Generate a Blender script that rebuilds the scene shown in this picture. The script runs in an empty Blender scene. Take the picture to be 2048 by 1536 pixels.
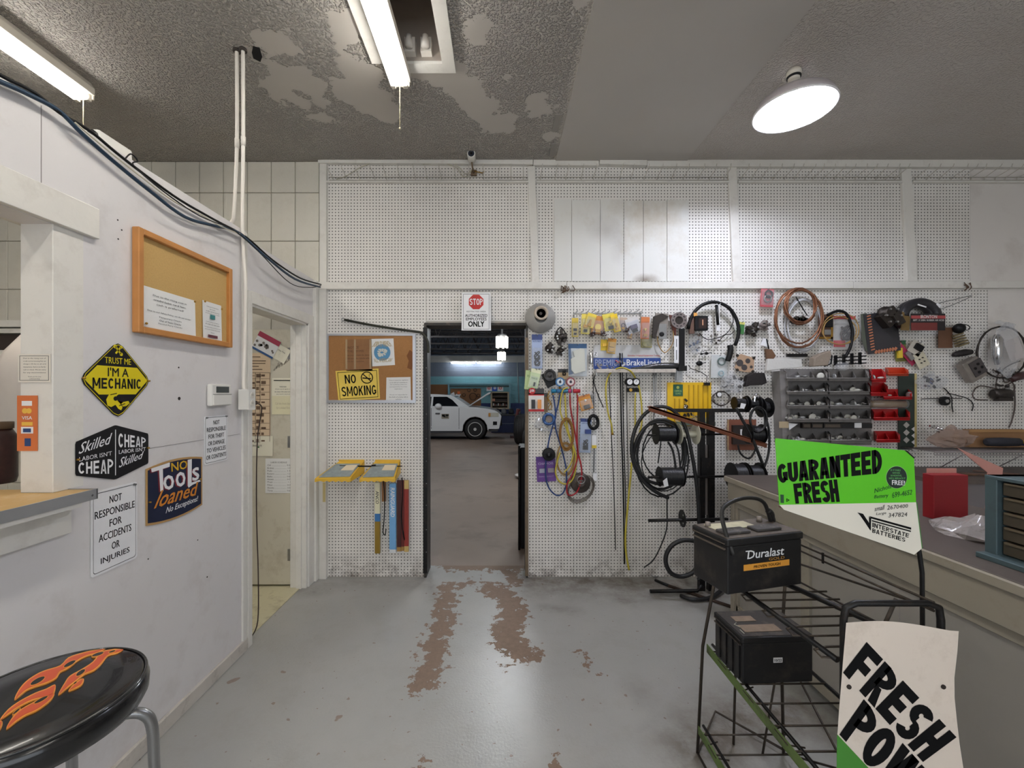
import bpy, bmesh, math, random
from mathutils import Vector, Matrix, Euler, noise
random.seed(7)
SC = bpy.context.scene
COL = SC.collection
PI = math.pi
# ---------------------------------------------------------------- camera, world, lamps, exposure
F, VX, VY, CZ = 840.0, 1000.0, 785.0, 1.5      # focal length (px) and vanishing point of the room axis, eye height
WY = 3.405                                      # front face of the pegboard wall
CEIL = 3.365
cam_d = bpy.data.cameras.new('camera'); cam = bpy.data.objects.new('camera', cam_d); COL.objects.link(cam)
cam.location = (0, 0, CZ); cam.rotation_euler = (PI/2, 0, 0)
cam_d.sensor_width = 36; cam_d.lens = F/2048*36
cam_d.shift_x = (1024-VX)/2048; cam_d.shift_y = (VY-768)/2048
cam_d.clip_start = .02; cam_d.clip_end = 100
SC.camera = cam
SC.view_settings.view_transform = 'Standard'; SC.view_settings.look = 'None'
SC.view_settings.gamma = 1; SC.view_settings.use_curve_mapping = False
SC.view_settings.exposure = 0.62
W = bpy.data.worlds.new('world'); SC.world = W; W.use_nodes = True
W.node_tree.nodes['Background'].inputs[0].default_value = (.75, .85, 1, 1)
W.node_tree.nodes['Background'].inputs[1].default_value = .35
TUBE_E, BULB_E, SHOP_E, HIBAY_E = 15.0, 240.0, 100.0, 2.4
def area(name, loc, rot, sx, sy, power, color):
    l = bpy.data.lights.new(name, 'AREA'); l.shape = 'RECTANGLE'; l.size = sx; l.size_y = sy; l.energy = power; l.color = color
    o = bpy.data.objects.new(name, l); COL.objects.link(o); o.location = loc; o.rotation_euler = rot; return o
# unseen area fill, added to stand in for shop-front daylight behind the camera
area('shopfront_fill', (.6, -2.9, 1.6), (PI/2, 0, 0), 5.5, 1.9, 42, (.90, .95, 1))
# ---------------------------------------------------------------- maths
def P(px, py, Y): return Vector(((px-VX)/F*Y, Y, CZ-(py-VY)/F*Y))
def floor_pt(px, py, z=0):
    Y = F*(CZ-z)/(py-VY); return Vector(((px-VX)/F*Y, Y, z))
def lw(px, py, X=-1.487):                     # photo point on the partition plane
    s = (VX-px)/(-X); return Vector((X, F/s, CZ-(py-VY)/s))
def lin(c): 
    c = c/255.0
    return c/12.92 if c <= .04045 else ((c+.055)/1.055)**2.4
def rgb(c): return (lin(c[0]), lin(c[1]), lin(c[2]), 1)
def spline(pts, n=6, closed=False):
    pts = [Vector(p) for p in pts]; out = []; N = len(pts)
    if N < 3: return pts
    g = (lambda i: pts[i % N]) if closed else (lambda i: pts[max(0, min(N-1, i))])
    for i in range(N if closed else N-1):
        a, b, c, d = g(i-1), g(i), g(i+1), g(i+2)
        for k in range(n):
            t = k/n
            out.append(.5*((2*b)+(c-a)*t+(2*a-5*b+4*c-d)*t*t+(3*b-a-3*c+d)*t**3))
    if not closed: out.append(pts[-1])
    return out
# ---------------------------------------------------------------- materials
MATS = {}
def nd(nt, t, **kw):
    n = nt.nodes.new(t)
    for k, v in kw.items(): setattr(n, k, v)
    return n
def mat(name, c=(200, 200, 200), rough=.5, metal=0, var=.06, scale=9, bump=0, bscale=60, alpha=1, emit=0, trans=0, coat=0, dirt=None, dirt_amt=.3, dscale=3, spec=.5):
    if name in MATS: return MATS[name]
    m = bpy.data.materials.new(name); m.use_nodes = True; nt = m.node_tree; b = nt.nodes['Principled BSDF']
    L = nt.links.new
    base = rgb(c)
    b.inputs['Base Color'].default_value = base
    b.inputs['Roughness'].default_value = rough; b.inputs['Metallic'].default_value = metal
    b.inputs['Specular IOR Level'].default_value = spec
    b.inputs['Coat Weight'].default_value = coat
    if trans: b.inputs['Transmission Weight'].default_value = trans
    if alpha < 1: b.inputs['Alpha'].default_value = alpha
    if emit:
        b.inputs['Emission Color'].default_value = base; b.inputs['Emission Strength'].default_value = emit
        MATS[name] = m; return m
    tc = nd(nt, 'ShaderNodeTexCoord')
    src = None
    if var:
        nz = nd(nt, 'ShaderNodeTexNoise'); nz.inputs['Scale'].default_value = scale; nz.inputs['Detail'].default_value = 4
        L(tc.outputs['Object'], nz.inputs['Vector'])
        mx = nd(nt, 'ShaderNodeMix', data_type='RGBA'); mx.inputs['A'].default_value = [v*(1-var*1.6) for v in base[:3]]+[1]
        mx.inputs['B'].default_value = [min(1, v*(1+var)) for v in base[:3]]+[1]
        L(nz.outputs['Fac'], mx.inputs['Factor']); src = mx.outputs['Result']
    if dirt:
        n2 = nd(nt, 'ShaderNodeTexNoise'); n2.inputs['Scale'].default_value = dscale; n2.inputs['Detail'].default_value = 8; n2.inputs['Roughness'].default_value = .7
        L(tc.outputs['Object'], n2.inputs['Vector'])
        r = nd(nt, 'ShaderNodeMapRange'); r.inputs['From Min'].default_value = .52; r.inputs['From Max'].default_value = .72; r.inputs['To Max'].default_value = dirt_amt
        L(n2.outputs['Fac'], r.inputs['Value'])
        m2 = nd(nt, 'ShaderNodeMix', data_type='RGBA'); m2.inputs['B'].default_value = rgb(dirt)
        L(r.outputs['Result'], m2.inputs['Factor'])
        if src: L(src, m2.inputs['A'])
        else: m2.inputs['A'].default_value = base
        src = m2.outputs['Result']
    if src: L(src, b.inputs['Base Color'])
    if bump:
        n3 = nd(nt, 'ShaderNodeTexNoise'); n3.inputs['Scale'].default_value = bscale; n3.inputs['Detail'].default_value = 3
        L(tc.outputs['Object'], n3.inputs['Vector'])
        bp = nd(nt, 'ShaderNodeBump'); bp.inputs['Strength'].default_value = bump; bp.inputs['Distance'].default_value = .003
        L(n3.outputs['Fac'], bp.inputs['Height']); L(bp.outputs['Normal'], b.inputs['Normal'])
    MATS[name] = m; return m
def flat(c, rough=.55):                          # print colours and plain plastics
    return mat('print_%d_%d_%d_%d' % (c[0], c[1], c[2], int(rough*100)), c, rough, var=.03)
# ---------------------------------------------------------------- text outlines
_TX = {}
def text_geo(s, bold=0, shear=0, space=1):
    k = (s, bold, shear, space)
    if k in _TX: return _TX[k]
    cu = bpy.data.curves.new('t', 'FONT'); cu.body = s; cu.offset = bold; cu.shear = shear; cu.resolution_u = 2; cu.space_character = space
    o = bpy.data.objects.new('t', cu); me = o.to_mesh()
    vs = [(v.co.x, v.co.y) for v in me.vertices]; fs = [tuple(p.vertices) for p in me.polygons]
    o.to_mesh_clear(); bpy.data.objects.remove(o); bpy.data.curves.remove(cu)
    if not vs: vs = [(0, 0)]; fs = []
    x0 = min(v[0] for v in vs); x1 = max(v[0] for v in vs); y0 = min(v[1] for v in vs); y1 = max(v[1] for v in vs)
    vs = [((x-x0)/max(1e-6, x1-x0), (y-y0)/max(1e-6, y1-y0)) for x, y in vs]
    _TX[k] = (vs, fs); return _TX[k]
def block_glyph(c, a, b):
    R = lambda x0, z0, x1, z1: [(x0, z0), (x1, z0), (x1, z1), (x0, z1)]
    def ring(cx, cz, rx, rz, ix, iz, a0, a1, n=10):
        out = []
        for k in range(n):
            p, q = (a0+(a1-a0)*k/n)*PI, (a0+(a1-a0)*(k+1)/n)*PI
            out.append([(cx+ix*math.cos(p), cz+iz*math.sin(p)), (cx+rx*math.cos(p), cz+rz*math.sin(p)), (cx+rx*math.cos(q), cz+rz*math.sin(q)), (cx+ix*math.cos(q), cz+iz*math.sin(q))])
        return out
    st = R(0, 0, a, 1); bowl = lambda z, r: ring(a*.6, z, 1-a*.6, r, 1-a*1.6, max(.02, r-b*.85), -.5, .5)
    m = (1-b)/2
    if c == 'E': return [st, R(a, 0, .95, b), R(a, m, .88, m+b), R(a, 1-b, .95, 1)]
    if c == 'F': return [st, R(a, m-.03, .86, m+b-.03), R(a, 1-b, .95, 1)]
    if c == 'H': return [st, R(1-a, 0, 1, 1), R(a, m, 1-a, m+b)]
    if c == 'T': return [R(0, 1-b, 1, 1), R(.5-a/2, 0, .5+a/2, 1-b)]
    if c == 'I': return [R(0, 0, 1, 1)]
    if c == 'L': return [st, R(a, 0, .95, b)]
    if c == 'U': return [R(0, .36, a, 1), R(1-a, .36, 1, 1)]+ring(.5, .36, .5, .36, .5-a, .36-b*.9, 1, 2)
    if c == 'O': return ring(.5, .5, .5, .5, .5-a, .5-b, 0, 2, 22)
    if c == 'C': return ring(.5, .5, .5, .5, .5-a, .5-b, .22, 1.78, 18)
    if c == 'G': return ring(.5, .5, .5, .5, .5-a, .5-b, .22, 1.80, 18)+[R(.52, .36, 1, .36+b*.85), R(1-a, .12, 1, .36)]
    if c == 'D': return [st]+ring(a*.6, .5, 1-a*.6, .5, 1-a*1.6, .5-b, -.5, .5, 12)
    if c == 'P': return [st]+bowl(.70, .30)
    if c == 'B': return [st]+bowl(.73, .27)+bowl(.28, .28)
    if c == 'R': return [st]+bowl(.71, .29)+[[(.36, .44), (.36+a*.8, .44), (1, 0), (1-a*1.1, 0)]]
    if c == 'S': q = b*.92; return ring(.5, .725, .5, .275, .5-a, max(.03, .275-q), .12, 1.5, 12)+ring(.5, .275, .5, .275, .5-a, max(.03, .275-q), -.88, .5, 12)
    if c == 'A': return [[(0, 0), (a*.95, 0), (.5+a*.25, 1), (.5-a*.6, 1)], [(1-a*.95, 0), (1, 0), (.5+a*.6, 1), (.5-a*.25, 1)], R(.22, .17, .78, .17+b*.8)]
    if c == 'V': return [[(0, 1), (a, 1), (.5+a*.3, 0), (.5-a*.4, 0)], [(1-a, 1), (1, 1), (.5+a*.4, 0), (.5-a*.3, 0)]]
    if c == 'W': return [[(0, 1), (a, 1), (.25+a*.5, 0), (.25-a*.4, 0)], [(.5-a*.5, 1), (.5+a*.4, 1), (.25+a*.5, 0), (.25-a*.4, 0)], [(.5-a*.4, 1), (.5+a*.5, 1), (.75+a*.4, 0), (.75-a*.5, 0)], [(1-a, 1), (1, 1), (.75+a*.4, 0), (.75-a*.5, 0)]]
    if c == 'N': return [st, R(1-a, 0, 1, 1), [(0, 1), (a, 1), (1, 0), (1-a, 0)]]
    if c == 'M': return [st, R(1-a, 0, 1, 1), [(0, 1), (a, 1), (.5+a*.3, .25), (.5-a*.45, .25)], [(1-a, 1), (1, 1), (.5+a*.45, .25), (.5-a*.3, .25)]]
    if c == 'K': return [st, [(a, .36), (a, .62), (1-a*1.1, 1), (1, 1)], [(a*1.1, .55), (a*1.8, .7), (1, 0), (1-a*1.1, 0)]]
    return []
# ---------------------------------------------------------------- mesh builder
class MB:
    """collects shapes for one mesh. px=(cx, cy, metres per photo pixel) lets x/z be given in photo pixels about (cx, cy)."""
    def __init__(s, px=None):
        s.bm = bmesh.new(); s.px = px; s.mi = 0; s.sm = False; s.fix = True
        s.u = px[2] if px else 1.0
    def t(s, p):
        if s.px: return Vector(((p[0]-s.px[0])*s.u, p[1], (s.px[1]-p[2])*s.u))
        return Vector(p)
    def v(s, p): return s.bm.verts.new(s.t(p))
    def f(s, vs, sm=None):
        try: fc = s.bm.faces.new(vs)
        except ValueError: return None
        fc.material_index = s.mi; fc.smooth = s.sm if sm is None else sm; return fc
    def mat(s, i): s.mi = i; return s
    def box(s, x0, x1, y0, y1, z0, z1, ang=0, M=None):
        cx, cz = (x0+x1)/2, (z0+z1)/2; ca, sa = math.cos(ang), math.sin(ang); vs = []
        for x, y, z in ((x0,y0,z0),(x1,y0,z0),(x1,y1,z0),(x0,y1,z0),(x0,y0,z1),(x1,y0,z1),(x1,y1,z1),(x0,y1,z1)):
            if ang: x, z = cx+(x-cx)*ca-(z-cz)*sa, cz+(x-cx)*sa+(z-cz)*ca
            q = Vector((x, y, z))
            if M: q = M @ q
            vs.append(s.v(q))
        for q in ((0,3,2,1),(4,5,6,7),(0,1,5,4),(1,2,6,5),(2,3,7,6),(3,0,4,7)): s.f([vs[i] for i in q])
        return s
    def prism(s, pts, y0, y1, ang=0, c=None):                 # outline in x/z, thickness along y
        if ang:
            if c is None: c = (sum(p[0] for p in pts)/len(pts), sum(p[1] for p in pts)/len(pts))
            ca, sa = math.cos(ang), math.sin(ang)
            pts = [(c[0]+(x-c[0])*ca-(z-c[1])*sa, c[1]+(x-c[0])*sa+(z-c[1])*ca) for x, z in pts]
        a = [s.v((x, y0, z)) for x, z in pts]; b = [s.v((x, y1, z)) for x, z in pts]; n = len(pts)
        s.f(a); s.f(b[::-1])
        for i in range(n): s.f([a[i], b[i], b[(i+1) % n], a[(i+1) % n]])
        return s
    def prismz(s, pts, z0, z1):                               # outline in x/y
        a = [s.v((x, y, z0)) for x, y in pts]; b = [s.v((x, y, z1)) for x, y in pts]; n = len(pts)
        s.f(a[::-1]); s.f(b)
        for i in range(n): s.f([a[i], a[(i+1) % n], b[(i+1) % n], b[i]])
        return s
    def prismx(s, pts, x0, x1):                               # outline in y/z
        a = [s.v((x0, y, z)) for y, z in pts]; b = [s.v((x1, y, z)) for y, z in pts]; n = len(pts)
        s.f(a); s.f(b[::-1])
        for i in range(n): s.f([a[i], b[i], b[(i+1) % n], a[(i+1) % n]])
        return s
    def tube(s, pts, r, n=6, closed=False, cap=True):
        pts = [s.t(p) for p in pts]; r = (lambda q: [x*s.u for x in q])(r if isinstance(r, (list, tuple)) else [r]*len(pts))
        N = len(pts); rings = []; up = None
        for i in range(N):
            if closed: d = pts[(i+1) % N]-pts[i-1]
            else: d = pts[min(N-1, i+1)]-pts[max(0, i-1)]
            if d.length < 1e-9: d = Vector((0, 0, 1))
            d.normalize()
            if up is None:
                up = Vector((0, 1, 0)) if abs(d.y) < .9 else Vector((1, 0, 0))
            a = (up-d*up.dot(d))
            if a.length < 1e-6: a = d.orthogonal()
            a.normalize(); b = d.cross(a); up = a
            rings.append([s.bm.verts.new(pts[i]+(a*math.cos(2*PI*k/n)+b*math.sin(2*PI*k/n))*r[i]) for k in range(n)])
        for i in range(N if closed else N-1):
            A, B = rings[i], rings[(i+1) % N]
            for k in range(n): s.f([A[k], A[(k+1) % n], B[(k+1) % n], B[k]], True)
        if cap and not closed: s.f(rings[0][::-1], False); s.f(rings[-1], False)
        return s
    def lathe(s, prof, c=(0,0,0), axis='z', n=20, R=None, sm=True, cap=True):     # prof = [(radius, height along axis)]
        rings = []; c = s.t(c)
        for r, h in prof:
            ring = []
            for k in range(n):
                a = 2*PI*k/n; x, y = r*s.u*math.cos(a), r*s.u*math.sin(a)
                q = {'z': Vector((x, y, h)), 'y': Vector((x, h, y)), 'x': Vector((h, x, y))}[axis]
                if R: q = R @ q
                ring.append(s.bm.verts.new(c+q))
            rings.append(ring)
        for i in range(len(rings)-1):
            for k in range(n): s.f([rings[i][k], rings[i][(k+1) % n], rings[i+1][(k+1) % n], rings[i+1][k]], sm)
        if cap and prof[0][0] > 1e-6: s.f(rings[0][::-1], False)
        if cap and prof[-1][0] > 1e-6: s.f(rings[-1], False)
        return s
    def disc(s, x, z, r, y0, y1, n=20, hole=0):               # a round plate facing -y
        if hole:
            prof = [(hole, y0), (r, y0), (r, y1), (hole, y1), (hole, y0)]
            c = s.t((x, 0, z)); rings = []
            for rr, h in prof[:4]: rings.append([s.bm.verts.new(c+Vector((rr*s.u*math.cos(2*PI*k/n), h, rr*s.u*math.sin(2*PI*k/n)))) for k in range(n)])
            for i in range(4):
                for k in range(n): s.f([rings[i][k], rings[i][(k+1) % n], rings[(i+1) % 4][(k+1) % n], rings[(i+1) % 4][k]])
            return s
        return s.lathe([(r, y0), (r, y1)], (x, 0, z), 'y', n, sm=False)
    def ball(s, c, r, n=12, m=8, sc=(1, 1, 1)):
        prof = []; rings = []; c = s.t(c)
        for j in range(m+1):
            a = PI*j/m; rings.append([s.bm.verts.new(c+Vector((r*s.u*math.sin(a)*math.cos(2*PI*k/n)*sc[0], r*s.u*math.sin(a)*math.sin(2*PI*k/n)*sc[1], r*s.u*math.cos(a)*sc[2]))) for k in range(n)] if 0 < j < m else [s.bm.verts.new(c+Vector((0, 0, r*s.u*math.cos(a)*sc[2])))])
        for j in range(m):
            A, B = rings[j], rings[j+1]
            for k in range(n):
                q = [A[k % len(A)], B[k % len(B)], B[(k+1) % len(B)], A[(k+1) % len(A)]]
                u = []; [u.append(x) for x in q if x not in u]
                s.f(u, True)
        return s
    def textq(s, txt, bl, br, tr, tl, y, bold=0, shear=0, space=1):     # text stretched over a four-cornered area in x/z
        vs, fs = text_geo(txt, 0, shear, space); s.fix = False
        e = Vector((br[0]-bl[0], br[1]-bl[1])); g = Vector((tl[0]-bl[0], tl[1]-bl[1])); k = bold*g.length*.42; e.normalize(); g.normalize()
        offs = [(0, 0)] if not bold else ([(-1, 0), (1, 0), (0, 0)] if bold < .025 else [(0, 0), (-1, -.7), (1, -.7), (1, .7), (-1, .7), (-1, 0), (1, 0)])
        for j, (ox, oz) in enumerate(offs):
            dx, dz = (e.x*ox+g.x*oz)*k, (e.y*ox+g.y*oz)*k; out = []
            for u, w in vs:
                x = (bl[0]*(1-u)+br[0]*u)*(1-w)+(tl[0]*(1-u)+tr[0]*u)*w
                z = (bl[1]*(1-u)+br[1]*u)*(1-w)+(tl[1]*(1-u)+tr[1]*u)*w
                out.append(s.v((x+dx, y-j*.00006, z+dz)))
            for q in fs: s.f([out[i] for i in q])
        return s
    def blockq(s, txt, bl, br, tr, tl, y, sx=.32, sy=.19, gap=.10):      # heavy block capitals stretched over a four-cornered area
        s.fix = False; W_ = {'I': .36, 'W': 1.45, 'M': 1.3, ' ': .45, 'N': 1.05, 'O': 1.05}; tot = sum(W_.get(c, 1) for c in txt)+gap*(len(txt)-1); x0 = 0
        for i, c in enumerate(txt):
            w = W_.get(c, 1)
            for pl in block_glyph(c, sx/w if c in 'WM' else sx, sy):
                out = []
                for u, v in pl:
                    U = (x0+u*w)/tot; out.append(s.v(((bl[0]*(1-U)+br[0]*U)*(1-v)+(tl[0]*(1-U)+tr[0]*U)*v, y, (bl[1]*(1-U)+br[1]*U)*(1-v)+(tl[1]*(1-U)+tr[1]*U)*v)))
                s.f(out)
            x0 += w+gap
        return s
    def text(s, txt, cx, cz, w, h, y, ang=0, bold=0, shear=0, space=1):
        sg = -1 if s.px else 1
        ca, sa = math.cos(ang), math.sin(ang)
        q = [(cx+a*w/2*ca-b*h/2*sa, cz+sg*(a*w/2*sa+b*h/2*ca)) for a, b in ((-1,-1),(1,-1),(1,1),(-1,1))]
        return s.textq(txt, *q, y, bold, shear, space)
    def bevel(s, w, seg=1):
        s.bm.normal_update()
        es = [e for e in s.bm.edges if len(e.link_faces) == 2 and e.calc_face_angle(0) > .6]
        bmesh.ops.bevel(s.bm, geom=es, offset=w, segments=seg, affect='EDGES', profile=.5); return s
    def mesh(s, name):
        me = bpy.data.meshes.new(name)
        if s.fix: bmesh.ops.recalc_face_normals(s.bm, faces=s.bm.faces)
        s.bm.to_mesh(me); s.bm.free(); return me
def setp(o, label=None, cat=None, group=None, kind=None):
    if label: o['label'] = label
    if cat: o['category'] = cat
    if group: o['group'] = group
    if kind: o['kind'] = kind
    return o
def put(name, mb, mats, parent=None, loc=None, rot=None, label=None, cat=None, group=None, kind=None):
    me = mb.mesh(name) if isinstance(mb, MB) else mb
    if not isinstance(mats, (list, tuple)): mats = [mats]
    if len(me.materials) == 0:
        for m in mats: me.materials.append(m)
    o = bpy.data.objects.new(name, me); COL.objects.link(o)
    if parent: o.parent = parent
    if loc is not None: o.location = loc
    if rot is not None: o.rotation_euler = rot
    return setp(o, label, cat, group, kind)
def thing(name, label, cat, loc=(0,0,0), rot=(0,0,0), group=None, kind=None):
    o = bpy.data.objects.new(name, None); COL.objects.link(o); o.empty_display_size = .05
    o.location = loc; o.rotation_euler = rot; return setp(o, label, cat, group, kind)
def dup(root, loc=None, rot=None, label=None, group=None):
    r = root.copy(); COL.objects.link(r)
    if loc is not None: r.location = loc
    if rot is not None: r.rotation_euler = rot
    if label: r['label'] = label
    if group: r['group'] = group
    for ch in list(root.children):
        c = ch.copy(); COL.objects.link(c); c.parent = r
        for g in list(ch.children):
            d = g.copy(); COL.objects.link(d); d.parent = c
    return r
def crumple(q, c, rx, ry, rz, seed=1, n=14, m=9, amt=.22):
    """a crumpled, faceted bag shape; rx, rz in the builder's own units, ry in metres"""
    R_ = random.Random(seed); c = q.t(c); rows = []
    for j in range(m+1):
        a = PI*j/m; row = []
        for k in range(n if 0 < j < m else 1):
            f = 1+R_.uniform(-amt, amt); row.append(q.bm.verts.new(c+Vector((rx*q.u*math.sin(a)*math.cos(2*PI*k/n)*f, ry*math.sin(a)*math.sin(2*PI*k/n)*f, rz*q.u*math.cos(a)*f))))
        rows.append(row)
    for j in range(m):
        A, B = rows[j], rows[j+1]
        for k in range(n):
            u = []; [u.append(x) for x in (A[k % len(A)], B[k % len(B)], B[(k+1) % len(B)], A[(k+1) % len(A)]) if x not in u]
            for z in range(1, len(u)-1): q.f([u[0], u[z], u[z+1]])
    return q
class PT:
    """a thing at depth Y whose shapes are given in photo pixels; y offsets in metres (negative = towards the room)."""
    def __init__(s, name, label, cat, cx, cy, Y=WY, group=None):
        s.c = (cx, cy); s.Y = Y; s.u = Y/F; s.a = (name, label, cat, group); s.root = None
    def m(s): return MB((s.c[0], s.c[1], s.u))
    def add(s, name, mb, mats, parent=None, label=None, kind=None):
        if s.root is None: s.root = thing(s.a[0], s.a[1], s.a[2], P(s.c[0], s.c[1], s.Y), group=s.a[3])
        return put(name, mb, mats, parent or s.root, label=label, kind=kind)
    def solo(s, mb, mats, kind=None):
        return put(s.a[0], mb, mats, loc=P(s.c[0], s.c[1], s.Y), label=s.a[1], cat=s.a[2], group=s.a[3], kind=kind)
# common materials
white = mat('painted_white', (226, 222, 217), .6, var=.035, scale=3, dirt=(150, 138, 125), dirt_amt=.35, dscale=5, bump=.15, bscale=25)
white2 = mat('painted_white_board', (226, 223, 216), .6, var=.03, scale=6, dirt=(150, 136, 120), dirt_amt=.22, dscale=9, bump=.2, bscale=40)
black = mat('black_rubber', (15, 15, 17), .5, var=.1, spec=.3)
blackm = mat('black_steel', (18, 17, 18), .42, .3, var=.12, dirt=(70, 55, 45), dirt_amt=.4, dscale=30)
steel = mat('bare_steel', (170, 170, 170), .32, .9, var=.08, scale=30)
chrome = mat('chrome', (205, 205, 208), .16, 1, var=.02)
dsteel = mat('dark_oily_steel', (66, 60, 56), .45, .6, var=.25, scale=40, bump=.4, bscale=120)
rust = mat('rusty_steel', (116, 66, 42), .8, .2, var=.2, scale=40, dirt=(60, 40, 32), dirt_amt=.6, dscale=40, bump=.4, bscale=90)
paper = mat('white_paper', (232, 232, 230), .7, var=.02)
ink = mat('black_ink', (12, 12, 14), .6, var=0, spec=.15)
clear = mat('clear_plastic', (225, 228, 232), .08, alpha=.15, var=0, spec=.8)
bag = mat('plastic_bag', (215, 216, 220), .12, alpha=.22, var=.1, spec=.9, bump=.9, bscale=70)
card = mat('brown_cardboard', (150, 112, 76), .8, var=.1, scale=20)
gold = mat('brass', (178, 138, 62), .35, .8, var=.1)
copper = mat('copper_tube', (142, 98, 74), .4, .7, var=.1)
yhose = mat('yellow_hose', (196, 178, 66), .45, var=.08)
rhose = mat('red_hose', (160, 26, 36), .4, var=.08)
bhose = mat('blue_hose', (34, 64, 120), .4, var=.08)
# ================================================================ room shell
# ---- floor: grey paint worn through to brown concrete
def seg_d(p, a, b):
    ab = b-a; t = max(0, min(1, (p-a).dot(ab)/max(1e-9, ab.dot(ab)))); return (p-(a+ab*t)).length
def fp(x, y): q = floor_pt(x, y); return Vector((q.x, q.y))
WEAR = [([(897,1172),(890,1215),(876,1275),(862,1330),(846,1372)], .070),
        ([(1020,1143),(1030,1166)], .06), ([(985,1178),(1020,1200),(1030,1232),(1012,1262),(1022,1290),(1045,1306)], .092),
        ([(905,1128),(1035,1128)], .13), ([(925,1172),(960,1160),(985,1172)], .02), ([(1160,1305),(1190,1352)], .008),
        ([(842,1525),(838,1600)], .02), ([(1108,1528),(1112,1600)], .02), ([(1000,1300),(1010,1340)], -.01)]
WEAR = [([fp(*p) for p in pl], r) for pl, r in WEAR]
DIRT = [([(1400,1500),(1480,1440),(1600,1420)], .15, 1.0), ([(1080,1160),(1240,1165),(1420,1180)], .22, 1.0), ([(1090,1215),(1150,1222)], .05, .5),
        ([(660,1165),(840,1165)], .10, .45), ([(560,1180),(640,1185)], .06, .6), ([(1240,1200),(1265,1205)], .05, .8),
        ([(1270,1375),(1290,1400)], .06, .3), ([(860,1145),(870,1200)], .05, .5)]
DIRT = [([fp(*p) for p in pl], r, a) for pl, r, a in DIRT]
me = bpy.data.meshes.new('floor'); st = .04; nx = int(9.2/st); ny = int(6.64/st)
vs = []; wear = []; dirtv = []
for j in range(ny+1):
    for i in range(nx+1):
        x, y = -4.6+i*st, -3+j*st; vs.append((x, y, 0)); p = Vector((x, y)); w = -.3; d = 0
        if y > .9 and abs(x) < 2.2:
            for pl, r in WEAR:
                for k in range(len(pl)-1): w = max(w, r-seg_d(p, pl[k], pl[k+1]))
            for pl, r, a in DIRT:
                for k in range(len(pl)-1):
                    q = seg_d(p, pl[k], pl[k+1])
                    if q < r*1.8: d = max(d, a*(1-q/(r*1.8)))
        wear.append(w); dirtv.append(d)
fs = [(j*(nx+1)+i, j*(nx+1)+i+1, (j+1)*(nx+1)+i+1, (j+1)*(nx+1)+i) for j in range(ny) for i in range(nx)]
me.from_pydata(vs, [], fs)
for nme, arr in (('wear', wear), ('dirt', dirtv)):
    at = me.attributes.new(nme, 'FLOAT', 'POINT'); at.data.foreach_set('value', arr)
m = bpy.data.materials.new('worn_painted_concrete'); m.use_nodes = True; nt = m.node_tree; L = nt.links.new; b = nt.nodes['Principled BSDF']
def attr(nt, n): a = nd(nt, 'ShaderNodeAttribute'); a.attribute_name = n; return a.outputs['Fac']
def math_(nt, op, a, b_=None, c=None):
    n = nd(nt, 'ShaderNodeMath', operation=op)
    for i, x in enumerate((a, b_, c)):
        if x is None: continue
        if isinstance(x, (int, float)): n.inputs[i].default_value = x
        else: nt.links.new(x, n.inputs[i])
    return n.outputs[0]
def noise_(nt, vec, sc, det=4, ro=.5):
    n = nd(nt, 'ShaderNodeTexNoise'); n.inputs['Scale'].default_value = sc; n.inputs['Detail'].default_value = det; n.inputs['Roughness'].default_value = ro
    nt.links.new(vec, n.inputs['Vector']); return n.outputs['Fac']
def mr(nt, v, a, b_, c=0, d=1):
    n = nd(nt, 'ShaderNodeMapRange'); nt.links.new(v, n.inputs['Value'])
    for k, x in (('From Min', a), ('From Max', b_), ('To Min', c), ('To Max', d)): n.inputs[k].default_value = x
    return n.outputs['Result']
def mixc(nt, f, a, b_):
    n = nd(nt, 'ShaderNodeMix', data_type='RGBA')
    for k, x in (('Factor', f), ('A', a), ('B', b_)):
        if isinstance(x, (tuple, list, float, int)): n.inputs[k].default_value = x
        else: nt.links.new(x, n.inputs[k])
    return n.outputs['Result']
tc = nd(nt, 'ShaderNodeTexCoord').outputs['Object']
n1 = noise_(nt, tc, 15, 10, .66)
wm = math_(nt, 'ADD', attr(nt, 'wear'), math_(nt, 'MULTIPLY', math_(nt, 'SUBTRACT', n1, .5), .42))
wm = mr(nt, wm, -.004, .002)
spk = math_(nt, 'MAXIMUM', mr(nt, noise_(nt, tc, 26, 2, .5), .715, .73), mr(nt, noise_(nt, tc, 9, 2, .4), .735, .745))
paint = mixc(nt, noise_(nt, tc, 1.6, 5, .6), rgb((157, 158, 156)), rgb((177, 176, 171)))
fine = mr(nt, noise_(nt, tc, 5, 10, .75), .5, .78, 0, .35)
paint = mixc(nt, fine, paint, rgb((142, 134, 122)))
conc = mixc(nt, noise_(nt, tc, 30, 6, .7), rgb((110, 91, 77)), rgb((150, 128, 110)))
allw = math_(nt, 'MAXIMUM', wm, math_(nt, 'MULTIPLY', spk, .8))
c1 = mixc(nt, allw, paint, conc)
dm = math_(nt, 'MULTIPLY', attr(nt, 'dirt'), mr(nt, noise_(nt, tc, 7, 8, .7), .3, .6))
c1 = mixc(nt, math_(nt, 'MULTIPLY', dm, .85), c1, rgb((82, 66, 50)))
L(c1, b.inputs['Base Color'])
L(mr(nt, math_(nt, 'ADD', wm, math_(nt, 'MULTIPLY', dm, .2)), 0, 1, .29, .75), b.inputs['Roughness'])
bp = nd(nt, 'ShaderNodeBump'); bp.inputs['Strength'].default_value = .5; bp.inputs['Distance'].default_value = .002
hh = math_(nt, 'SUBTRACT', noise_(nt, tc, 75, 3, .6), math_(nt, 'MULTIPLY', wm, .8)); L(hh, bp.inputs['Height']); L(bp.outputs['Normal'], b.inputs['Normal'])
MATS['floor'] = m
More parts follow.
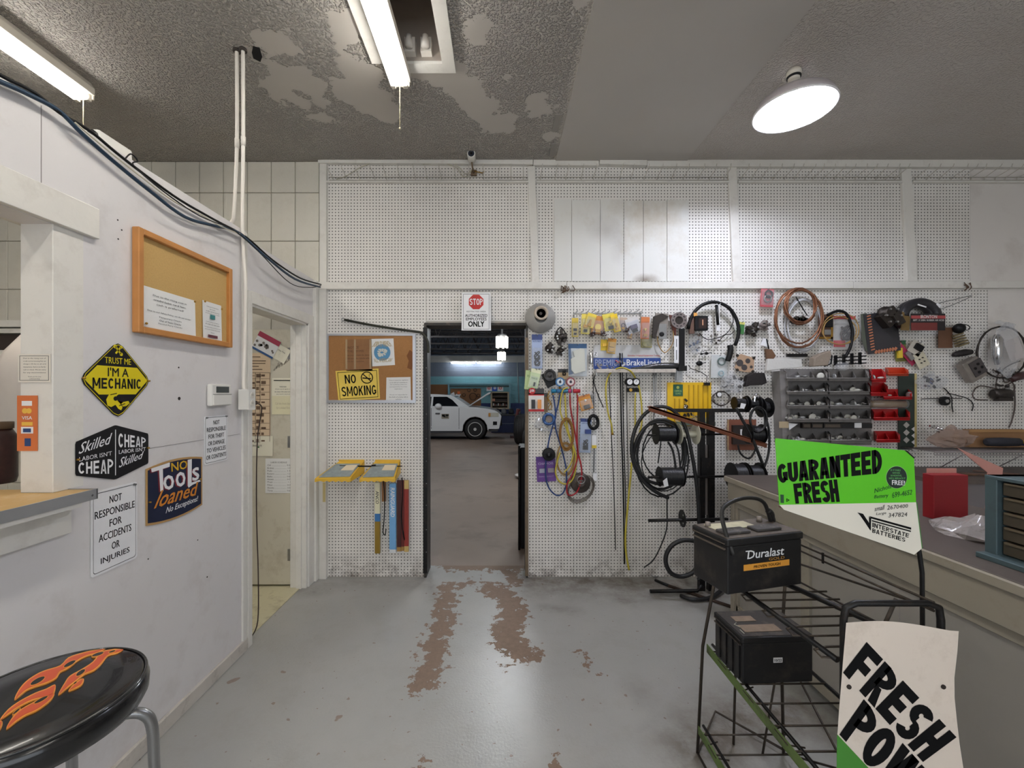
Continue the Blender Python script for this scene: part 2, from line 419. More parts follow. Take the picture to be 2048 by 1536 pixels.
put('floor', me, m, label='grey painted concrete floor worn through to brown patches before the doorway', kind='structure')
lino = mat('cream_lino', (205, 198, 165), .5, var=.08, scale=4, dirt=(120, 100, 70), dirt_amt=.6, dscale=8)
q = MB().box(-4.6, -1.53, 1.2, 3.40, .0005, .006)
put('floor_lining', q, lino, label='cream vinyl flooring inside the open side doorway', kind='structure')
# ---- ceiling: sprayed texture with peeled patches
CPX = lambda px, py: Vector(((px-VX)/F*(F*(CEIL-CZ)/(VY-py)), F*(CEIL-CZ)/(VY-py)))
SM = [((698,58),.10),((672,95),.03),((722,150),.12),((745,200),.15),((700,185),.10),((770,225),.1),((845,130),.12),((900,150),.14),((935,185),.13),((965,215),.12),
      ((1000,245),.12),((955,58),.07),((958,75),.06),((1078,215),.10),((1012,150),.06),((540,80),.09),((580,88),.06),((555,105),.05),((590,160),.14),((560,180),.10),((620,170),.10),((600,205),.08),
      ((1155,10),.06),((650,235),.06),((510,112),.05),((640,200),.06),((1100,270),.05)]
SM = [(CPX(*p), r) for p, r in SM]
me = bpy.data.meshes.new('ceiling'); vs = []; av = []; ty = []
nx = int(round(9.32/st)); ny = int(round(6.44/st))
for j in range(ny+1):
    for i in range(nx+1):
        x, y = -4.6+i*st, -3+j*st; vs.append((x, y, CEIL)); s_ = .3
        for c, r in SM: s_ = min(s_, math.hypot(x-c.x, y-c.y)-r)
        av.append(s_); ty.append(1.0 if x < .44 else .22)
fs = []
for j in range(ny):
    for i in range(nx):
        x, y = -4.6+(i+.5)*st, -3+(j+.5)*st
        if -.64 < x < -.32 and 1.2 < y < 2.36: continue
        fs.append((j*(nx+1)+i, (j+1)*(nx+1)+i, (j+1)*(nx+1)+i+1, j*(nx+1)+i+1))
me.from_pydata(vs, [], fs)
for nme, arr in (('patch', av), ('rough', ty)):
    at = me.attributes.new(nme, 'FLOAT', 'POINT'); at.data.foreach_set('value', arr)
m = bpy.data.materials.new('sprayed_ceiling'); m.use_nodes = True; nt = m.node_tree; L = nt.links.new; b = nt.nodes['Principled BSDF']
tc = nd(nt, 'ShaderNodeTexCoord').outputs['Object']
pm = math_(nt, 'ADD', attr(nt, 'patch'), math_(nt, 'MULTIPLY', math_(nt, 'SUBTRACT', noise_(nt, tc, 10, 6, .6), .5), .28))
pm = mr(nt, pm, 0, .012)
hgt = mr(nt, noise_(nt, tc, 80, 2, .5), .44, .64)
amt = math_(nt, 'MULTIPLY', pm, attr(nt, 'rough'))
bp = nd(nt, 'ShaderNodeBump'); bp.inputs['Strength'].default_value = 1; bp.inputs['Distance'].default_value = .018
L(math_(nt, 'MULTIPLY', hgt, amt), bp.inputs['Height']); L(bp.outputs['Normal'], b.inputs['Normal'])
c1 = mixc(nt, noise_(nt, tc, .9, 4, .6), rgb((178, 172, 164)), rgb((198, 192, 184)))
c1 = mixc(nt, math_(nt, 'MULTIPLY', pm, mr(nt, noise_(nt, tc, 2.2, 6, .7), .45, .75, 0, .3)), c1, rgb((170, 158, 142)))
L(c1, b.inputs['Base Color']); b.inputs['Roughness'].default_value = .75
ceil_o = put('ceiling', me, m, label='grey-white sprayed ceiling with peeled smooth patches', kind='structure')
smooth = mat('smooth_grey_ceiling_board', (180, 175, 168), .6, var=.05, scale=1.5, dirt=(180, 170, 158), dirt_amt=.3, dscale=2)
q = MB(); q.box(.446, 1.50, -3, 3.39, CEIL-.008, CEIL-.0005)
put('ceiling_panel', q, smooth, ceil_o)
for (px, py) in ((1116, 245), (1108, 300)):
    c = CPX(px, py); q = MB().box(c.x-.03, c.x+.015, c.y-.09, c.y+.09, CEIL-.006, CEIL-.0005); put('bare_strip', q, mat('bare_gypsum', (150, 145, 138), .8), ceil_o)
# attic hatch
trimw = white2
q = MB(); q.box(-.66, -.64, 1.2, 2.36, CEIL-.01, CEIL+.35); q.box(-.32, -.30, 1.2, 2.36, CEIL-.01, CEIL+.35); q.box(-.66, -.30, 2.36, 2.38, CEIL, CEIL+.35); q.box(-.66, -.30, 1.18, 1.2, CEIL, CEIL+.35); q.box(-.66, -.30, 1.18, 2.38, CEIL+.35, CEIL+.37)
hat = put('ceiling_hatch', q, mat('hatch_wood', (170, 160, 150), .6, var=.08, dirt=(110, 95, 80), dirt_amt=.4), label='open recessed ceiling hatch with white frame boards beside the tube light', kind='structure')
for args in ((-.325, -.255, 1.1, 2.36), (-.66, -.255, 2.36, 2.43), (-.72, -.65, 1.1, 2.36)):
    put('frame_board', MB().box(args[0], args[1], args[2], args[3], CEIL-.018, CEIL-.001), white2, hat)
put('cross_board', MB().box(-.63, -.33, 2.0, 2.02, CEIL+.05, CEIL+.34), mat('hatch_wood'), hat)
for x in (-.50, -.41):
    q = MB(); q.lathe([(.001, 0), (.022, 0), (.022, .03), (.016, .045), (.016, .06), (.001, .06)], (x, 2.30, CEIL+.03), 'z', 12); q.box(x-.03, x+.03, 2.32, 2.36, CEIL+.02, CEIL+.1)
    put('insulator', q, mat('porcelain', (225, 220, 212), .3), hat)
# torn hole in the ceiling next to the pipes
c = CPX(513, 107); q = MB(); q.prismz([(c.x-.035, c.y+.03), (c.x-.01, c.y+.055), (c.x+.02, c.y+.02), (c.x+.04, c.y-.04), (c.x+.01, c.y-.05), (c.x-.02, c.y-.01)], CEIL-.004, CEIL-.001)
put('torn_hole', q, mat('dark_void', (18, 16, 15), .9), ceil_o)
# ---- back wall (pegboard) with doorway
DX0, DX1, DZ = -.612, .223, 2.062
q = MB(); q.box(-1.46, DX0, WY+.006, WY+.19, 0, CEIL); q.box(DX1, 4.7, WY+.006, WY+.19, 0, CEIL); q.box(DX0, DX1, WY+.006, WY+.19, DZ, CEIL)
q.box(-4.7, -1.46, WY+.03, WY+.19, 0, CEIL)
wall = put('wall_back', q, mat('wall_core', (200, 195, 186), .7), label='back wall lined with white pegboard and timber battens around the doorway', kind='structure')
def peg_mat():
    m = bpy.data.materials.new('pegboard'); m.use_nodes = True; nt = m.node_tree; L = nt.links.new; b = nt.nodes['Principled BSDF']
    tc = nd(nt, 'ShaderNodeTexCoord').outputs['Object']; sp = nd(nt, 'ShaderNodeSeparateXYZ'); L(tc, sp.inputs[0])
    fr = []
    for ax in ('X', 'Z'):
        t = math_(nt, 'SUBTRACT', math_(nt, 'FRACT', math_(nt, 'ADD', math_(nt, 'DIVIDE', sp.outputs[ax], .0254), 400)), .5); fr.append(math_(nt, 'MULTIPLY', t, t))
    d = math_(nt, 'SQRT', math_(nt, 'ADD', fr[0], fr[1])); hole = mr(nt, d, .15, .19, 1, 0)
    base = mixc(nt, noise_(nt, tc, 2, 5, .6), rgb((222, 218, 212)), rgb((238, 235, 230)))
    st_ = math_(nt, 'MULTIPLY', mr(nt, sp.outputs['Z'], .21, 0, 0, 1), mr(nt, noise_(nt, tc, 9, 8, .75), .44, .62))
    base = mixc(nt, math_(nt, 'MULTIPLY', st_, .85), base, rgb((92, 74, 58)))
    base = mixc(nt, mr(nt, noise_(nt, tc, 1.3, 8, .7), .55, .8, 0, .28), base, rgb((165, 150, 132)))
    L(mixc(nt, math_(nt, 'MULTIPLY', hole, .95), base, rgb((46, 42, 40))), b.inputs['Base Color']); b.inputs['Roughness'].default_value = .62
    bp = nd(nt, 'ShaderNodeBump'); bp.inputs['Strength'].default_value = .8; bp.inputs['Distance'].default_value = .003; L(math_(nt, 'SUBTRACT', 1, hole), bp.inputs['Height']); L(bp.outputs['Normal'], b.inputs['Normal'])
    return m
peg = peg_mat()
S = F/WY
def wx(px): return (px-VX)/S
def wz(py): return CZ-(py-VY)/S
def panel(x0, x1, y0, y1, m, name='pegboard_panel', t=.006, off=0):
    return put(name, MB().box(wx(x0)+.001, wx(x1)-.001, WY-t-off+.006, WY+.006-off, max(0.004, wz(y1)), wz(y0)), m, wall)
for a in ((655, 852, 575, 1153, peg), (1056, 1147, 575, 1153, peg), (1147, 1443, 575, 1153, peg), (1443, 1975, 575, 1153, peg)): panel(*a)
panel(852.5, 1055, 575, 642, peg)
for a in ((655, 1065, 330, 572, peg), (1065, 1465, 330, 572, peg), (1465, 1812, 330, 572, peg), (1812, 1940, 330, 572, peg)): panel(*a)
plain = mat('plain_white_board', (226, 221, 216), .5, var=.03, scale=2, dirt=(170, 158, 146), dirt_amt=.3)
panel(1940, 2160, 330, 572, plain, 'plain_panel'); panel(1975, 2160, 575, 735, plain, 'plain_panel'); panel(1975, 2160, 735, 1150, peg)
# six flat boards nailed over the pegboard
stain = mat('stained_white_board', (225, 224, 219), .6, var=.03, scale=2, dirt=(186, 172, 148), dirt_amt=.6, dscale=1.6)
xs = [1108, 1143, 1200, 1247, 1286, 1333, 1377]
for i in range(6): panel(xs[i], xs[i+1]-.4, 400+(0, 1, 0, 2, 2, 1)[i], 563, stain, 'flat_board', .005, .012+.0008*(i % 2))
nt = stain.node_tree; b = nt.nodes['Principled BSDF']; src = b.inputs['Base Color'].links[0].from_socket     # heat stains on the boards
tc = nd(nt, 'ShaderNodeTexCoord').outputs['Object']; sp = nd(nt, 'ShaderNodeSeparateXYZ'); nt.links.new(tc, sp.inputs[0])
for cx_, cy_, rx_, ry_, al_ in ((1290, 560, 30, 14, .75), (1212, 462, 44, 34, .28), (1238, 495, 22, 40, .2)):
    u_ = math_(nt, 'POWER', math_(nt, 'ABSOLUTE', math_(nt, 'DIVIDE', math_(nt, 'SUBTRACT', sp.outputs['X'], wx(cx_)), rx_/S)), 2); v_ = math_(nt, 'POWER', math_(nt, 'ABSOLUTE', math_(nt, 'DIVIDE', math_(nt, 'SUBTRACT', sp.outputs['Z'], wz(cy_)), ry_/S)), 2)
    f_ = mr(nt, math_(nt, 'ADD', math_(nt, 'SQRT', math_(nt, 'ADD', u_, v_)), math_(nt, 'MULTIPLY', noise_(nt, tc, 14, 5, .6), .5)), .35, 1.25, al_, 0)
    src = mixc(nt, f_, src, rgb((104, 78, 48)))
nt.links.new(src, b.inputs['Base Color'])
# battens
def batten(x0, y0, x1, y1, w, t=.022, name='batten'):             # a board between two photo points, w px wide
    a = Vector((wx(x0), wz(y0))); b_ = Vector((wx(x1), wz(y1))); d = (b_-a).normalized(); n = Vector((-d.y, d.x))*w/2/S
    pts = [a+n, b_+n, b_-n, a-n]
    return put(name, MB().prism([(p.x, p.y) for p in pts], WY-t, WY).bevel(.002), white2, wall)
batten(1062, 335, 1071, 566, 15); batten(1462, 335, 1472, 566, 17); batten(1808, 340, 1820, 566, 20); batten(648, 320, 648, 566, 14)
batten(648, 566, 648, 1160, 14, .03)
batten(640, 573, 1132, 572.5, 14, .034); batten(1133, 573, 1700, 571.5, 14, .034); batten(1701, 572, 2160, 570, 14, .034)
batten(640, 324, 1065, 327, 13, .04); batten(1066, 328, 1196, 329, 14, .04); batten(1197, 328, 1290, 331, 12, .05); batten(1291, 330, 2160, 332, 15, .04)
for (a, b_) in ((655, 1057), (1071, 1455), (1473, 1800), (1820, 2160)):
    put('ledge', MB().box(wx(a), wx(b_), WY-.030, WY, wz(368), wz(365)), white2, wall)
# charred / torn spots along the middle batten
for (x, y, n_) in ((1132, 577, 9), (1918, 571, 5)):
    q = MB((x, y, 1/S))
    for k in range(n_):
        a = random.uniform(-12, 12); q.tube(spline([(x+a, -.04, y+random.uniform(-4, 2)), (x+a+random.uniform(-6, 6), -.05, y+6), (x+a*.8+random.uniform(-5, 5), -.042, y+random.uniform(6, 16))], 3), .8, 4)
    put('frayed_tape', q, mat('frayed_tape', (92, 70, 54), .9), wall, loc=P(x, y, WY))
# doorway linings
q = MB(); q.box(DX0-.004, DX0+.016, WY-.004, WY+.20, 0, DZ); q.box(DX1-.012, DX1+.004, WY-.004, WY+.2, 0, DZ); q.box(DX0, DX1, WY-.002, WY+.2, DZ-.018, DZ+.004)
put('trim_1', q, mat('greasy_door_lining', (58, 54, 50), .6, var=.2, dirt=(120, 105, 88), dirt_amt=.6, dscale=20), label='grimy dark lining around the doorway to the garage', kind='structure')
q = MB(); q.box(DX1-.02, DX1+.006, WY-.02, WY+.0, .02, DZ-.12)
put('trim_2', q, mat('wood_edge', (120, 104, 84), .7, var=.15, dirt=(50, 40, 32), dirt_amt=.5, dscale=12), label='worn wooden edge strip on the doorway side under the reflector', kind='structure')
# ---- block wall of the office
q = MB(); q.box(-4.6, -1.46, WY-.004, WY+.03, 0, CEIL)
blk = mat('painted_block', (212, 208, 196), .6, var=.05, scale=3, bump=.5, bscale=90, dirt=(170, 160, 140), dirt_amt=.3, dscale=4)
wo = put('wall_office', q, mat('mortar', (176, 168, 152), .9), label='pale painted block wall behind the partition', kind='structure')
def bmesh_block(w, h):
    return MB().box(.0025, w-.0025, -.012, 0, .0025, h-.0025).bevel(.003).mesh('block')
b1, b2, b3 = bmesh_block(.1935, .39), bmesh_block(.1935, CEIL-3.112), bmesh_block(.1935, 3.112-.39*7)
for mm in (b1, b2, b3): mm.materials.append(blk)
for i in range(16):
    x = -1.46-.1935*(i+1)
    put('block', b2, blk, wo, loc=(x, WY-.004, 3.112))
    for k in range(7): put('block', b1, blk, wo, loc=(x, WY-.004, 3.112-.39*(k+1)))
    put('block', b3, blk, wo, loc=(x, WY-.004, .0))
# other room walls (outside the frame)
side = mat('plain_painted_wall', (205, 200, 192), .6, var=.04, scale=2)
put('wall_right', MB().box(4.7, 4.8, -3.1, WY+.19, 0, CEIL), side, label='plain white side wall beyond the counter', kind='structure')
put('wall_left', MB().box(-4.7, -4.6, -3.1, WY+.19, 0, CEIL), side, label='plain white wall on the far side of the office', kind='structure')
q = MB(); q.box(-4.7, -2.6, -3.2, -3.1, 0, CEIL); q.box(3.8, 4.8, -3.2, -3.1, 0, CEIL); q.box(-2.6, 3.8, -3.2, -3.1, 0, .6); q.box(-2.6, 3.8, -3.2, -3.1, 2.6, CEIL)
put('wall_front', q, side, label='shop-front wall with a wide window behind the viewer', kind='structure')
# ---- partition with serving opening and side door
PXR = -1.487; PT_ = 2.44
part = mat('painted_partition', (222, 219, 219), .42, var=.03, scale=2.5, dirt=(176, 165, 158), dirt_amt=.32, dscale=4, bump=.25, bscale=14)
q = MB()
q.box(PXR-.1, PXR, 1.46, 2.46, 0, PT_); q.box(PXR-.1, PXR, -3.1, 1.46, 0, 1.12); q.box(PXR-.1, PXR, -3.1, 1.46, 2.06, PT_)
q.box(PXR-.1, PXR, 2.46, 3.22, 2.035, PT_-.04); q.box(PXR-.1, PXR, 3.22, WY, 0, PT_-.04)
pw = put('wall_partition', q, part, label='low white partition wall with serving opening and side doorway', kind='structure')
def pbox(name, y0, y1, z0, z1, x0=PXR, x1=PXR+.012, m=white2, bev=.002):
    q = MB().box(x0, x1, y0, y1, z0, z1)
    if bev: q.bevel(bev)
    return put(name, q, m, pw)
pbox('header_board', -3, 1.542, 2.062, 2.172, PXR-.13, PXR+.018)
pbox('post', 1.396, 1.50, 1.166, 2.062, PXR-.108, PXR+.0006)
pbox('end_trim', 2.412, 2.455, .0, PT_-.01, PXR, PXR+.012)
pbox('side_casing', 2.458, 2.50, 0, 2.10, PXR-.12, PXR+.014)
pbox('head_casing', 2.50, 3.24, 2.03, 2.105, PXR-.0, PXR+.014); pbox('head_jamb', 2.5, 3.24, 2.015, 2.035, PXR-.12, PXR+.004)
pbox('side_casing', 3.24, 3.33, 0, 2.105, PXR-.0, PXR+.014); pbox('jamb', 3.215, 3.245, 0, 2.03, PXR-.12, PXR+.004); pbox('door_stop', 3.20, 3.216, 0, 2.02, PXR-.07, PXR-.03)
pbox('corner_post', 3.33, 3.40, 0, PT_-.05, PXR, PXR+.03)
pbox('rail_board', -3, 1.44, 1.02, 1.115, PXR, PXR+.02)
pbox('panel_seam', 1.78, 2.40, 1.262, 1.264, PXR, PXR+.0012, mat('seam_grey', (150, 146, 144), .7), 0)  # grey strips drawn as the joints between wall panels
pbox('panel_seam', 1.36, 1.362, 2.18, 2.43, PXR, PXR+.0012, mat('seam_grey'), 0)
for (x, y, r) in ((358, 797, .008), (300, 497, .004), (236, 478, .003), (243, 460, .003), (357, 735, .004), (395, 1080, .003), (296, 1118, .003), (414, 1154, .004), (328, 990, .004), (192, 462, .003), (90, 416, .006), (235, 440, .003)):
    p = lw(x, y); put('nail_hole', MB().lathe([(r, 0), (r, .0012)], (PXR+.0004, p.y, p.z), 'x', 8, sm=False), mat('hole_dark', (50, 44, 42), .9), pw)
q = MB(); q.box(PXR, PXR+.016, -3, 2.455, 0, .07).bevel(.003)
put('baseboard_left', q, mat('scuffed_skirting', (205, 199, 190), .6, var=.1, scale=8, dirt=(105, 94, 82), dirt_amt=.5, dscale=9), label='scuffed white skirting along the foot of the partition', kind='structure')
# open door leaf inside the side doorway
dm_ = mat('old_door', (208, 202, 184), .5, var=.04, scale=3, dirt=(150, 135, 105), dirt_amt=.5, dscale=5)
do = put('door_1', MB().box(-2.39, -1.60, 3.235, 3.275, .02, 1.985).bevel(.002), dm_, label='open cream door plastered with notices inside the side doorway', kind='structure')
for z in (1.12, 1.80, .25):
    q = MB(); q.lathe([(.006, -.05), (.006, .05)], (-1.594, 3.235, z), 'z', 8); q.box(-1.635, -1.597, 3.232, 3.236, z-.045, z+.045); q.box(-1.592, -1.575, 3.232, 3.236, z-.045, z+.045)
    put('hinge', q, steel, do)
# ================================================================ garage beyond the doorway
def gz(Y): return -.025*(Y-3.6)
gfl = mat('garage_concrete', (140, 122, 108), .5, var=.12, scale=2, dirt=(84, 74, 66), dirt_amt=.6, dscale=1.5)
q = MB(); q.prismx([(3.58, -.002), (22, gz(22)), (22, gz(22)-.1), (3.58, -.1)], -9, 7)
put('floor_garage', q, gfl, label='brown concrete garage floor beyond the doorway', kind='structure')
def gmat():
    m = bpy.data.materials.new('garage_block'); m.use_nodes = True; nt = m.node_tree; L = nt.links.new; b = nt.nodes['Principled BSDF']
    tc = nd(nt, 'ShaderNodeTexCoord').outputs['Object']; sp = nd(nt, 'ShaderNodeSeparateXYZ'); L(tc, sp.inputs[0])
    z = sp.outputs['Z']
    a = mixc(nt, mr(nt, z, .94, .95), rgb((28, 52, 110)), rgb((120, 178, 190)))
    a = mixc(nt, mr(nt, z, 2.33, 2.34), a, rgb((112, 124, 142)))
    L(mixc(nt, noise_(nt, tc, 3, 4, .6), a, mixc(nt, .82, rgb((60, 60, 60)), a)), b.inputs['Base Color']); b.inputs['Roughness'].default_value = .55
    bt = nd(nt, 'ShaderNodeTexBrick'); bt.inputs['Scale'].default_value = 1; bt.inputs['Brick Width'].default_value = .4; bt.inputs['Row Height'].default_value = .2; bt.inputs['Mortar Size'].default_value = .012
    cb = nd(nt, 'ShaderNodeCombineXYZ'); L(sp.outputs['X'], cb.inputs[0]); L(z, cb.inputs[1]); L(cb.outputs[0], bt.inputs['Vector'])
    bp = nd(nt, 'ShaderNodeBump'); bp.inputs['Distance'].default_value = .01; bp.invert = True; L(bt.outputs['Fac'], bp.inputs['Height']); L(bp.outputs['Normal'], b.inputs['Normal'])
    return m
gm = gmat()
GY = 21.9; GS = F/GY
gw = put('wall_garage', MB().box(-9, 7, GY, GY+.2, -.6, 4.6), gm, label='garage wall painted pale blue with grey-blue above, seen through the doorway', kind='structure')
q = MB(); q.box(-9.2, -9, 3.6, GY+.2, -.6, 4.6); put('wall_garage_left', q, gm, label='garage side wall beyond the parked car', kind='structure')
q = MB(); q.box(7, 7.2, 3.6, GY+.2, -.6, 4.6); put('wall_garage_right', q, gm, label='garage side wall beyond the stacked tyres', kind='structure')
q = MB(); q.box(-9, DX0-.03, WY+.19, WY+.21, -.2, 4.6); q.box(DX1+.03, 7, WY+.19, WY+.21, -.2, 4.6); q.box(DX0-.03, DX1+.03, WY+.19, WY+.21, DZ+.03, 4.6)
put('wall_garage_inner', q, mat('garage_inner', (70, 72, 76), .8), label='garage side of the wall around the doorway', kind='structure')
droof = mat('dark_roof_deck', (16, 15, 16), .8, var=.2)
ro = put('ceiling_garage', MB().box(-9, 7, 3.6, GY+.2, 4.35, 4.45), droof, label='dark corrugated garage roof carried on open steel trusses', kind='structure')
dk = mat('truss_steel', (66, 62, 62), .6, .3, var=.15)
for i, Y in enumerate((6.5, 8.6, 10.7, 12.8, 14.9, 17.0, 19.1, 21.0)):
    zb, zt = 3.45, 4.3
    put('truss_chord', MB().box(-9, 7, Y-.03, Y+.03, zb, zb+.06), dk, ro); put('truss_chord', MB().box(-9, 7, Y-.03, Y+.03, zt-.06, zt), dk, ro)
    q = MB()
    for k in range(26):
        x = -8.8+k*.6; q.tube([(x, Y, zb+.03), (x+.3, Y, zt-.03), (x+.6, Y, zb+.03)], .018, 4)
    put('truss_web', q, dk, ro, kind='stuff')
q = MB()
for k in range(44): q.box(-9, 7, 3.8+k*.41, 3.8+k*.41+.12, 4.30, 4.352)
put('deck_rib', q, mat('deck_ribs', (44, 44, 50), .6, .3), ro, kind='stuff')
put('wall_head', MB().box(-9, 7, GY-.10, GY, CZ+(785-725)/GS, CZ+(785-712)/GS), mat('pale_beam', (176, 176, 172), .6), gw)
# ================================================================ lamps
tube_e = mat('lit_tube', (255, 252, 247), emit=TUBE_E); shop_e = mat('lit_shop_tube', (245, 250, 255), emit=SHOP_E)
fixw = mat('fixture_enamel', (225, 218, 205), .35, var=.03)
def strip(label, x, y0, y1, z, cord=True):
    t = thing('tube_light', label, 'ceiling light', (x, y1, z), group='tube lights under the ceiling')
    l = y1-y0
    q = MB(); q.prism([(-.062, .005), (.062, .005), (.062, .045), (.035, .085), (-.035, .085), (-.062, .045)], -l, 0); put('housing', q.bevel(.002), fixw, t)
    for s_ in (-1, 1):
        put('tube', MB().lathe([(.001, -l+.03), (.017, -l+.03), (.017, -.03), (.001, -.03)], (s_*.034, 0, -.018), 'y', 10), tube_e, t)
        put('end_socket', MB().box(s_*.034-.012, s_*.034+.012, -.03, -.004, -.036, .012).bevel(.002), fixw, t)
    put('end_cap', MB().box(-.055, .055, -.006, .004, -.02, .05).bevel(.002), fixw, t)
    if cord:
        q = MB(); q.tube([(0, -.01, -.02), (0, -.01, -.26)], .0022, 5); put('pull_cord', q, mat('cord_cream', (215, 205, 170), .7), t)
        put('cord_knob', MB().ball((0, -.01, -.265), .006, 8, 6), mat('cord_cream'), t)
strip('twin tube ceiling light beside the attic hatch, with a pull cord', -.575, -.05, 2.42, 3.28)
strip('twin tube ceiling light above the office behind the partition', -2.50, .1, 2.53, 3.28)
# fittings over the part of the shop behind the camera
strip('twin tube ceiling light over the shop front, over the stool', -.575, -2.9, -.5, 3.28, False)
strip('twin tube ceiling light over the shop front, over the counter', 1.6, -2.9, -.5, 3.28, False)
# dome reflector lamp over the counter
lx, ly = 1.70, 2.43
t = thing('dome_lamp', 'white enamel dome lamp with a three-lobed bulb under the ceiling', 'ceiling lamp', (lx, ly, 3.13))
shade = mat('shade_enamel', (190, 182, 184), .3, var=.03)
q = MB(); q.lathe([(.205, 0), (.21, .004), (.204, .02), (.185, .055), (.14, .09), (.085, .112), (.033, .125), (.033, .12), (.085, .106), (.138, .083), (.18, .05), (.198, .012), (.203, 0.002), (.205, 0)], (0, 0, 0), 'z', 40, cap=False); q.bm.faces.ensure_lookup_table()
put('shade', q, shade, t)
put('shade_rim', MB().tube([(.206*math.cos(a*PI/20), .206*math.sin(a*PI/20), 0) for a in range(40)], .005, 6, True), mat('rim_enamel', (240, 238, 238), .3), t)
q = MB(); q.lathe([(.001, .12), (.032, .12), (.032, .17), (.027, .172), (.03, .178), (.03, .20), (.036, .203), (.04, .21), (.036, .232), (.001, .236)], (0, 0, 0), 'z', 18); put('lamp_holder', q, fixw, t)
put('holder_gasket', MB().lathe([(.034, .188), (.037, .19), (.037, .198), (.034, .2)], (0, 0, 0), 'z', 18), black, t)
put('bulb_core', MB().lathe([(.001, .03), (.02, .03), (.022, .12), (.001, .12)], (0, 0, 0), 'z', 12), fixw, t)
for k in range(3):
    a = PI/2+k*2*PI/3; q = MB(); q.ball((.072*math.cos(a), .072*math.sin(a), .045), .045, 12, 8, (1, 1, .45))
    o = put('bulb_lobe', q, mat('lit_bulb', (232, 238, 255), emit=BULB_E), t)
# garage lamps
for (px, py, Y, r, lab) in ((1004, 684, 8.8, .11, 'nearer of two hanging multi-tube garage lamps seen through the doorway'), (1003, 712, 12.5, .105, 'farther hanging multi-tube garage lamp above the raised bonnet')):
    p = P(px, py, Y); t = thing('hanging_lamp', lab, 'lamp', p)
    for k in range(6):
        a = k*PI/3+.3; q = MB(); q.lathe([(.001, -.13), (.022, -.125), (.024, .11), (.001, .12)], (r*1.0*math.cos(a), r*1.0*math.sin(a), 0), 'z', 8); put('lamp_tube', q, mat('lit_hibay', (255, 252, 240), emit=HIBAY_E), t)
    put('lamp_body', MB().lathe([(.001, .12), (r*1.05, .12), (r*.8, .16), (.02, .17), (.02, .30), (.001, .3)], (0, 0, 0), 'z', 14), mat('grey_metal', (150, 150, 150), .4, .5), t)
    put('hanging_rod', MB().tube([(0, 0, .28), (0, 0, 4.32-p.z)], .012, 6), steel, t)
    put('canopy', MB().lathe([(.001, 0), (.09, 0), (.07, .05), (.001, .055)], (0, 0, .42), 'z', 14), mat('grey_metal'), t)
dim_e = mat('lit_far_tube', (245, 250, 255), emit=16)
def shop_tube(x0, x1, z, Y, label, em=None):
    t = thing('shop_tube_light', label, 'ceiling light', ((x0+x1)/2, Y, z), group='garage strip lights'); l = (x1-x0)/2
    if Y < GY-1:
        for sx_ in (-1, 1): put('hanger', MB().tube([(sx_*l*.7, 0, .1), (sx_*l*.7, 0, 4.36-z)], .008, 5), steel, t)
    else: put('wall_bracket', MB().box(-l*.8, l*.8, .07, GY-Y, .05, .10), fixw, t)
    put('housing', MB().box(-l, l, -.08, .08, .04, .11), fixw, t); put('tube', MB().lathe([(.001, -l+.03), (.05, -l+.03), (.05, l-.03), (.001, l-.03)], (0, -.03, .0), 'x', 8), em or shop_e, t)
zz = CZ+(785-726)/GS
shop_tube(-(1000-903)/GS, -(1000-952)/GS, zz, GY-.3, 'lit strip light on the far garage wall above the car roof', dim_e)
shop_tube(-(1000-954)/GS, (1003-1000)/GS, zz, GY-.3, 'lit strip light on the far garage wall above the raised bonnet', dim_e)
for (x, Y, lab) in ((.40, 6.6, 'garage strip light just inside the doorway, hidden by its lintel'), (-3.2, 12.5, 'garage strip light over the windscreen of the car, hidden by the lintel'), (3.2, 13, 'garage strip light over the tyres, hidden by the lintel')):
    shop_tube(x-.6, x+.6, 3.3, Y, lab)
# ================================================================ things on and beside the partition (it faces +X: local x = room depth, z = up, -y = into the room)
LX = PXR+.002
def lthing(name, label, cat, px0, px1, py, group=None, off=0):     # hung on the partition between photo columns px0 and px1
    a, b_ = lw(px0, 0), lw(px1, 0); y = (a.y+b_.y)/2; s = F/y; pxc = VX+(-1.487)*s; z = CZ-(py-VY)/s
    return thing(name, label, cat, (LX+off, y, z), (0, 0, PI/2), group), b_.y-a.y
def rrect(w, h, r, n=4, cx=0, cz=0):
    pts = []
    for sx, sz, a0 in ((1,1,0),(-1,1,PI/2),(-1,-1,PI),(1,-1,3*PI/2)):
        for k in range(n+1): a = a0+k*PI/2/n; pts.append((cx+sx*(w/2-r)+r*math.cos(a), cz+sz*(h/2-r)+r*math.sin(a)))
    return pts
def outline(q, pts, w, y):                                         # a drawn line round an outline
    c = (sum(p[0] for p in pts)/len(pts), sum(p[1] for p in pts)/len(pts)); n = len(pts)
    A = [q.v((x, y, z)) for x, z in pts]; B = []
    for x, z in pts:
        d = Vector((c[0]-x, c[1]-z)); d.normalize(); B.append(q.v((x+d.x*w, y, z+d.y*w)))
    for i in range(n): q.f([A[i], A[(i+1) % n], B[(i+1) % n], B[i]])
signw = mat('sign_white', (238, 238, 240), .35, var=.02); signk = mat('sign_black', (22, 22, 25), .35, var=.05); signy = mat('sign_yellow', (226, 206, 30), .35, var=.04)
def pins(t, pts, m=gold, name='pin'):
    for x, z in pts:
        q = MB(); q.lathe([(.001, -.008), (.004, -.008), (.003, -.004), (.0045, -.0005), (.001, 0)], (x, -.0015, z), 'y', 8); put(name, q, m, t)
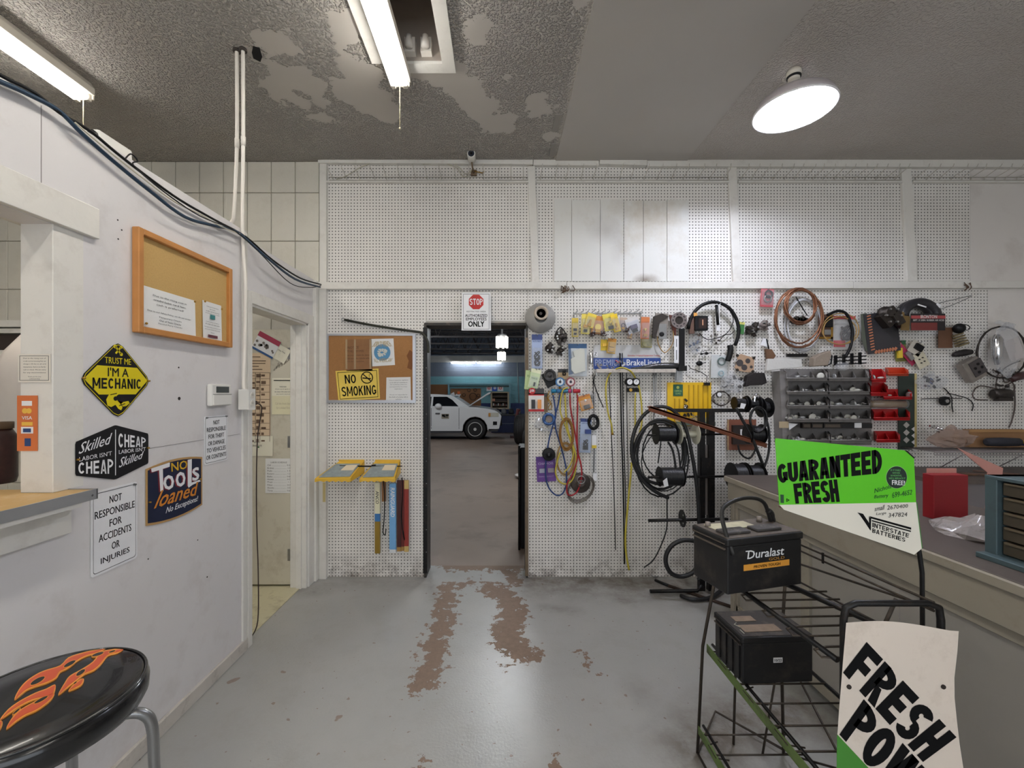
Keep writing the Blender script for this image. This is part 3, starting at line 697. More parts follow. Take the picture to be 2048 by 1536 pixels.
# -- diamond sign
t, w = lthing('diamond_sign', 'black and yellow diamond sign reading TRUST ME I\'M A MECHANIC', 'sign', 157, 299, 760)
r = .0
def diamond(R, c=.02): return [(0-c, R-c), (0, R-c*.55), (c, R-c), (R-c, c), (R-c*.55, 0), (R-c, -c), (c, -R+c), (0, -R+c*.55), (-c, -R+c), (-R+c, -c), (-R+c*.55, 0), (-R+c, c)]
put('plate', MB().prism(diamond(.153), -.0015, 0), signk, t)
q = MB(); outline(q, diamond(.149), .0028, -.0021); q.fix = False; put('border_line', q, signy, t)
put('yellow_band', MB().prism([(-.085, .052), (.085, .052), (.132, .004), (.132, -.002), (.078, -.056), (-.078, -.056), (-.132, -.002), (-.132, .004)], -.002, -.0015), signy, t)
q = MB(); q.text('TRUST ME', 0, .074, .112, .024, -.0022, bold=.02); put('lettering', q, signy, t)
q = MB(); q.text("I'M A", 0, .030, .088, .034, -.0026, bold=.03); q.blockq('MECHANIC', (-.104, -.034), (.104, -.034), (.104, .006), (-.104, .006), -.0026, .29, .19, .16); put('lettering', q, signk, t)
q = MB()
for s_ in (-1, 1): q.box(-.0035, .0035, -.0022, -.0016, .098, .132, ang=s_*.7); 
q.disc(-.013, .129, .0075, -.0022, -.0016, 10, .003); q.disc(.013, .129, .006, -.0022, -.0016, 10); q.disc(.013, .101, .007, -.0022, -.0016, 10); put('tool_emblem', q, signy, t)
q = MB(); q.prism([(-.04, -.058), (-.05, -.075), (-.045, -.098), (-.03, -.104), (-.012, -.096), (.0, -.112), (.012, -.118), (.018, -.108), (.01, -.094), (.022, -.086), (.044, -.082), (.05, -.092), (.035, -.102), (.02, -.104), (.012, -.092), (-.004, -.08), (-.008, -.062), (.004, -.054), (.0, -.046), (-.014, -.040), (-.032, -.045)], -.0024, -.0018); put('mechanic_figure', q, signy, t)
q = MB(); q.disc(-.012, -.072, .009, -.0027, -.0022, 10); q.box(-.034, -.006, -.0027, -.0022, -.056, -.053, ang=.2); q.box(.002, .03, -.0027, -.0022, -.098, -.095, ang=.3); put('figure_lines', q, signk, t)
pins(t, [(-.138, .003), (.138, .0)])
# -- hexagon sign
t, w = lthing('hexagon_sign', 'black six-sided sign about skilled and cheap labor', 'sign', 151, 294, 905)
hx = [(-.149, .059), (-.006, .104), (.0, .105), (.006, .104), (.149, .059), (.152, .05), (.152, -.062), (.149, -.068), (.006, -.103), (-.006, -.103), (-.149, -.06), (-.152, -.052), (-.152, .05)]
put('plate', MB().prism(hx, -.0015, 0), signk, t)
q = MB(); q.box(-.0015, .0015, -.0021, -.0016, -.088, .088)
q.textq('Skilled', (-.142, .014), (-.014, .038), (-.014, .078), (-.142, .052), -.0021, .02, .45)
q.textq("LABOR ISN'T", (-.140, -.012), (-.016, -.008), (-.016, .008), (-.140, .004), -.0021, .01)
q.blockq('CHEAP', (-.143, -.054), (-.010, -.080), (-.010, -.022), (-.143, -.016), -.0021, .27, .18, .18)
q.blockq('CHEAP', (.012, .018), (.138, .004), (.138, .042), (.012, .074), -.0021, .27, .18, .18)
q.textq("LABOR ISN'T", (.014, -.008), (.138, -.012), (.138, .003), (.014, .008), -.0021, .01)
q.textq('Skilled', (.014, -.062), (.128, -.040), (.128, -.012), (.014, -.024), -.0021, .02, .45)
put('lettering', q, signw, t); pins(t, [(-.147, -.004), (.147, -.002)])
# -- no tools loaned
t, w = lthing('tin_sign', 'navy tin sign with a tan rim reading NO TOOLS loaned', 'sign', 290, 403, 977)
def bulge(w_, h_, b_, n=8):
    top = [(-w_/2+w_*k/n, h_/2+b_*(1-(2*k/n-1)**2)) for k in range(n+1)]; return top+[(x, -z) for x, z in top[::-1]]
put('plate', MB().prism(bulge(w, .238, .018), -.002, 0), mat('sign_tan', (190, 150, 96), .4), t); put('navy_field', MB().prism(bulge(w-.018, .222, .017), -.0026, -.002), mat('sign_navy', (28, 36, 62), .35), t)
def Q(zx, zy): p = lw(120+zx/3.84, 780+zy/3.84); return (p.y-t.location.y, p.z-t.location.z)
def ql(txt, a, b_, c_, d, y, bold=0, sh=0, sx=0, sy=0): q.textq(txt, *[Q(p[0]+sx, p[1]+sy) for p in (a, b_, c_, d)], y, bold, sh)
TL = [('T', (722,782), (822,768), (832,560), (694,606), .05), ('o', (790,770), (868,757), (862,648), (784,664), .06), ('o', (884,748), (956,732), (950,622), (880,640), .06), ('l', (974,735), (1000,728), (1002,532), (974,538), .03), ('s', (1010,700), (1060,686), (1058,588), (1008,606), .06)]
q = MB()
for a_ in TL: ql(*a_[:5], -.0031, a_[5])
q.prism([Q(972, 735), Q(1000, 712), Q(1062, 690), Q(1074, 700), Q(1010, 728), Q(980, 750)], -.0032, -.0027); ql('No Exceptions!', (802,962), (1056,862), (1052,812), (808,902), -.0031, .02, .3); put('lettering', q, signw, t)
q = MB()
for a_ in TL: ql(*a_[:5], -.00275, a_[5]+.03, 0, -9, 6)
put('letter_shadow', q, mat('sign_maroon', (120, 36, 48), .4), t, kind='stuff')
q = MB(); ql('NO', (848,628), (968,602), (968,538), (845,562), -.0034, .05); put('lettering', q, mat('sign_gold', (222, 176, 44), .4), t)
q = MB(); ql('loaned', (712,912), (1056,800), (1050,706), (742,778), -.0037, .04, .35); put('lettering', q, mat('sign_orange', (216, 136, 48), .4), t); pins(t, [(-.150, -.024), (.150, .012)])
# -- two white notices
def notice(name, label, px0, px1, py, h, lines, szs):
    t, w = lthing(name, label, 'sign', px0, px1, py)
    put('plate', MB().prism(rrect(w, h, .012), -.0015, 0), signw, t)
    q = MB(); outline(q, rrect(w*.92, h*.945, .010), .0022, -.0021); q.fix = False
    n = len(lines)
    for i, (l_, f_) in enumerate(zip(lines, szs)):
        q.text(l_, 0, h*(.5-(i+.5)/n)*.86, w*f_, h*.86/n*.62, -.0021, bold=.025)
    put('lettering', q, signk, t); pins(t, [(-w*.42, h*.47), (w*.42, h*.47)], mat('nail', (120, 120, 120), .4, .8), 'nail'); return t
notice('notice_sign', 'large white sign disclaiming accidents or injuries, under the serving counter end', 180, 273, 1054, .312, ['NOT', 'RESPONSIBLE', 'FOR', 'ACCIDENTS', 'OR', 'INJURIES'], [.26, .86, .26, .70, .17, .62])
notice('notice_sign', 'small white sign disclaiming theft or damage to vehicles, under the thermostat', 407, 454, 878, .245, ['NOT', 'RESPONSIBLE', 'FOR THEFT', 'OR DAMAGE', 'TO VEHICLES', 'OR CONTENTS'], [.26, .80, .66, .70, .80, .84])
# -- cork board and its two papers
t, w = lthing('cork_board', 'oak-framed cork board with two pinned letters on the partition', 'notice board', 262, 454, 592)
oak = mat('oak_frame', (196, 134, 72), .45, var=.12, scale=14, bump=.2); cork = mat('cork', (202, 166, 104), .85, var=.10, scale=160, bump=.5, bscale=200)
H_ = .427; f_ = .026
put('cork_sheet', MB().box(-w/2+.01, w/2-.01, -.012, 0, -H_/2+.01, H_/2-.01), cork, t)
for a in ((-w/2, -w/2+f_, -H_/2, H_/2), (w/2-f_, w/2, -H_/2, H_/2), (-w/2+f_, w/2-f_, H_/2-f_, H_/2), (-w/2+f_, w/2-f_, -H_/2, -H_/2+f_)):
    put('frame_side', MB().box(a[0], a[1], -.030, 0, a[2], a[3]).bevel(.003), oak, t)
cb = t
def sheet(name, label, T, x0, x1, z0, z1, y, lines, cat='paper', m=paper, im=ink, ang=0, group=None, pinpts=None, curl=.004):
    """a sheet of paper hung on a board T; lines = (text, width share, height)"""
    w_, h_ = x1-x0, z1-z0; mw = T.matrix_world if False else (Matrix.Translation(T.location) @ T.rotation_euler.to_matrix().to_4x4())
    o = thing(name, label, cat, mw @ Vector(((x0+x1)/2, y, (z0+z1)/2)), (0, 0, T.rotation_euler.z), group)
    q = MB(); n = 8; ca, sa = math.cos(ang), math.sin(ang)
    def R(x, z): return (x*ca-z*sa, x*sa+z*ca)
    g = [[q.v((R(w_*(i/n-.5), h_*(k/n-.5))[0], -.001-curl*(abs(i/n-.5)*2)**2*(1-k/n), R(w_*(i/n-.5), h_*(k/n-.5))[1])) for k in range(n+1)] for i in range(n+1)]
    for i in range(n):
        for k in range(n): q.f([g[i][k], g[i+1][k], g[i+1][k+1], g[i][k+1]], True)
    q.fix = False; put('sheet', q, m, o)
    q = MB(); z = h_/2*.86; tot = sum(l[2] for l in lines)
    for s_, f2, hh in lines:
        k = hh/tot*h_*.9
        if s_:
            c = R(0, z-k/2); q.text(s_, c[0], c[1], w_*f2, k*.55, -.0018-curl*.5, ang)
        z -= k
    if lines: put('lettering', q, im, o)
    for x, z in (pinpts or []): c = R(x*w_, z*h_); put('push_pin', MB().ball((c[0], -.006-curl, c[1]), .005, 8, 6), gold, o)
    return o
sheet('letter', 'letter asking for cash because of card fees, pinned on the oak cork board', t, -w/2+.026, .035, -.185, -.015, -.0135,
      [('', 0, .6), ('Due to the rising cost in', .62, 1), ('credit/debit card fees,', .6, 1), ('cash is preferred!', .5, 1.1), ('', 0, .9), ('Due to our Safety Policy, we do not accept', .8, .8), ('', 0, .3), ('Temporary Checks', .42, .8), ('Out of State Checks', .4, .8), ('Second Party Checks', .44, .8), ('', 0, .7)], pinpts=[(-.44, -.42), (.46, .46)])
o = sheet('letter', 'narrower letter with a small teal picture, pinned on the oak cork board', t, .085, .225, -.192, .0, -.0135,
      [('', 0, .4), ('Customer Pricing Notice', .62, .9), ('Dear Customer,', .3, .8), ('we offer a cash discount on all', .7, .8), ('services paid in cash or check', .75, .8), ('', 0, 2.4), ('A card surcharge will apply to', .7, .8), ('all credit and debit sales', .74, .8), ('', 0, .4), ('This helps us keep our prices low and', .84, .8), ('serve you better every day', .8, .8), ('', 0, .3), ('Thank you,', .2, .8), ('', 0, 2.0)], pinpts=[(-.45, .47), (.45, .40)])
put('teal_picture', MB().box(-.020, .016, -.0062, -.0055, .012, .034), flat((70, 140, 140)), o); put('logo_strip', MB().box(-.035, .035, -.0062, -.0055, -.083, -.069), flat((110, 60, 70)), o)
# -- thermostat keypad, junction box, conduit
t, w = lthing('thermostat', 'white wall keypad with a grey display above the small notice', 'thermostat', 412, 452, 790)
put('case', MB().box(-.078, .078, -.028, 0, -.057, .057).bevel(.008, 2), mat('abs_white', (228, 226, 220), .35, var=.02), t)
put('display', MB().box(-.045, .055, -.0295, -.027, .012, .044), flat((74, 78, 76), .2), t); put('flap', MB().box(-.070, .074, -.032, -.026, -.052, .002).bevel(.002), mat('abs_white'), t); put('flap_line', MB().box(-.07, .074, -.0325, -.0265, .002, .005), flat((160, 158, 152)), t)
pj = lw(476, 797)
t = thing('junction_box', 'white outlet box with two sockets at the foot of the conduit', 'socket', (LX+.014, 2.39, 1.46), (0, 0, PI/2))
q = MB().box(-.035, .035, -.055, 0, -.058, .058).bevel(.004); put('box', q, mat('abs_white'), t)
put('face_plate', MB().box(-.036, .036, -.060, -.055, -.060, .060).bevel(.003), mat('abs_white'), t)
for z in (-.022, .024):
    q = MB(); q.disc(0, z, .017, -.064, -.06, 16); so = put('socket', q, mat('abs_cream', (215, 210, 198), .4), t)
    q = MB()
    for x in (-.006, .006): q.box(x-.001, x+.001, -.0645, -.0638, z-.002, z+.006)
    put('slot', q, flat((40, 38, 36)), so)
q = MB(); pts = [(LX+.05, 2.455, 1.44), (LX+.06, 2.50, 1.425), (LX+.045, 2.535, 1.38), (LX+.02, 2.535, 1.2), (LX+.018, 2.53, .8), (LX+.02, 2.545, .4), (LX+.02, 2.54, .12), (LX-.03, 2.56, .01)]
cordt = thing('extension_lead', 'brown power cord hanging from the outlet box beside the side doorway', 'cord', (LX+.05, 2.455, 1.44))
def rel(pts, o): return [Vector(p)-Vector(o) for p in pts]
put('cable', MB().tube(spline(rel(pts, (LX+.05, 2.455, 1.44)), 5), .0035, 6), mat('brown_cord', (58, 40, 34), .5), cordt); put('plug', MB().box(-.012, .012, -.028, .01, -.012, .012).bevel(.003), mat('brown_cord'), cordt)
pipem = mat('painted_pipe', (232, 226, 216), .4, var=.03)
for (nm, lab, pts) in (('conduit', 'white painted conduit running from the ceiling down to the outlet box', [(-1.395, 2.28, CEIL), (-1.43, 2.34, 2.9), (-1.468, 2.395, 2.44), (LX+.03, 2.40, 2.1), (LX+.026, 2.40, 1.75), (LX+.026, 2.39, 1.56), (LX+.03, 2.39, 1.515)]),
                       ('conduit', 'white painted conduit that bends behind the top of the partition', [(-1.432, 2.285, CEIL), (-1.478, 2.36, 2.9), (-1.525, 2.41, 2.55), (-1.55, 2.43, 2.49), (-1.60, 2.44, 2.46)])):
    t = thing(nm, lab, 'pipe', pts[0]); put('pipe', MB().tube(spline(rel(pts, pts[0]), 4), .0098, 10), pipem, t)
    d = Vector(pts[-3])-Vector(pts[0]) if 0 else Vector(pts[1])-Vector(pts[0]); put('coupling', MB().tube([d*.95, d*1.05], .0125, 10), pipem, t)
    put('ceiling_collar', MB().lathe([(.0125, -.012), (.02, -.012), (.02, 0), (.0125, 0)], (0, 0, 0), 'z', 12), mat('collar_dark', (60, 52, 46), .7), t)
# -- cables lying on top of the partition
def cab(px_pts, X=-1.462, z=0): return [lw(x, y, X)+Vector((0, 0, z)) for x, y in px_pts]
def cable(name, label, pts, r, m, cat='cable', n=5):
    o = Vector(pts[0]); t = MB().tube(spline(rel(pts, o), n), r, 6); return put(name, t, m, loc=o, label=label, cat=cat)
cable('data_cable', 'blue-grey cable draped along the top of the partition', cab([(-60,140),(0,163),(60,190),(118,222),(165,268),(230,325),(300,382),(370,434),(430,452),(474,464)])+cab([(530,512),(590,558),(640,574)], -1.40), .0075, mat('blue_cable', (38, 62, 84), .45))
cable('coax_cable', 'black cable looping along the partition edge under the ceiling', cab([(-60,110),(0,150),(70,186),(120,226),(180,262),(232,305),(290,350),(360,400),(430,440),(492,474)])+cab([(545,520),(600,556),(642,569)], -1.42), .0055, black)
cable('aerial_wire', 'thin dark wire sagging beyond the top of the conduit bend', cab([(250,318),(262,308),(275,322),(268,332)])+cab([(330,385),(400,432),(470,462),(520,506),(580,566),(620,575),(642,571)], -1.41), .0028, black)
cable('grey_wire', 'thin pale wire lying with the cables on the partition top', cab([(150,245),(210,296),(280,352),(350,404),(400,428),(440,452),(480,468)], -1.445), .0028, mat('pale_wire', (196, 190, 170), .5))
# -- small camera on top of the partition
p = lw(228, 288, -1.53); t = thing('mini_camera', 'small white camera perched on top of the partition beside the cables', 'camera', (-1.55, p.y, PT_))
put('body', MB().box(-.03, .03, -.075, .075, .006, .06).bevel(.008, 2), mat('abs_white'), t); put('lens', MB().lathe([(.001, -.085), (.016, -.085), (.016, -.07)], (.012, 0, .035), 'y', 12), flat((40, 40, 42), .2), t); put('foot', MB().box(-.035, .035, .02, .085, 0, .012), mat('abs_white'), t)
# -- post decals
yp = 1.394
t = thing('card_sticker', 'orange sticker listing accepted payment cards on the white post', 'sticker', (-1.568, yp, 1.398))
put('sticker', MB().box(-.034, .034, -.001, 0, -.092, .092), flat((214, 118, 66)), t)
q = MB(); q.box(-.018, .016, -.0016, -.001, .058, .074); q.text('VISA', 0, .018, .034, .011, -.0016, bold=.03); q.box(-.02, .02, -.0016, -.001, -.034, -.012); put('white_marks', q, signw, t)
q = MB(); q.disc(-.008, .041, .009, -.0016, -.001, 12); q.disc(.006, .041, .009, -.0018, -.001, 12); q.box(-.018, .018, -.0016, -.001, -.008, .004); put('gold_marks', q, flat((236, 190, 80)), t, kind='stuff')
q = MB(); q.box(-.008, .012, -.0018, -.001, -.076, -.05); q.box(-.013, .013, -.002, -.0016, -.03, -.017); put('blue_marks', q, flat((44, 70, 120)), t)
t = thing('framed_notice', 'small typed notice with a dark border taped to the white post', 'paper', (-1.543, yp, 1.582))
put('sheet', MB().box(-.055, .052, -.0012, 0, -.048, .046), mat('aged_paper', (226, 220, 208), .6, var=.03), t)
q = MB(); outline(q, [(-.050, .040), (.047, .040), (.047, -.042), (-.050, -.042)], .002, -.0017); q.fix = False
for i, s_ in enumerate(('Due to the rising cost of', 'credit card processing fees we', 'charge a 3% fee on all card', 'transactions, there is no fee for', 'cash or check. We are sorry', 'for any inconvenience')): q.text(s_, 0, .031-.0095*i, .075, .005, -.0017)
q.text('Thank you for your', 0, -.030, .045, .0045, -.0017); q.text('understanding', 0, -.037, .035, .0045, -.0017); put('lettering', q, flat((70, 66, 66)), t)
# -- serving counter
t = thing('serving_counter', 'worn wooden counter ledge with a metal edge strip in the serving opening', 'counter', (-1.64, 0, 1.138))
put('counter_top', MB().box(-.30, .247, -2.9, 1.446, 0, .028).bevel(.002), mat('worn_plywood', (196, 160, 104), .5, var=.12, scale=6, dirt=(215, 205, 185), dirt_amt=.7, dscale=5), t)
put('edge_strip', MB().box(.246, .252, -2.9, 1.448, -.004, .031), mat('edge_metal', (176, 178, 180), .35, .6), t); put('edge_strip', MB().box(.15, .252, 1.4455, 1.4505, -.004, .031), mat('edge_metal'), t)
put('screw', MB().lathe([(.001, .2525), (.004, .2525), (.004, .251)], (0, 1.43, .012), 'x', 8), mat('nail', (120, 120, 120), .4, .8), t)
put('under_board', MB().box(.10, .247, -2.9, 1.40, -.018, 0), white2, t)
# -- seen through the serving opening: office trim, coat, shelf
t = thing('office_shelf', 'white window-like shelf frame on the office block wall', 'shelf', (-4.0, WY-.13, 1.95))
put('frame_rail', MB().box(-.5, .42, -.02, .11, .06, .11), white2, t); put('frame_rail', MB().box(-.5, .42, -.0, .11, .015, .05), white2, t); put('dark_recess', MB().box(-.5, .40, .04, .11, -.12, .01), flat((60, 48, 42)), t); put('lower_rail', MB().box(-.5, .42, -.01, .11, -.16, -.12), white2, t)
t = thing('work_coat', 'off-white coat hanging in the office beside the post', 'coat', (-2.55, 2.25, 1.78))
q = MB(); n = 18; rows = []
for j in range(8):
    z = 0-.085*j; r_ = .02+.11*min(1, j/1.6); rows.append([q.v((r_*(1+.12*math.sin(5*k*2*PI/n+j*.4))*math.cos(2*PI*k/n), .6*r_*math.sin(2*PI*k/n), z+(.03*abs(math.cos(2*PI*k/n)) if j < 2 else 0))) for k in range(n)])
for j in range(7):
    for k in range(n): q.f([rows[j][k], rows[j][(k+1) % n], rows[j+1][(k+1) % n], rows[j+1][k]], True)
q.f(rows[0]); q.f(rows[-1]); put('coat_body', q, mat('coat_cloth', (222, 212, 202), .8, var=.06), t); put('hook', MB().tube([(0, 0, 0), (0, 0, .05), (.02, 0, .07)], .004, 5), steel, t)
p = P(8, 858, 1.9); t = thing('gumball_jar', 'dark jar with reddish contents standing on the serving counter', 'jar', (-1.86, 1.62, 1.0))
p = Vector((-1.86, 1.55, 1.166)); t.location = p
put('jar', MB().lathe([(.001, 0), (.05, 0), (.055, .02), (.055, .17), (.04, .20), (.001, .20)], (0, 0, 0), 'z', 16), mat('dark_jar', (58, 34, 32), .3, var=.4, scale=60), t); put('jar_lid', MB().lathe([(.001, .2), (.045, .2), (.045, .225), (.001, .225)], (0, 0, 0), 'z', 16), flat((90, 70, 50)), t)
# ---------------------------------------------------------------- notices on the open door
DYD = 3.232
def dsheet(label, x0, y0, x1, y1, lines, m=None, ang=0, cat='paper', name='notice', **k):
    m = m or mat('cream_paper', (232, 228, 208), .7, var=.03)
    T = thing('tmp', None, None, P((x0+x1)/2, (y0+y1)/2, DYD)); u = DYD/F; w_, h_ = (x1-x0)*u, (y1-y0)*u
    o = sheet(name, label, T, -w_/2, w_/2, -h_/2, h_/2, k.pop('y', 0), lines, cat, m, k.pop('im', flat((90, 84, 74))), ang, curl=.0015, **k); bpy.data.objects.remove(T); return o
tan = mat('tan_poster', (224, 200, 168), .7, var=.05, scale=5)
o = dsheet('long tan parts chart covering the edge of the open door', 480, 706, 541, 886, [], tan, name='parts_chart', cat='poster'); u = DYD/F
q = MB((510.5, 796, u)); R_ = random.Random(3)
for y in (713, 721, 726, 732, 738): q.box(500, 500+R_.randint(14, 36), -.0035, -.0025, y, y+1.5)
for y in (745, 757, 770, 784, 798, 812, 826, 846, 858, 871): q.box(498, 540, -.0035, -.0025, y, y+.7)
for x in (498, 511, 520, 539.5): q.box(x, x+.7, -.0035, -.0025, 745, 883)
for y in range(748, 882, 13):
    for x in (501, 513, 523): q.box(x, x+R_.choice((5, 7, 9)), -.0035, -.0025, y+R_.randint(0, 3), y+R_.randint(4, 7))
put('chart_lines', q, flat((110, 86, 66)), o)
o = dsheet('cream sheet with a green logo below the tan parts chart', 484, 872, 546, 912, [('', 0, 1), ('APPOINTMENT', .2, 1), ('SERVICE CENTER', .3, 1), ('', 0, 2.5)], y=-.002)
put('green_logo', MB().disc(.012, -.008, .006, -.006, -.004, 12), flat((60, 110, 60)), o)
o = dsheet('white sheet with a black clip above a drawn form, on the open door', 544, 756, 589, 792, [('', 0, 1.5), ('PLEASE READ', .3, .6), ('All jobs must be signed in by', .7, .6), ('the owner of the vehicle before', .75, .6), ('any work is started', .6, .6)]); put('clip', MB().box(-.07, .07, -.006, -.003, .048, .054), ink, o)
dsheet('faded yellowish note below the clipped sheet on the open door', 544, 792, 589, 829, [('', 0, 1), ('Call the front desk', .7, 1), ('for a ticket first', .6, 1), ('', 0, 1)], mat('yellow_note', (228, 222, 188), .7), im=flat((190, 180, 150)))
o = dsheet('white price list sheet low on the open door', 531, 917, 585, 986, [('LABOR SCHEDULE', .6, 1)]+[('%s ...................... %s' % (a, b_), .85, 1) for a, b_ in (('Oil', '0.5'), ('Brakes', '1.5'), ('Pads', '1.0'), ('Rotors', '1.2'), ('Belts', '0.8'), ('Hoses', '0.7'), ('Plugs', '1.1'), ('Filter', '0.3'), ('Shocks', '2.0'), ('Tires', '0.6'))], paper)
o = dsheet('tilted leaflet with a red band and engine pictures at the door top', 509, 671, 557, 709, [], mat('leaflet', (226, 226, 226), .5), ang=-.5, name='leaflet', cat='leaflet', y=-.003)
u = DYD/F
for (x0, x1, z0, z1, m_) in ((-24, 24, 9, 19, flat((160, 50, 76))), (-24, 24, -19, -15, flat((52, 90, 140)))):
    q = MB(); q.box(x0*u, x1*u, -.0042, -.0032, z0*u, z1*u, M=Matrix.Rotation(.5, 4, 'Y')); put('colour_band', q, m_, o)
q = MB()
for k in range(16): a = R_.uniform(-.08, .08); b_ = R_.uniform(-.045, .025); q.disc(a*.88+b_*.48, -a*.48+b_*.88, R_.uniform(.005, .012), -.004, -.0032, 8)
put('engine_pictures', q, flat((120, 112, 104)), o)
o = dsheet('cream card tucked under the red-banded leaflet on the door', 546, 692, 577, 722, [('', 0, 1), ('Auto Parts', .5, 1), ('', 0, 3)], ang=-.5, name='card', cat='card')
q = MB((560, 735, u)); R_ = random.Random(5)
for k in range(5): q.textq(('call', 'shop', '699', 'ask', 'desk')[k], (548+5*k, 742-3*k), (560+5*k, 728-2*k), (558+5*k, 724-2*k), (546+5*k, 738-3*k), 0, 0, .3)
put('handwriting', q, flat((120, 112, 96)), do, loc=P(560, 735, DYD+.0015))
# ---------------------------------------------------------------- stool with flame seat
sc_ = Vector((-1.055, .965, 0)); SZ = .80
t = thing('bar_stool', 'round black vinyl stool with orange flames and grey tube legs', 'stool', sc_)
vinyl = mat('black_vinyl', (20, 20, 22), .22, var=.06, coat=.3, bump=.2, bscale=14)
q = MB(); q.lathe([(.001, SZ-.072), (.165, SZ-.072), (.184, SZ-.062), (.192, SZ-.045), (.193, SZ-.02), (.186, SZ-.004), (.176, SZ+.002), (.12, SZ), (.001, SZ)], (0, 0, 0), 'z', 64); seat = put('seat', q, vinyl, t)
put('seat_piping', MB().tube([(.186*math.cos(k*PI/32), .186*math.sin(k*PI/32), SZ-.001) for k in range(64)], .0035, 6, True), mat('vinyl_piping', (16, 16, 18), .2, coat=.5), seat)
put('seat_pan', MB().lathe([(.001, SZ-.085), (.15, SZ-.085), (.16, SZ-.072), (.001, SZ-.072)], (0, 0, 0), 'z', 40), blackm, t)
def flame(pts, z, name, m):
    q = MB(); P2 = []
    for x, y in spline([(a, b_, 0) for a, b_ in pts], 3, True) and [(v.x, v.y) for v in spline([(a, b_, 0) for a, b_ in pts], 3, True)]:
        w_ = floor_pt(x/3.657, 1150+y/3.657, SZ)-sc_; r_ = math.hypot(w_.x, w_.y)
        if r_ > .178: w_ *= .178/r_
        P2.append((w_.x, w_.y))
    q.prismz(P2, SZ-.002, SZ+z); put(name, q, m, seat)
def shrink(pts, k):
    out = []; n = len(pts)
    ar = sum(pts[i][0]*pts[(i+1) % n][1]-pts[(i+1) % n][0]*pts[i][1] for i in range(n)); sg = 1 if ar > 0 else -1
    for i in range(n):
        a, b_ = Vector(pts[i-1]), Vector(pts[(i+1) % n]); d = (b_-a); d.normalize(); out.append((pts[i][0]-d.y*sg*k, pts[i][1]+d.x*sg*k))
    return out
fy = mat('flame_yellow', (226, 150, 60), .3); fr_ = mat('flame_orange', (205, 84, 52), .3)
for pts in ([(105,918),(135,850),(190,785),(270,730),(340,700),(440,668),(500,610),(600,575),(700,552),(770,548),(700,585),(640,600),(570,635),(500,690),(440,720),(410,765),(340,800),(270,822),(200,850),(150,890)],
            [(425,885),(470,800),(510,745),(590,700),(680,640),(730,575),(800,552),(905,545),(860,580),(790,600),(740,660),(690,705),(620,735),(570,775),(500,830)],
            [(0,1065),(60,990),(150,925),(260,868),(340,838),(402,808),(404,850),(385,885),(330,905),(240,925),(140,975),(60,1030)],
            [(45,1135),(90,1050),(160,985),(250,935),(340,890),(398,868),(380,915),(330,960),(260,1005),(190,1035),(120,1080)],
            [(500,855),(540,805),(590,768),(615,770),(600,810),(560,835)], [(-40,1120),(0,1075),(20,1090),(0,1140),(-60,1190)]):
    flame(pts, .0028, 'flame_outline', fy); flame(shrink(pts, 9), .0034, 'flame_fill', fr_)
for (cx_, cy_, rx, ry, a) in ((275,785,62,20,-.5), (510,660,52,16,-.5), (715,590,48,14,-.3), (590,725,42,17,-.6), (300,925,60,14,-.5), (550,800,18,8,-.6), (120,1010,40,10,-.7), (820,570,30,9,-.3)):
    pts = [(cx_+rx*math.cos(k*PI/8)*math.cos(a)-ry*math.sin(k*PI/8)*math.sin(a), cy_+rx*math.cos(k*PI/8)*math.sin(a)+ry*math.sin(k*PI/8)*math.cos(a)) for k in range(16)]
    flame(pts, .0038, 'flame_eye', fy); flame(shrink(pts, 4), .0042, 'flame_eye', vinyl)
legm = mat('grey_tube', (150, 150, 150), .3, .8, var=.04)
for k in range(4):
    a = .55+k*PI/2; c, s_ = math.cos(a), math.sin(a); pr = [(.02, SZ-.095), (.10, SZ-.095), (.15, SZ-.098), (.185, SZ-.115), (.20, SZ-.16), (.206, SZ-.3), (.235, .02), (.236, .0)]
    put('leg', MB().tube(spline([(r_*c, r_*s_, z) for r_, z in pr], 5), .0125, 10), legm, t)
put('foot_ring', MB().tube([(.222*math.cos(k*PI/20), .222*math.sin(k*PI/20), .28) for k in range(40)], .009, 8, True), legm, t)
# ================================================================ things hung on the back wall (photo-pixel shapes at the wall's depth, metres for thickness)
RW = random.Random(11)
yel = mat('yellow_plastic', (232, 186, 64), .45, var=.05); yel2 = mat('yellow_card', (226, 196, 60), .5, var=.04)
# -- upper wire prong racks above the pegboard bays
def prong_rack(x0, x1, n, label):
    t = PT('prong_rack', label, 'wire rack', (x0+x1)/2, 358, WY-.002, 'wire prong racks under the ceiling')
    for y in (355, 361): t.add('long_wire', t.m().tube([(x0, -.006, y), (x1, -.006, y)], .8, 5), mat('painted_wire', (196, 190, 180), .5))
    for k in range(n):
        x = x0+8+(x1-x0-16)*k/(n-1)+RW.uniform(-3, 3); z = 356; j = RW.uniform(-2, 2)
        t.add('prong', t.m().tube([(x, -.004, 364), (x, -.010, 357), (x+j, -.115, 350+RW.uniform(-3, 3)), (x+j, -.125, 344)], .75, 5), mat('painted_wire'))
prong_rack(659, 1056, 15, 'row of bent wire prongs over the first pegboard bay'); prong_rack(1073, 1454, 15, 'row of bent wire prongs above the six flat boards')
prong_rack(1475, 1798, 16, 'row of bent wire prongs over the third pegboard bay, above the bins'); prong_rack(1824, 2150, 15, 'row of bent wire prongs at the ceiling over the last pegboard bay')
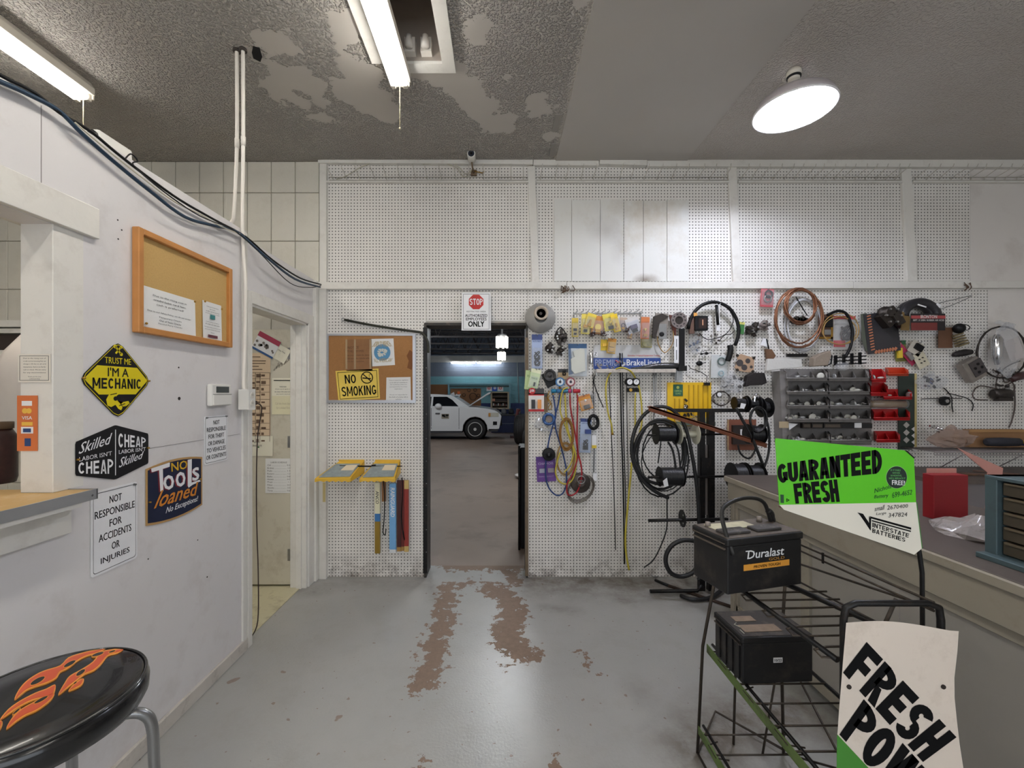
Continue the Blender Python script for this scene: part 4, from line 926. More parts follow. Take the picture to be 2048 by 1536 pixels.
# -- security camera and its wires
t = PT('security_camera', 'round-faced security camera under the ceiling with dangling wires', 'camera', 944, 328, WY-.06)
q = t.m(); q.lathe([(7.6, -.10), (8, -.095), (8, -.02), (6, 0), (.1, 0)], (944, 0, 321), 'y', 20); t.add('housing', q, mat('abs_white'))
t.add('lens', t.m().disc(944, 321, 6.2, -.1015, -.099, 18), flat((52, 56, 66), .15)); t.add('lens_ring', t.m().disc(944, 321, 2.6, -.103, -.101, 12), flat((20, 20, 24), .1))
q = t.m(); q.tube([(944, -.03, 328), (945, -.02, 336), (947, .055, 341)], 1.8, 6); q.box(941, 953, .04, .06, 334, 345); t.add('bracket', q, mat('brown_bracket', (120, 100, 78), .5))
q = t.m(); q.tube(spline([(948, .04, 337), (960, .03, 341), (966, .045, 340), (967, .05, 336)], 4), 1, 5); t.add('connector', q, gold)
q = t.m()
for pl in ([(944,.03,334),(936,.04,345),(926,.045,347),(915,.04,334),(905,.03,328),(880,.03,321),(850,.03,324),(800,.03,318),(760,.03,317),(720,.04,328),(690,.045,345),(668,.05,352)], [(942,.03,336),(930,.045,342),(918,.04,330),(900,.03,322),(868,.03,319),(845,.03,325)]): q.tube(spline(pl, 4), .8, 4)
t.add('wires', q, mat('pale_wire'))
# -- cork board left of the doorway
t = PT('bulletin_board', 'aluminium-framed cork board on the pegboard beside the doorway', 'notice board', 742, 737)
cork2 = mat('dark_cork', (170, 122, 74), .85, var=.12, scale=120, bump=.4, bscale=160)
t.add('cork_sheet', t.m().box(656, 828, -.012, -.002, 671, 802), cork2)
al = mat('aluminium', (196, 198, 204), .35, .7, var=.03)
for a in ((653, 659, 668, 806), (826, 832, 668, 806), (659, 826, 668, 672), (659, 826, 800, 806)): t.add('frame_side', t.m().box(a[0], a[1], -.018, -.002, a[2], a[3]), al)
t.add('water_stain', t.m().prism([(814, 712), (818, 722), (815, 736), (824, 740), (827, 728), (827, 705), (820, 700)], -.0125, -.012), flat((128, 82, 46), .85))
BY = WY-.0135
def wsheet(name, label, cat, pts, lines, m=paper, im=ink, Y=BY, group=None, border=0, up=None):
    """a flat sheet given by its four photo corners (tl, tr, br, bl)"""
    cx = sum(p[0] for p in pts)/4; cz = sum(p[1] for p in pts)/4; t = PT(name, label, cat, cx, cz, Y, group)
    q = t.m(); q.prism(pts, -.0014, -.0002); t.add('sheet', q, m)
    tl, tr, br, bl = [Vector(p) for p in pts]
    def bi(u, v): return (tl*(1-u)+tr*u)*(1-v)+(bl*(1-u)+br*u)*v
    if lines:
        q = t.m()
        for s_, u0, u1, v0, v1, *bd in lines: q.textq(s_, bi(u0, v1), bi(u1, v1), bi(u1, v0), bi(u0, v0), -.0020, *(bd or [0]))
        t.add('lettering', q, im)
    if border:
        q = t.m()
        for (u0, v0, u1, v1) in ((.04,.05,.96,.05+border),(.04,.95-border,.96,.95),(.04,.05,.04+border*.6,.95),(.96-border*.6,.05,.96,.95)):
            q.prism([bi(u0, v0), bi(u1, v0), bi(u1, v1), bi(u0, v1)], -.0019, -.0013)
        t.add('border_line', q, im)
    return t, bi
t, bi = wsheet('no_smoking_sign', 'yellow NO SMOKING sign stapled to the dark cork board', 'sign', [(671, 742), (757, 737), (760, 797), (677, 802)],
       [], mat('sign_paper_yellow', (240, 208, 92), .5, var=.02), border=.018)
q = t.m(); q.blockq('NO', bi(.20, .44), bi(.46, .44), bi(.46, .15), bi(.20, .15), -.002, .25, .16, .18); q.blockq('SMOKING', bi(.10, .86), bi(.92, .86), bi(.92, .54), bi(.10, .54), -.002, .25, .17, .18); t.add('lettering', q, ink)
q = t.m(); c = bi(.72, .28); q.disc(c[0], c[1], 12.2, -.0024, -.0018, 28, 10.2); q.box(c[0]-11, c[0]+11, -.0026, -.002, c[1]-1, c[1]+1, ang=.72); q.box(c[0]-9, c[0]+8, -.0024, -.002, c[1]+.2, c[1]+2.6, ang=.08); q.tube([(c[0]+5, -.002, c[1]-1), (c[0]+4, -.002, c[1]-5), (c[0]+8, -.002, c[1]-7)], .5, 4); t.add('no_smoking_symbol', q, ink)
t, bi = wsheet('brown_letter', 'old browned letter under peeling tape on the dark cork board', 'paper', [(691, 679), (743, 678), (745, 741), (693, 742)], [('NOTICE', .08, .5, .22, .30), ('TO ALL CUSTOMERS', .05, .7, .34, .41), ('we are not liable for items', .05, .9, .48, .53), ('left inside the vehicle while', .05, .92, .58, .63), ('it is on the premises', .05, .7, .68, .73)], mat('browned_paper', (150, 106, 66), .6, var=.12, scale=20), flat((84, 56, 36)))
for x in (691, 708, 739): t.add('tape', t.m().box(x, x+4, -.0026, -.0016, 679, 738), mat('tape', (220, 190, 150), .2, alpha=.5, var=0))
t, bi = wsheet('emblem_sticker', 'square white sticker with a round blue engine emblem on the cork board', 'sticker', [(740, 678), (787, 677), (790, 730), (742, 733)], [])
q = t.m(); q.disc(764.5, 705, 16.5, -.0024, -.0012, 28); t.add('blue_disc', q, flat((92, 150, 190)))
q = t.m(); q.textq('BORN TO WRENCH', (744, 694), (785, 693), (777, 682), (752, 683), -.0028, .02); q.textq('ALL AMERICAN', (750, 725), (781, 724), (786, 716), (746, 717), -.0028, .02); t.add('lettering', q, flat((180, 160, 110)))
q = t.m()
for k in range(9): a = k*.7; q.box(764+9*math.cos(a)*.7-3, 764+9*math.cos(a)*.7+3, -.0034, -.002, 705+8*math.sin(a)*.6-1.5, 705+8*math.sin(a)*.6+1.5, ang=a)
q.box(757, 772, -.0036, -.002, 698, 700); q.disc(772, 702, 3, -.0038, -.002, 8); q.disc(760, 710, 4, -.0036, -.002, 8); t.add('engine_drawing', q, flat((216, 216, 204)))
wsheet('letter', 'white typed letter at the corner of the dark cork board nearest the doorway', 'paper', [(773, 755), (821, 754), (822, 803), (772, 803)], [('There is insurance regulation', .1, .9, .10, .15), ('to do with our customers in', .14, .86, .19, .24), ('the workshop unless it is', .16, .84, .28, .33), ('accompanied by one of our', .14, .86, .37, .42), ('supervisors', .34, .66, .46, .51), ('We are not responsible for', .14, .86, .70, .75), ('the theft of articles left in', .12, .88, .79, .84), ('vehicles', .38, .62, .88, .93)], im=flat((60, 60, 66)))
# -- stop sign
t, bi = wsheet('stop_sign_board', 'white board with red STOP octagon, authorized employees only, over the doorway', 'sign', [(924, 585), (981, 585), (982, 661), (923, 661)],
   [('RESTRICTED AREA', .17, .83, .485, .52), ('AUTHORIZED', .12, .88, .57, .645, .05), ('EMPLOYEES', .15, .85, .665, .735, .05), ('ONLY', .23, .77, .76, .90, .09)], signw, Y=WY-.036)
q = t.m(); q.prism([(952.3+15.8*math.cos(PI/8+k*PI/4), 604+15.8*math.sin(PI/8+k*PI/4)) for k in range(8)], -.0022, -.0014); t.add('stop_octagon', q, flat((200, 46, 42)))
q = t.m(); q.blockq('STOP', (939.5, 610), (965.5, 610), (965.5, 597.5), (939.5, 597.5), -.0028, .27, .17, .16); t.add('stop_lettering', q, signw)
q = t.m()
for a in ((926.5, 978.5, 588, 588.6), (926.5, 978.5, 658, 658.6), (926.5, 927.1, 588, 658), (977.9, 978.5, 588, 658)): q.box(a[0], a[1], -.002, -.0014, a[2], a[3])
t.add('border_line', q, ink)
# -- dark spring rod ending over the doorway corner
t = PT('spring_rod', 'long dark spring with a ring end, leaning above the cork board', 'spring', 760, 660, WY-.01)
pts = [(690, -.012, 640), (740, -.014, 650), (790, -.016, 658), (830, -.018, 663.5), (843, -.02, 666), (852, -.02, 674), (857, -.018, 688), (857, -.012, 706)]
t.add('spring_body', t.m().tube(spline(pts, 5), [2.4]*20+[2.8]*16, 8), mat('dark_spring', (62, 62, 54), .45, .5, var=.3, scale=200))
t.add('end_ring', t.m().tube([(687+3*math.cos(k*PI/6), -.012, 639.5+3*math.sin(k*PI/6)) for k in range(12)], .9, 5, True), steel)
# strip hanging in the doorway
t = PT('door_strip', 'dark studded steel strip standing against the doorway edge beneath the spring', 'door track', 852, 900, WY-.004)
t.add('strip', t.m().box(846.5, 855, -.006, .05, 655, 1146), blackm)
for k in range(9): t.add('rivet', t.m().ball((853, -.007, 735+k*46+RW.uniform(-4, 4)), 1, 6, 4), steel)
# -- yellow wiper display trays
def tray(x, label, dx):
    t = PT('wiper_tray', label, 'display tray', x, 945, WY, 'yellow wiper guide trays')
    bw, fw = 50, 76; yb, yf = -.004, -.19
    def V(px, py, y): s_ = (WY+y)/WY; return ((px-VX)*s_+VX, y, (py-VY)*s_+VY)    # keep the photo position at a nearer depth
    def quad(a, m_, nm, th=.006):
        q = t.m(); A = [q.v(p) for p in a]; B = [q.v((p[0], p[1]+.0, p[2]+1.2)) for p in a]; q.f(A); q.f(B[::-1])
        for i in range(4): q.f([A[i], B[i], B[(i+1) % 4], A[(i+1) % 4]])
        return t.add(nm, q, m_)
    bl, br, fl, fr = x-24+dx, x+26+dx, x-49, x+27
    quad([V(bl, 922, yb), V(br, 922, yb), V(fr-4, 956, yf), V(fl, 958, yf)], yel, 'sloped_top')
    C4 = [Vector(V(bl, 922, yb)), Vector(V(br, 922, yb)), Vector(V(fr-4, 956, yf)), Vector(V(fl, 958, yf))]
    bq = lambda a_, b_: (C4[0]*(1-a_)+C4[1]*a_)*(1-b_)+(C4[3]*(1-a_)+C4[2]*a_)*b_+Vector((0, -.003, -1.6))
    quad([bq(.06, .2), bq(.94, .2), bq(.94, .93), bq(.06, .93)], mat('tray_leaflet', (150, 160, 160), .4, var=.25, scale=30), 'leaflet')
    quad([bq(.5, .3)+Vector((0,0,-.8)), bq(.9, .3)+Vector((0,0,-.8)), bq(.9, .6)+Vector((0,0,-.8)), bq(.5, .6)+Vector((0,0,-.8))], flat((226, 210, 180)), 'leaflet_print')
    q = t.m(); q.prism([V(fl, 958, yf)[::2], V(fr-4, 956, yf)[::2], V(fr-4, 963, yf)[::2]]+[(V(fr-4-k*6, 0, yf)[0], V(0, 964 if k % 2 else 961.5, yf)[2]) for k in range(1, 11)]+[V(fl, 964, yf)[::2]], yf-.006, yf); t.add('front_lip', q, yel)
    q = t.m(); a = [V(br, 922, yb), V(br, 946, yb), V(fr-4, 963, yf), V(fr-4, 956, yf)]; A = [q.v(p) for p in a]; B = [q.v((p[0]-1.2, p[1], p[2])) for p in a]; q.f(A); q.f(B[::-1])
    for i in range(4): q.f([A[i], B[i], B[(i+1) % 4], A[(i+1) % 4]])
    t.add('side_cheek', q, yel)
    q = t.m(); a = [V(bl, 922, yb), V(bl, 940, yb), V(fl, 963, yf), V(fl, 957, yf)]; A = [q.v(p) for p in a]; B = [q.v((p[0]+1.2, p[1], p[2])) for p in a]; q.f(A); q.f(B[::-1])
    for i in range(4): q.f([A[i], B[i], B[(i+1) % 4], A[(i+1) % 4]])
    t.add('side_cheek', q, yel); t.add('back_rail', t.m().box(bl, br, -.012, -.002, 919, 924), yel)
    return t
tray(679, 'yellow wiper display tray beside the side doorway corner', 24); tray(768, 'yellow wiper display tray with wiper blades hanging below it', 7)
t = PT('loose_wiper', 'loose black wiper blade lying across both yellow trays', 'wiper blade', 752, 931, WY-.06)
t.add('blade', t.m().tube([(680, -.005, 931), (720, -.008, 932), (760, -.008, 932.5), (805, -.006, 932)], [1, 1.6, 1.6, 1], 6), black); t.add('clip', t.m().box(744, 752, -.014, -.002, 929, 935), black)
t = PT('card_strip', 'narrow yellowish card strip hanging beside the first yellow tray', 'card', 648, 985, WY-.03); t.solo(t.m().box(645.5, 651, -.001, 0, 965, 1004), mat('yellowish_strip', (206, 188, 130), .6))
def sleeve(label, x0, x1, y0, y1, cols, texts, rb=0, off=.06, name='wiper_box'):
    t = PT(name, label, 'wiper box', (x0+x1)/2, y0, WY-off, 'wiper boxes under the yellow tray')
    n = len(cols)
    for (v0, v1, c) in cols:
        q = t.m(); q.box(x0, x1, -.02, 0, y0+(y1-y0)*v0, y0+(y1-y0)*v1, ang=0); t.add('box_section', q, flat(c, .4))
    for s_, v0, v1, c, w_ in texts:
        q = t.m(); cx = (x0+x1)/2; cz = y0+(y1-y0)*(v0+v1)/2; q.text(s_, cx, cz, (y1-y0)*(v1-v0), (x1-x0)*w_, -.0206, ang=-PI/2, bold=.05, shear=.15); t.add('lettering', q, flat(c, .4))
    return t
sleeve('white, blue and gold wiper box, farthest from the doorway', 751, 761, 964, 1105, [(0, .44, (232, 228, 196)), (.44, .55, (60, 120, 180)), (.55, 1, (150, 120, 40))], [('ANCO', .12, .30, (40, 40, 48), .6)])
sleeve('narrow bare brown card strip hanging between two wiper boxes', 765, 772, 962, 1002, [(0, 1, (150, 104, 60))], [], name='card_strip')
sleeve('light blue wiper box with slanted white lettering', 780, 793, 966, 1104, [(0, .95, (120, 176, 224)), (.95, 1, (228, 230, 232))], [('RAINGUARD', .06, .48, (244, 246, 250), .62)])
sleeve('dark maroon wiper box next to the light blue one', 795, 803, 960, 1101, [(0, .94, (74, 34, 32)), (.94, 1, (170, 130, 70))], [])
sleeve('maroon wiper box behind the dangling wiper arm', 803.5, 809, 960, 1100, [(0, .94, (104, 38, 34)), (.94, 1, (170, 130, 70))], [])
sleeve('red-brown wiper box with a cream end, nearest the doorway', 809.5, 818, 960, 1102, [(0, .12, (206, 176, 110)), (.12, .92, (150, 52, 42)), (.92, 1, (206, 176, 110))], [])
for (lab, pl) in (('thin wiper arm dangling between the boxes', [(767, 962), (769, 1000), (768, 1040), (766, 1064), (770, 1070), (772, 1058)]), ('black wiper arm dangling over the maroon boxes', [(804, 955), (805, 985), (803, 1030), (805, 1060), (809, 1080), (806, 1062)])):
    t = PT('wiper_linkage', lab, 'wiper arm', pl[0][0], pl[0][1], WY-.088); t.solo(t.m().tube(spline([(x, 0, y) for x, y in pl], 4), 1.1, 5), black)
# ---------------------------------------------------------------- generic makers
def peg_hook(t, x, y, off=-.05):
    return t.add('hook', t.m().tube([(x, 0, y+2), (x, -.004, y-2), (x, off, y-1), (x, off-.004, y-4)], .7, 5), steel)
def rpoly(x, y, w, h, a=0):
    ca, sa = math.cos(a), math.sin(a); return [(x+u*w/2*ca-v*h/2*sa, y+u*w/2*sa+v*h/2*ca) for u, v in ((-1,-1),(1,-1),(1,1),(-1,1))]
def pack(name, label, x, y, w, h, a=0, col=(200,200,200), head=None, texts=(), blister=None, items=(), off=.03, group=None, bubm=None, hk=True):
    """a carded pack hanging from a hook. items = (kind, dx, dy, size, material)"""
    t = PT(name, label, 'package', x, y, WY-off, group); ca, sa = math.cos(a), math.sin(a)
    def R(u, v): return (x+u*w*ca-v*h*sa, y+u*w*sa+v*h*ca)          # u, v in -.5 .. .5, v down
    t.add('card', t.m().prism(rpoly(x, y, w, h, a), -.0015, 0), flat(col, .45))
    if head: c = R(0, -.5+head[0]/2); t.add('header', t.m().prism(rpoly(c[0], c[1], w, h*head[0], a), -.0022, -.0014), flat(head[1], .4))
    for s_, v, fw, fh, c_ in texts:
        c = R(0, v); q = t.m(); q.text(s_, c[0], c[1], w*fw, h*fh, -.0028, ang=-a, bold=.03); t.add('lettering', q, flat(c_, .4))
    for kind, du, dv, sz, m_ in items:
        c = R(du, dv); q = t.m()
        if kind == 'ring': q.tube([(c[0]+sz*math.cos(k*PI/8), -.012, c[1]+sz*math.sin(k*PI/8)) for k in range(16)], sz*.22, 6, True)
        elif kind == 'box': q.box(c[0]-sz, c[0]+sz, -.018, -.002, c[1]-sz*.7, c[1]+sz*.7, ang=a)
        elif kind == 'bulb': q.lathe([(.1, -.5*sz*t.u), (sz*.25, -.4*sz*t.u), (sz*.3, 0), (sz*.8, .7*sz*t.u), (.1, sz*t.u)], (c[0], -.012, c[1]), 'z', 10)
        elif kind == 'cable': q.tube(spline([(c[0]+sz*.7*math.cos(k*1.9), -.012-.003*(k % 3), c[1]+sz*math.sin(k*1.3)) for k in range(9)], 4), sz*.15, 5)
        elif kind == 'slab': q.box(c[0]-sz*.4, c[0]+sz*.4, -.02, -.002, c[1]-sz, c[1]+sz, ang=a)
        elif kind == 'disc': q.disc(c[0], c[1], sz, -.012, -.002, 14)
        t.add({'ring': 'ring', 'box': 'part_block', 'bulb': 'bulb', 'cable': 'coiled_lead', 'slab': 'tool', 'disc': 'disc'}[kind], q, m_)
    if blister:
        u0, u1, v0, v1 = blister; c = R((u0+u1)/2, (v0+v1)/2); q = t.m(); q.prism(rpoly(c[0], c[1], (u1-u0)*w, (v1-v0)*h, a), -.026, -.0016); t.add('blister', q, bubm or clear)
    if hk:
        c = R(0, -.46); q = t.m(); q.tube([(c[0], off, c[1]), (c[0], -.02, c[1]), (c[0], -.024, c[1]-2.5)], .7, 5); t.add('hook', q, steel)
    return t
def mech(name, label, cat, x, y, r, seed, m=dsteel, off=.03, n=7, flatn=.5, group=None, extra=None):
    """an oily machined part: a turned hub with lugs, bolts and an arm"""
    R_ = random.Random(seed); t = PT(name, label, cat, x, y, WY-off, group)
    q = t.m(); q.lathe([(.1, -.045*flatn*2), (r*.34, -.045*flatn*2), (r*.36, -.03*flatn*2), (r*.6, -.026*flatn*2), (r*.66, -.01), (r*.7, 0), (.1, 0)], (x, 0, y), 'y', 14); t.add('hub', q, m)
    for k in range(n):
        a = R_.uniform(0, 6.28); l = R_.uniform(.6, 1.05)*r; c = (x+l*.7*math.cos(a), y+l*.7*math.sin(a)); q = t.m()
        q.box(c[0]-r*.34, c[0]+r*.34, -R_.uniform(.015, .05), 0, c[1]-r*R_.uniform(.1, .22), c[1]+r*R_.uniform(.1, .22), ang=a); q.bevel(.001); t.add('lug', q, m)
    for k in range(3):
        a = R_.uniform(0, 6.28); q = t.m(); q.lathe([(r*.13, -.06), (r*.13, -.02)], (x+r*.5*math.cos(a), 0, y+r*.5*math.sin(a)), 'y', 6, sm=False); t.add('bolt', q, steel)
    if extra: extra(t)
    peg_hook(t, x, y-r*.8, -.02-.0)
    return t
def coil(name, label, cat, x, y, rx, ry, tr, m, loops=1, off=.02, seed=0, tails=(), a0=0, a1=2*PI, yspread=.01, group=None):
    R_ = random.Random(seed); t = PT(name, label, cat, x, y, WY-off, group)
    for j in range(loops):
        N = 22; ex, ez = R_.uniform(-.05, .05)*rx*(loops > 1), R_.uniform(-.06, .06)*ry*(loops > 1); k1 = 1+R_.uniform(-.08, .08)*(loops > 1)
        pts = [(x+ex+rx*k1*math.cos(a0+(a1-a0)*k/N), -tr*t.u-yspread*math.sin(k*.6+j)**2-.003*j, y+ez+ry*k1*math.sin(a0+(a1-a0)*k/N)) for k in range(N+(abs(a1-a0) < 6.2))]
        t.add('loop', t.m().tube(pts, tr, 8, abs(a1-a0) > 6.2), m)
    for tl in tails: t.add('tail', t.m().tube(spline([(p[0], p[2] if len(p) > 2 else -tr*t.u, p[1]) for p in tl], 5), tr, 8), m)
    return t
def hose(name, label, cat, pts, r, m, off=.03, group=None, ends=None):
    t = PT(name, label, cat, pts[0][0], pts[0][1], WY-off, group)
    P3 = [(p[0], (p[2] if len(p) > 2 else 0), p[1]) for p in pts]
    if not ends: return t.solo(t.m().tube(spline(P3, 5), r, 7), m)
    t.add('hose', t.m().tube(spline(P3, 5), r, 7), m)
    for k in (0, -1):
        if k in ends: q = t.m(); a, b_ = Vector(P3[k]), Vector(P3[1 if k == 0 else -2]); q.tube([a, a+(b_-a).normalized()*5], r*1.5, 6); t.add('end_fitting', q, gold)
    return t
# ---------------------------------------------------------------- first column right of the doorway
t = PT('gasket_reflector', 'grey cone reflector with a cream socket ring hung beside the doorway corner', 'reflector', 1080, 637, WY-.005)
q = t.m(); q.lathe([(30, -.02), (29, -.03), (20, -.055), (13, -.08), (11, -.08), (18, -.052), (27, -.024)], (1080, 0, 637), 'y', 30); t.add('cone', q, mat('grey_reflector', (168, 166, 162), .4, .2, var=.06))
q = t.m(); q.lathe([(13, -.075), (14, -.11), (13, -.115), (9.5, -.115), (9, -.09)], (1080, 0, 631), 'y', 22); t.add('socket_ring', q, mat('cream_porcelain', (190, 176, 158), .5)); t.add('socket_hole', t.m().lathe([(8.8, -.095), (.1, -.095)], (1080, 0, 631), 'y', 16), flat((34, 26, 22))); t.add('centre_contact', t.m().disc(1079, 632, 3, -.11, -.09, 10), dsteel)
pack('cable_pack', 'pale blue blister pack with a coiled black lead, under the cone reflector', 1074, 703, 21, 68, 0, (172, 188, 222), (.16, (52, 70, 130)), [('AUTO PARTS', -.30, .8, .05, (60, 80, 140))], (-.45, .45, -.1, .46), [('cable', 0, .12, 8, black), ('cable', .02, .30, 8, black)])
pack('green_pack', 'light green carded pack nearest the doorway, behind another green one', 1060, 760, 20, 38, .08, (190, 210, 150), None, [('FUSES', -.2, .6, .12, (90, 130, 70))], None, [])
pack('green_pack', 'light green blister pack tilted over a second green card', 1069, 757, 20, 38, .22, (206, 222, 178), (.2, (236, 238, 200)), [('MIRROR', 0, .6, .1, (90, 130, 80))], (-.4, .4, -.1, .42), [('slab', .1, .3, 4, black)], off=.04)
t = pack('repair_pack', 'white and red carded pack with two drawn tools and a round red badge', 1072.5, 800, 31, 46, 0, (232, 228, 224), (.26, (40, 34, 36)), [('SteelStik', -.14, .7, .09, (236, 236, 236))], None, [('slab', -.2, .18, 9, flat((50, 50, 54))), ('slab', .2, .18, 9, flat((226, 150, 80)))], off=.035)
t.add('round_badge', t.m().disc(1064, 782, 6.5, -.006, -.003, 18), flat((196, 40, 44))); t.add('badge_lettering', t.m().text('JB', 1064, 782, 9, 6, -.0065, bold=.05), signw)
for z0, z1 in ((818.5, 823), (787, 791)): t.add('red_band', t.m().box(1057, 1088, -.0022, -.0015, z0, z1), flat((200, 44, 48)))
mech('bearing_part', 'small round steel part with lugs, beside the pale blue pack', 'car part', 1098, 697, 12, 21, off=.02, n=5)
def ex1(t):
    for s_ in (-1, 1): t.add('wire_bail', t.m().tube(spline([(1120, -.03, 655), (1120+s_*8, -.03, 664), (1120+s_*12, -.03, 678)], 4), 1.1, 5), black)
mech('clutch_part', 'dark oily bracket with a wire bail, upper of two', 'car part', 1120, 675, 15, 22, off=.03, n=9, extra=ex1)
mech('hinge_part', 'oily cast hinge piece hanging under the bracket with the wire bail', 'car part', 1121, 702, 11, 23, off=.03, n=8)
t = PT('door_speaker', 'black square speaker-like housing with a round cone', 'car part', 1099, 757, WY-.02)
t.add('housing', t.m().prism(rpoly(1099, 758, 23, 30, -.45), -.012, 0), black); q = t.m(); q.lathe([(12, -.012), (12.5, -.022), (10, -.024), (8, -.016), (4, -.014), (3, -.022), (.1, -.022)], (1099, 0, 751), 'y', 24); t.add('cone_ring', q, mat('dark_plastic', (46, 44, 44), .35))
pack('small_black_pack', 'small brown card with black clips behind the gauge pair', 1128, 748, 24, 20, 0, (176, 150, 110), (.35, (34, 32, 32)), [], None, [('cable', 0, -.1, 5, black)], off=.015)
t = pack('housing_pack', 'large blue-headed blister pack with a cream plastic housing inside', 1155, 720, 37, 65, 0, (196, 202, 206), (.14, (40, 84, 130)), [], (-.48, .48, -.34, .48), [], off=.02)
q = t.m(); q.prism([(1145, 703), (1160, 697), (1168, 699), (1170, 742), (1148, 748), (1142, 740), (1141, 718), (1148, 714)], -.022, -.002).bevel(.002); t.add('plastic_housing', q, mat('cream_plastic', (214, 214, 200), .35))
t.add('blue_edge', t.m().prism([(1137, 690), (1141, 690), (1146, 748), (1138, 750)], -.0024, -.0015), flat((40, 84, 130)))
t = PT('chrome_cylinder', 'short chrome cylinder with a black tab beside the cream housing pack', 'car part', 1183, 715, WY-.02)
t.add('cylinder', t.m().lathe([(.1, -.05), (3.6, -.05), (4, -.045), (4, .04), (3, .05), (.1, .05)], (1182, -.01, 716), 'z', 14), chrome); t.add('tab', t.m().box(1187, 1195, -.003, 0, 704, 713), signw); t.add('tab_mark', t.m().text('Z', 1191, 708, 5, 6, -.0035, bold=.05), ink)
# gauge manifold: two dials, blue and red valves, four hoses
t = PT('gauge_manifold', 'refrigerant gauge set with one blue and one red dial', 'gauge set', 1131, 778, WY-.045)
q = t.m(); q.lathe([(.1, -.05), (4, -.05), (4, .05), (.1, .05)], (1131, 0, 782), 'x', 12); t.add('manifold_body', q, mat('manifold_blue', (70, 130, 160), .3, .4))
for x, c, nm in ((1119.5, (70, 120, 170), 'blue dial'), (1140.5, (150, 76, 84), 'red dial')):
    q = t.m(); q.lathe([(.1, -.022), (8, -.022), (9, -.024), (9.3, -.018), (9.2, 0), (.1, 0)], (x, 0, 764), 'y', 24); d = t.add('dial_case', q, flat(c, .3), label=nm)
    t.add('dial_face', t.m().disc(x, 764, 6.5, -.0235, -.022, 20), flat((200, 212, 220) if c[2] > 120 else (222, 206, 204), .3), d); q = t.m(); q.disc(x, 764, 2.6, -.025, -.0235, 10); q.box(x-.5, x+.5, -.0255, -.0245, 758.5, 764, ang=.5); t.add('needle', q, flat((40, 40, 60)), d)
    t.add('stem', t.m().tube([(x, 0, 772), (x, 0, 780)], 1.8, 8), gold)
for x0, x1, c in ((1102, 1112, (20, 120, 160)), (1113, 1121, (48, 110, 160)), (1136, 1142, (196, 60, 110)), (1146, 1160, (190, 44, 60))): q = t.m(); q.lathe([(.1, 0), (4, 0), (4.4, .01), (4, (x1-x0)*t.u), (.1, (x1-x0)*t.u)], (x0, -.004, 782), 'x', 10); t.add('valve_knob', q, flat(c, .3))
for x in (1106, 1119, 1130, 1140, 1154): t.add('port', t.m().tube([(x, 0, 785), (x, 0, 793)], 1.4, 7), gold)
H = 'hoses of the refrigerant gauge set'
hose('gauge_hose', 'dark blue hose looping down from the gauge set, outer strand', 'hose', [(1106,790),(1110,815),(1111,835),(1103,860),(1097,885),(1092,920),(1091,950),(1096,972),(1105,985),(1115,991),(1125,987),(1131,975),(1134,960)], 1.5, bhose, .05, H)
hose('gauge_hose', 'dark blue hose crossing towards the reel, inner strand', 'hose', [(1120,788),(1116,810),(1110,835),(1112,860),(1121,890),(1130,925),(1133,945),(1132,972)], 1.5, bhose, .055, H)
hose('gauge_hose', 'yellow hose looping widely under the gauge set', 'hose', [(1130,790),(1132,830),(1136,860),(1146,890),(1152,915),(1150,945),(1142,963),(1130,968),(1118,962),(1111,945),(1114,925),(1120,905)], 1.7, yhose, .058, H)
hose('gauge_hose', 'yellow hose arching over the gauge dials', 'hose', [(1136,775),(1126,780),(1121,800),(1121,825),(1130,850),(1142,885),(1147,905),(1140,930),(1128,945)], 1.5, yhose, .062, H)
hose('gauge_hose', 'red hose hanging from the gauge set towards the steel reel', 'hose', [(1140,790),(1141,815),(1147,850),(1153,885),(1155,915),(1144,950),(1135,965),(1134,985),(1142,991),(1155,982),(1163,955),(1162,930),(1156,905),(1154,870),(1155,820),(1155,790)], 1.6, rhose, .065, H)
pack('terminal_pack', 'orange carded pack with brass fittings, tilted beside the red valve', 1171, 805, 25, 30, -.28, (220, 150, 50), (.14, (196, 120, 50)), [], (-.42, .42, -.2, .4), [('bulb', 0, -.1, 4, signw), ('box', 0, .3, 6, dsteel)], off=.05)
pack('clip_pack', 'brown card of metal clips hanging between the white card and the blue hose', 1092, 805, 7, 38, 0, (120, 90, 50), (.2, (50, 44, 40)), [], None, [], off=.02)
t = PT('spring_clip', 'pair of brass wire clips hanging left of the blue hose', 'clip', 1099, 800, WY-.04); q = t.m(); q.tube(spline([(1099,0,782),(1095,0,795),(1102,0,805),(1097,0,815),(1100,0,820),(1104,0,812),(1096,0,800),(1100,0,790)], 4), .9, 5); t.solo(q, gold)
pack('wire_bag', 'crumpled clear bag of wire ends under the orange pack', 1182, 796, 18, 26, .2, (200, 198, 196), None, [], None, [('cable', 0, 0, 7, steel)], off=.02)
coil('blue_wire_reel', 'blue ring of wire hanging on the bag of fittings', 'wire reel', 1097, 838, 10.5, 10.5, 2.6, mat('blue_wire', (52, 88, 140), .4), 2, .04, 3)
t = PT('wire_reel_core', 'grey centre disc inside the blue wire ring', 'reel core', 1099, 837, WY-.035); t.solo(t.m().disc(1099, 837, 7.5, -.02, 0, 18), mat('grey_core', (130, 118, 112), .5))
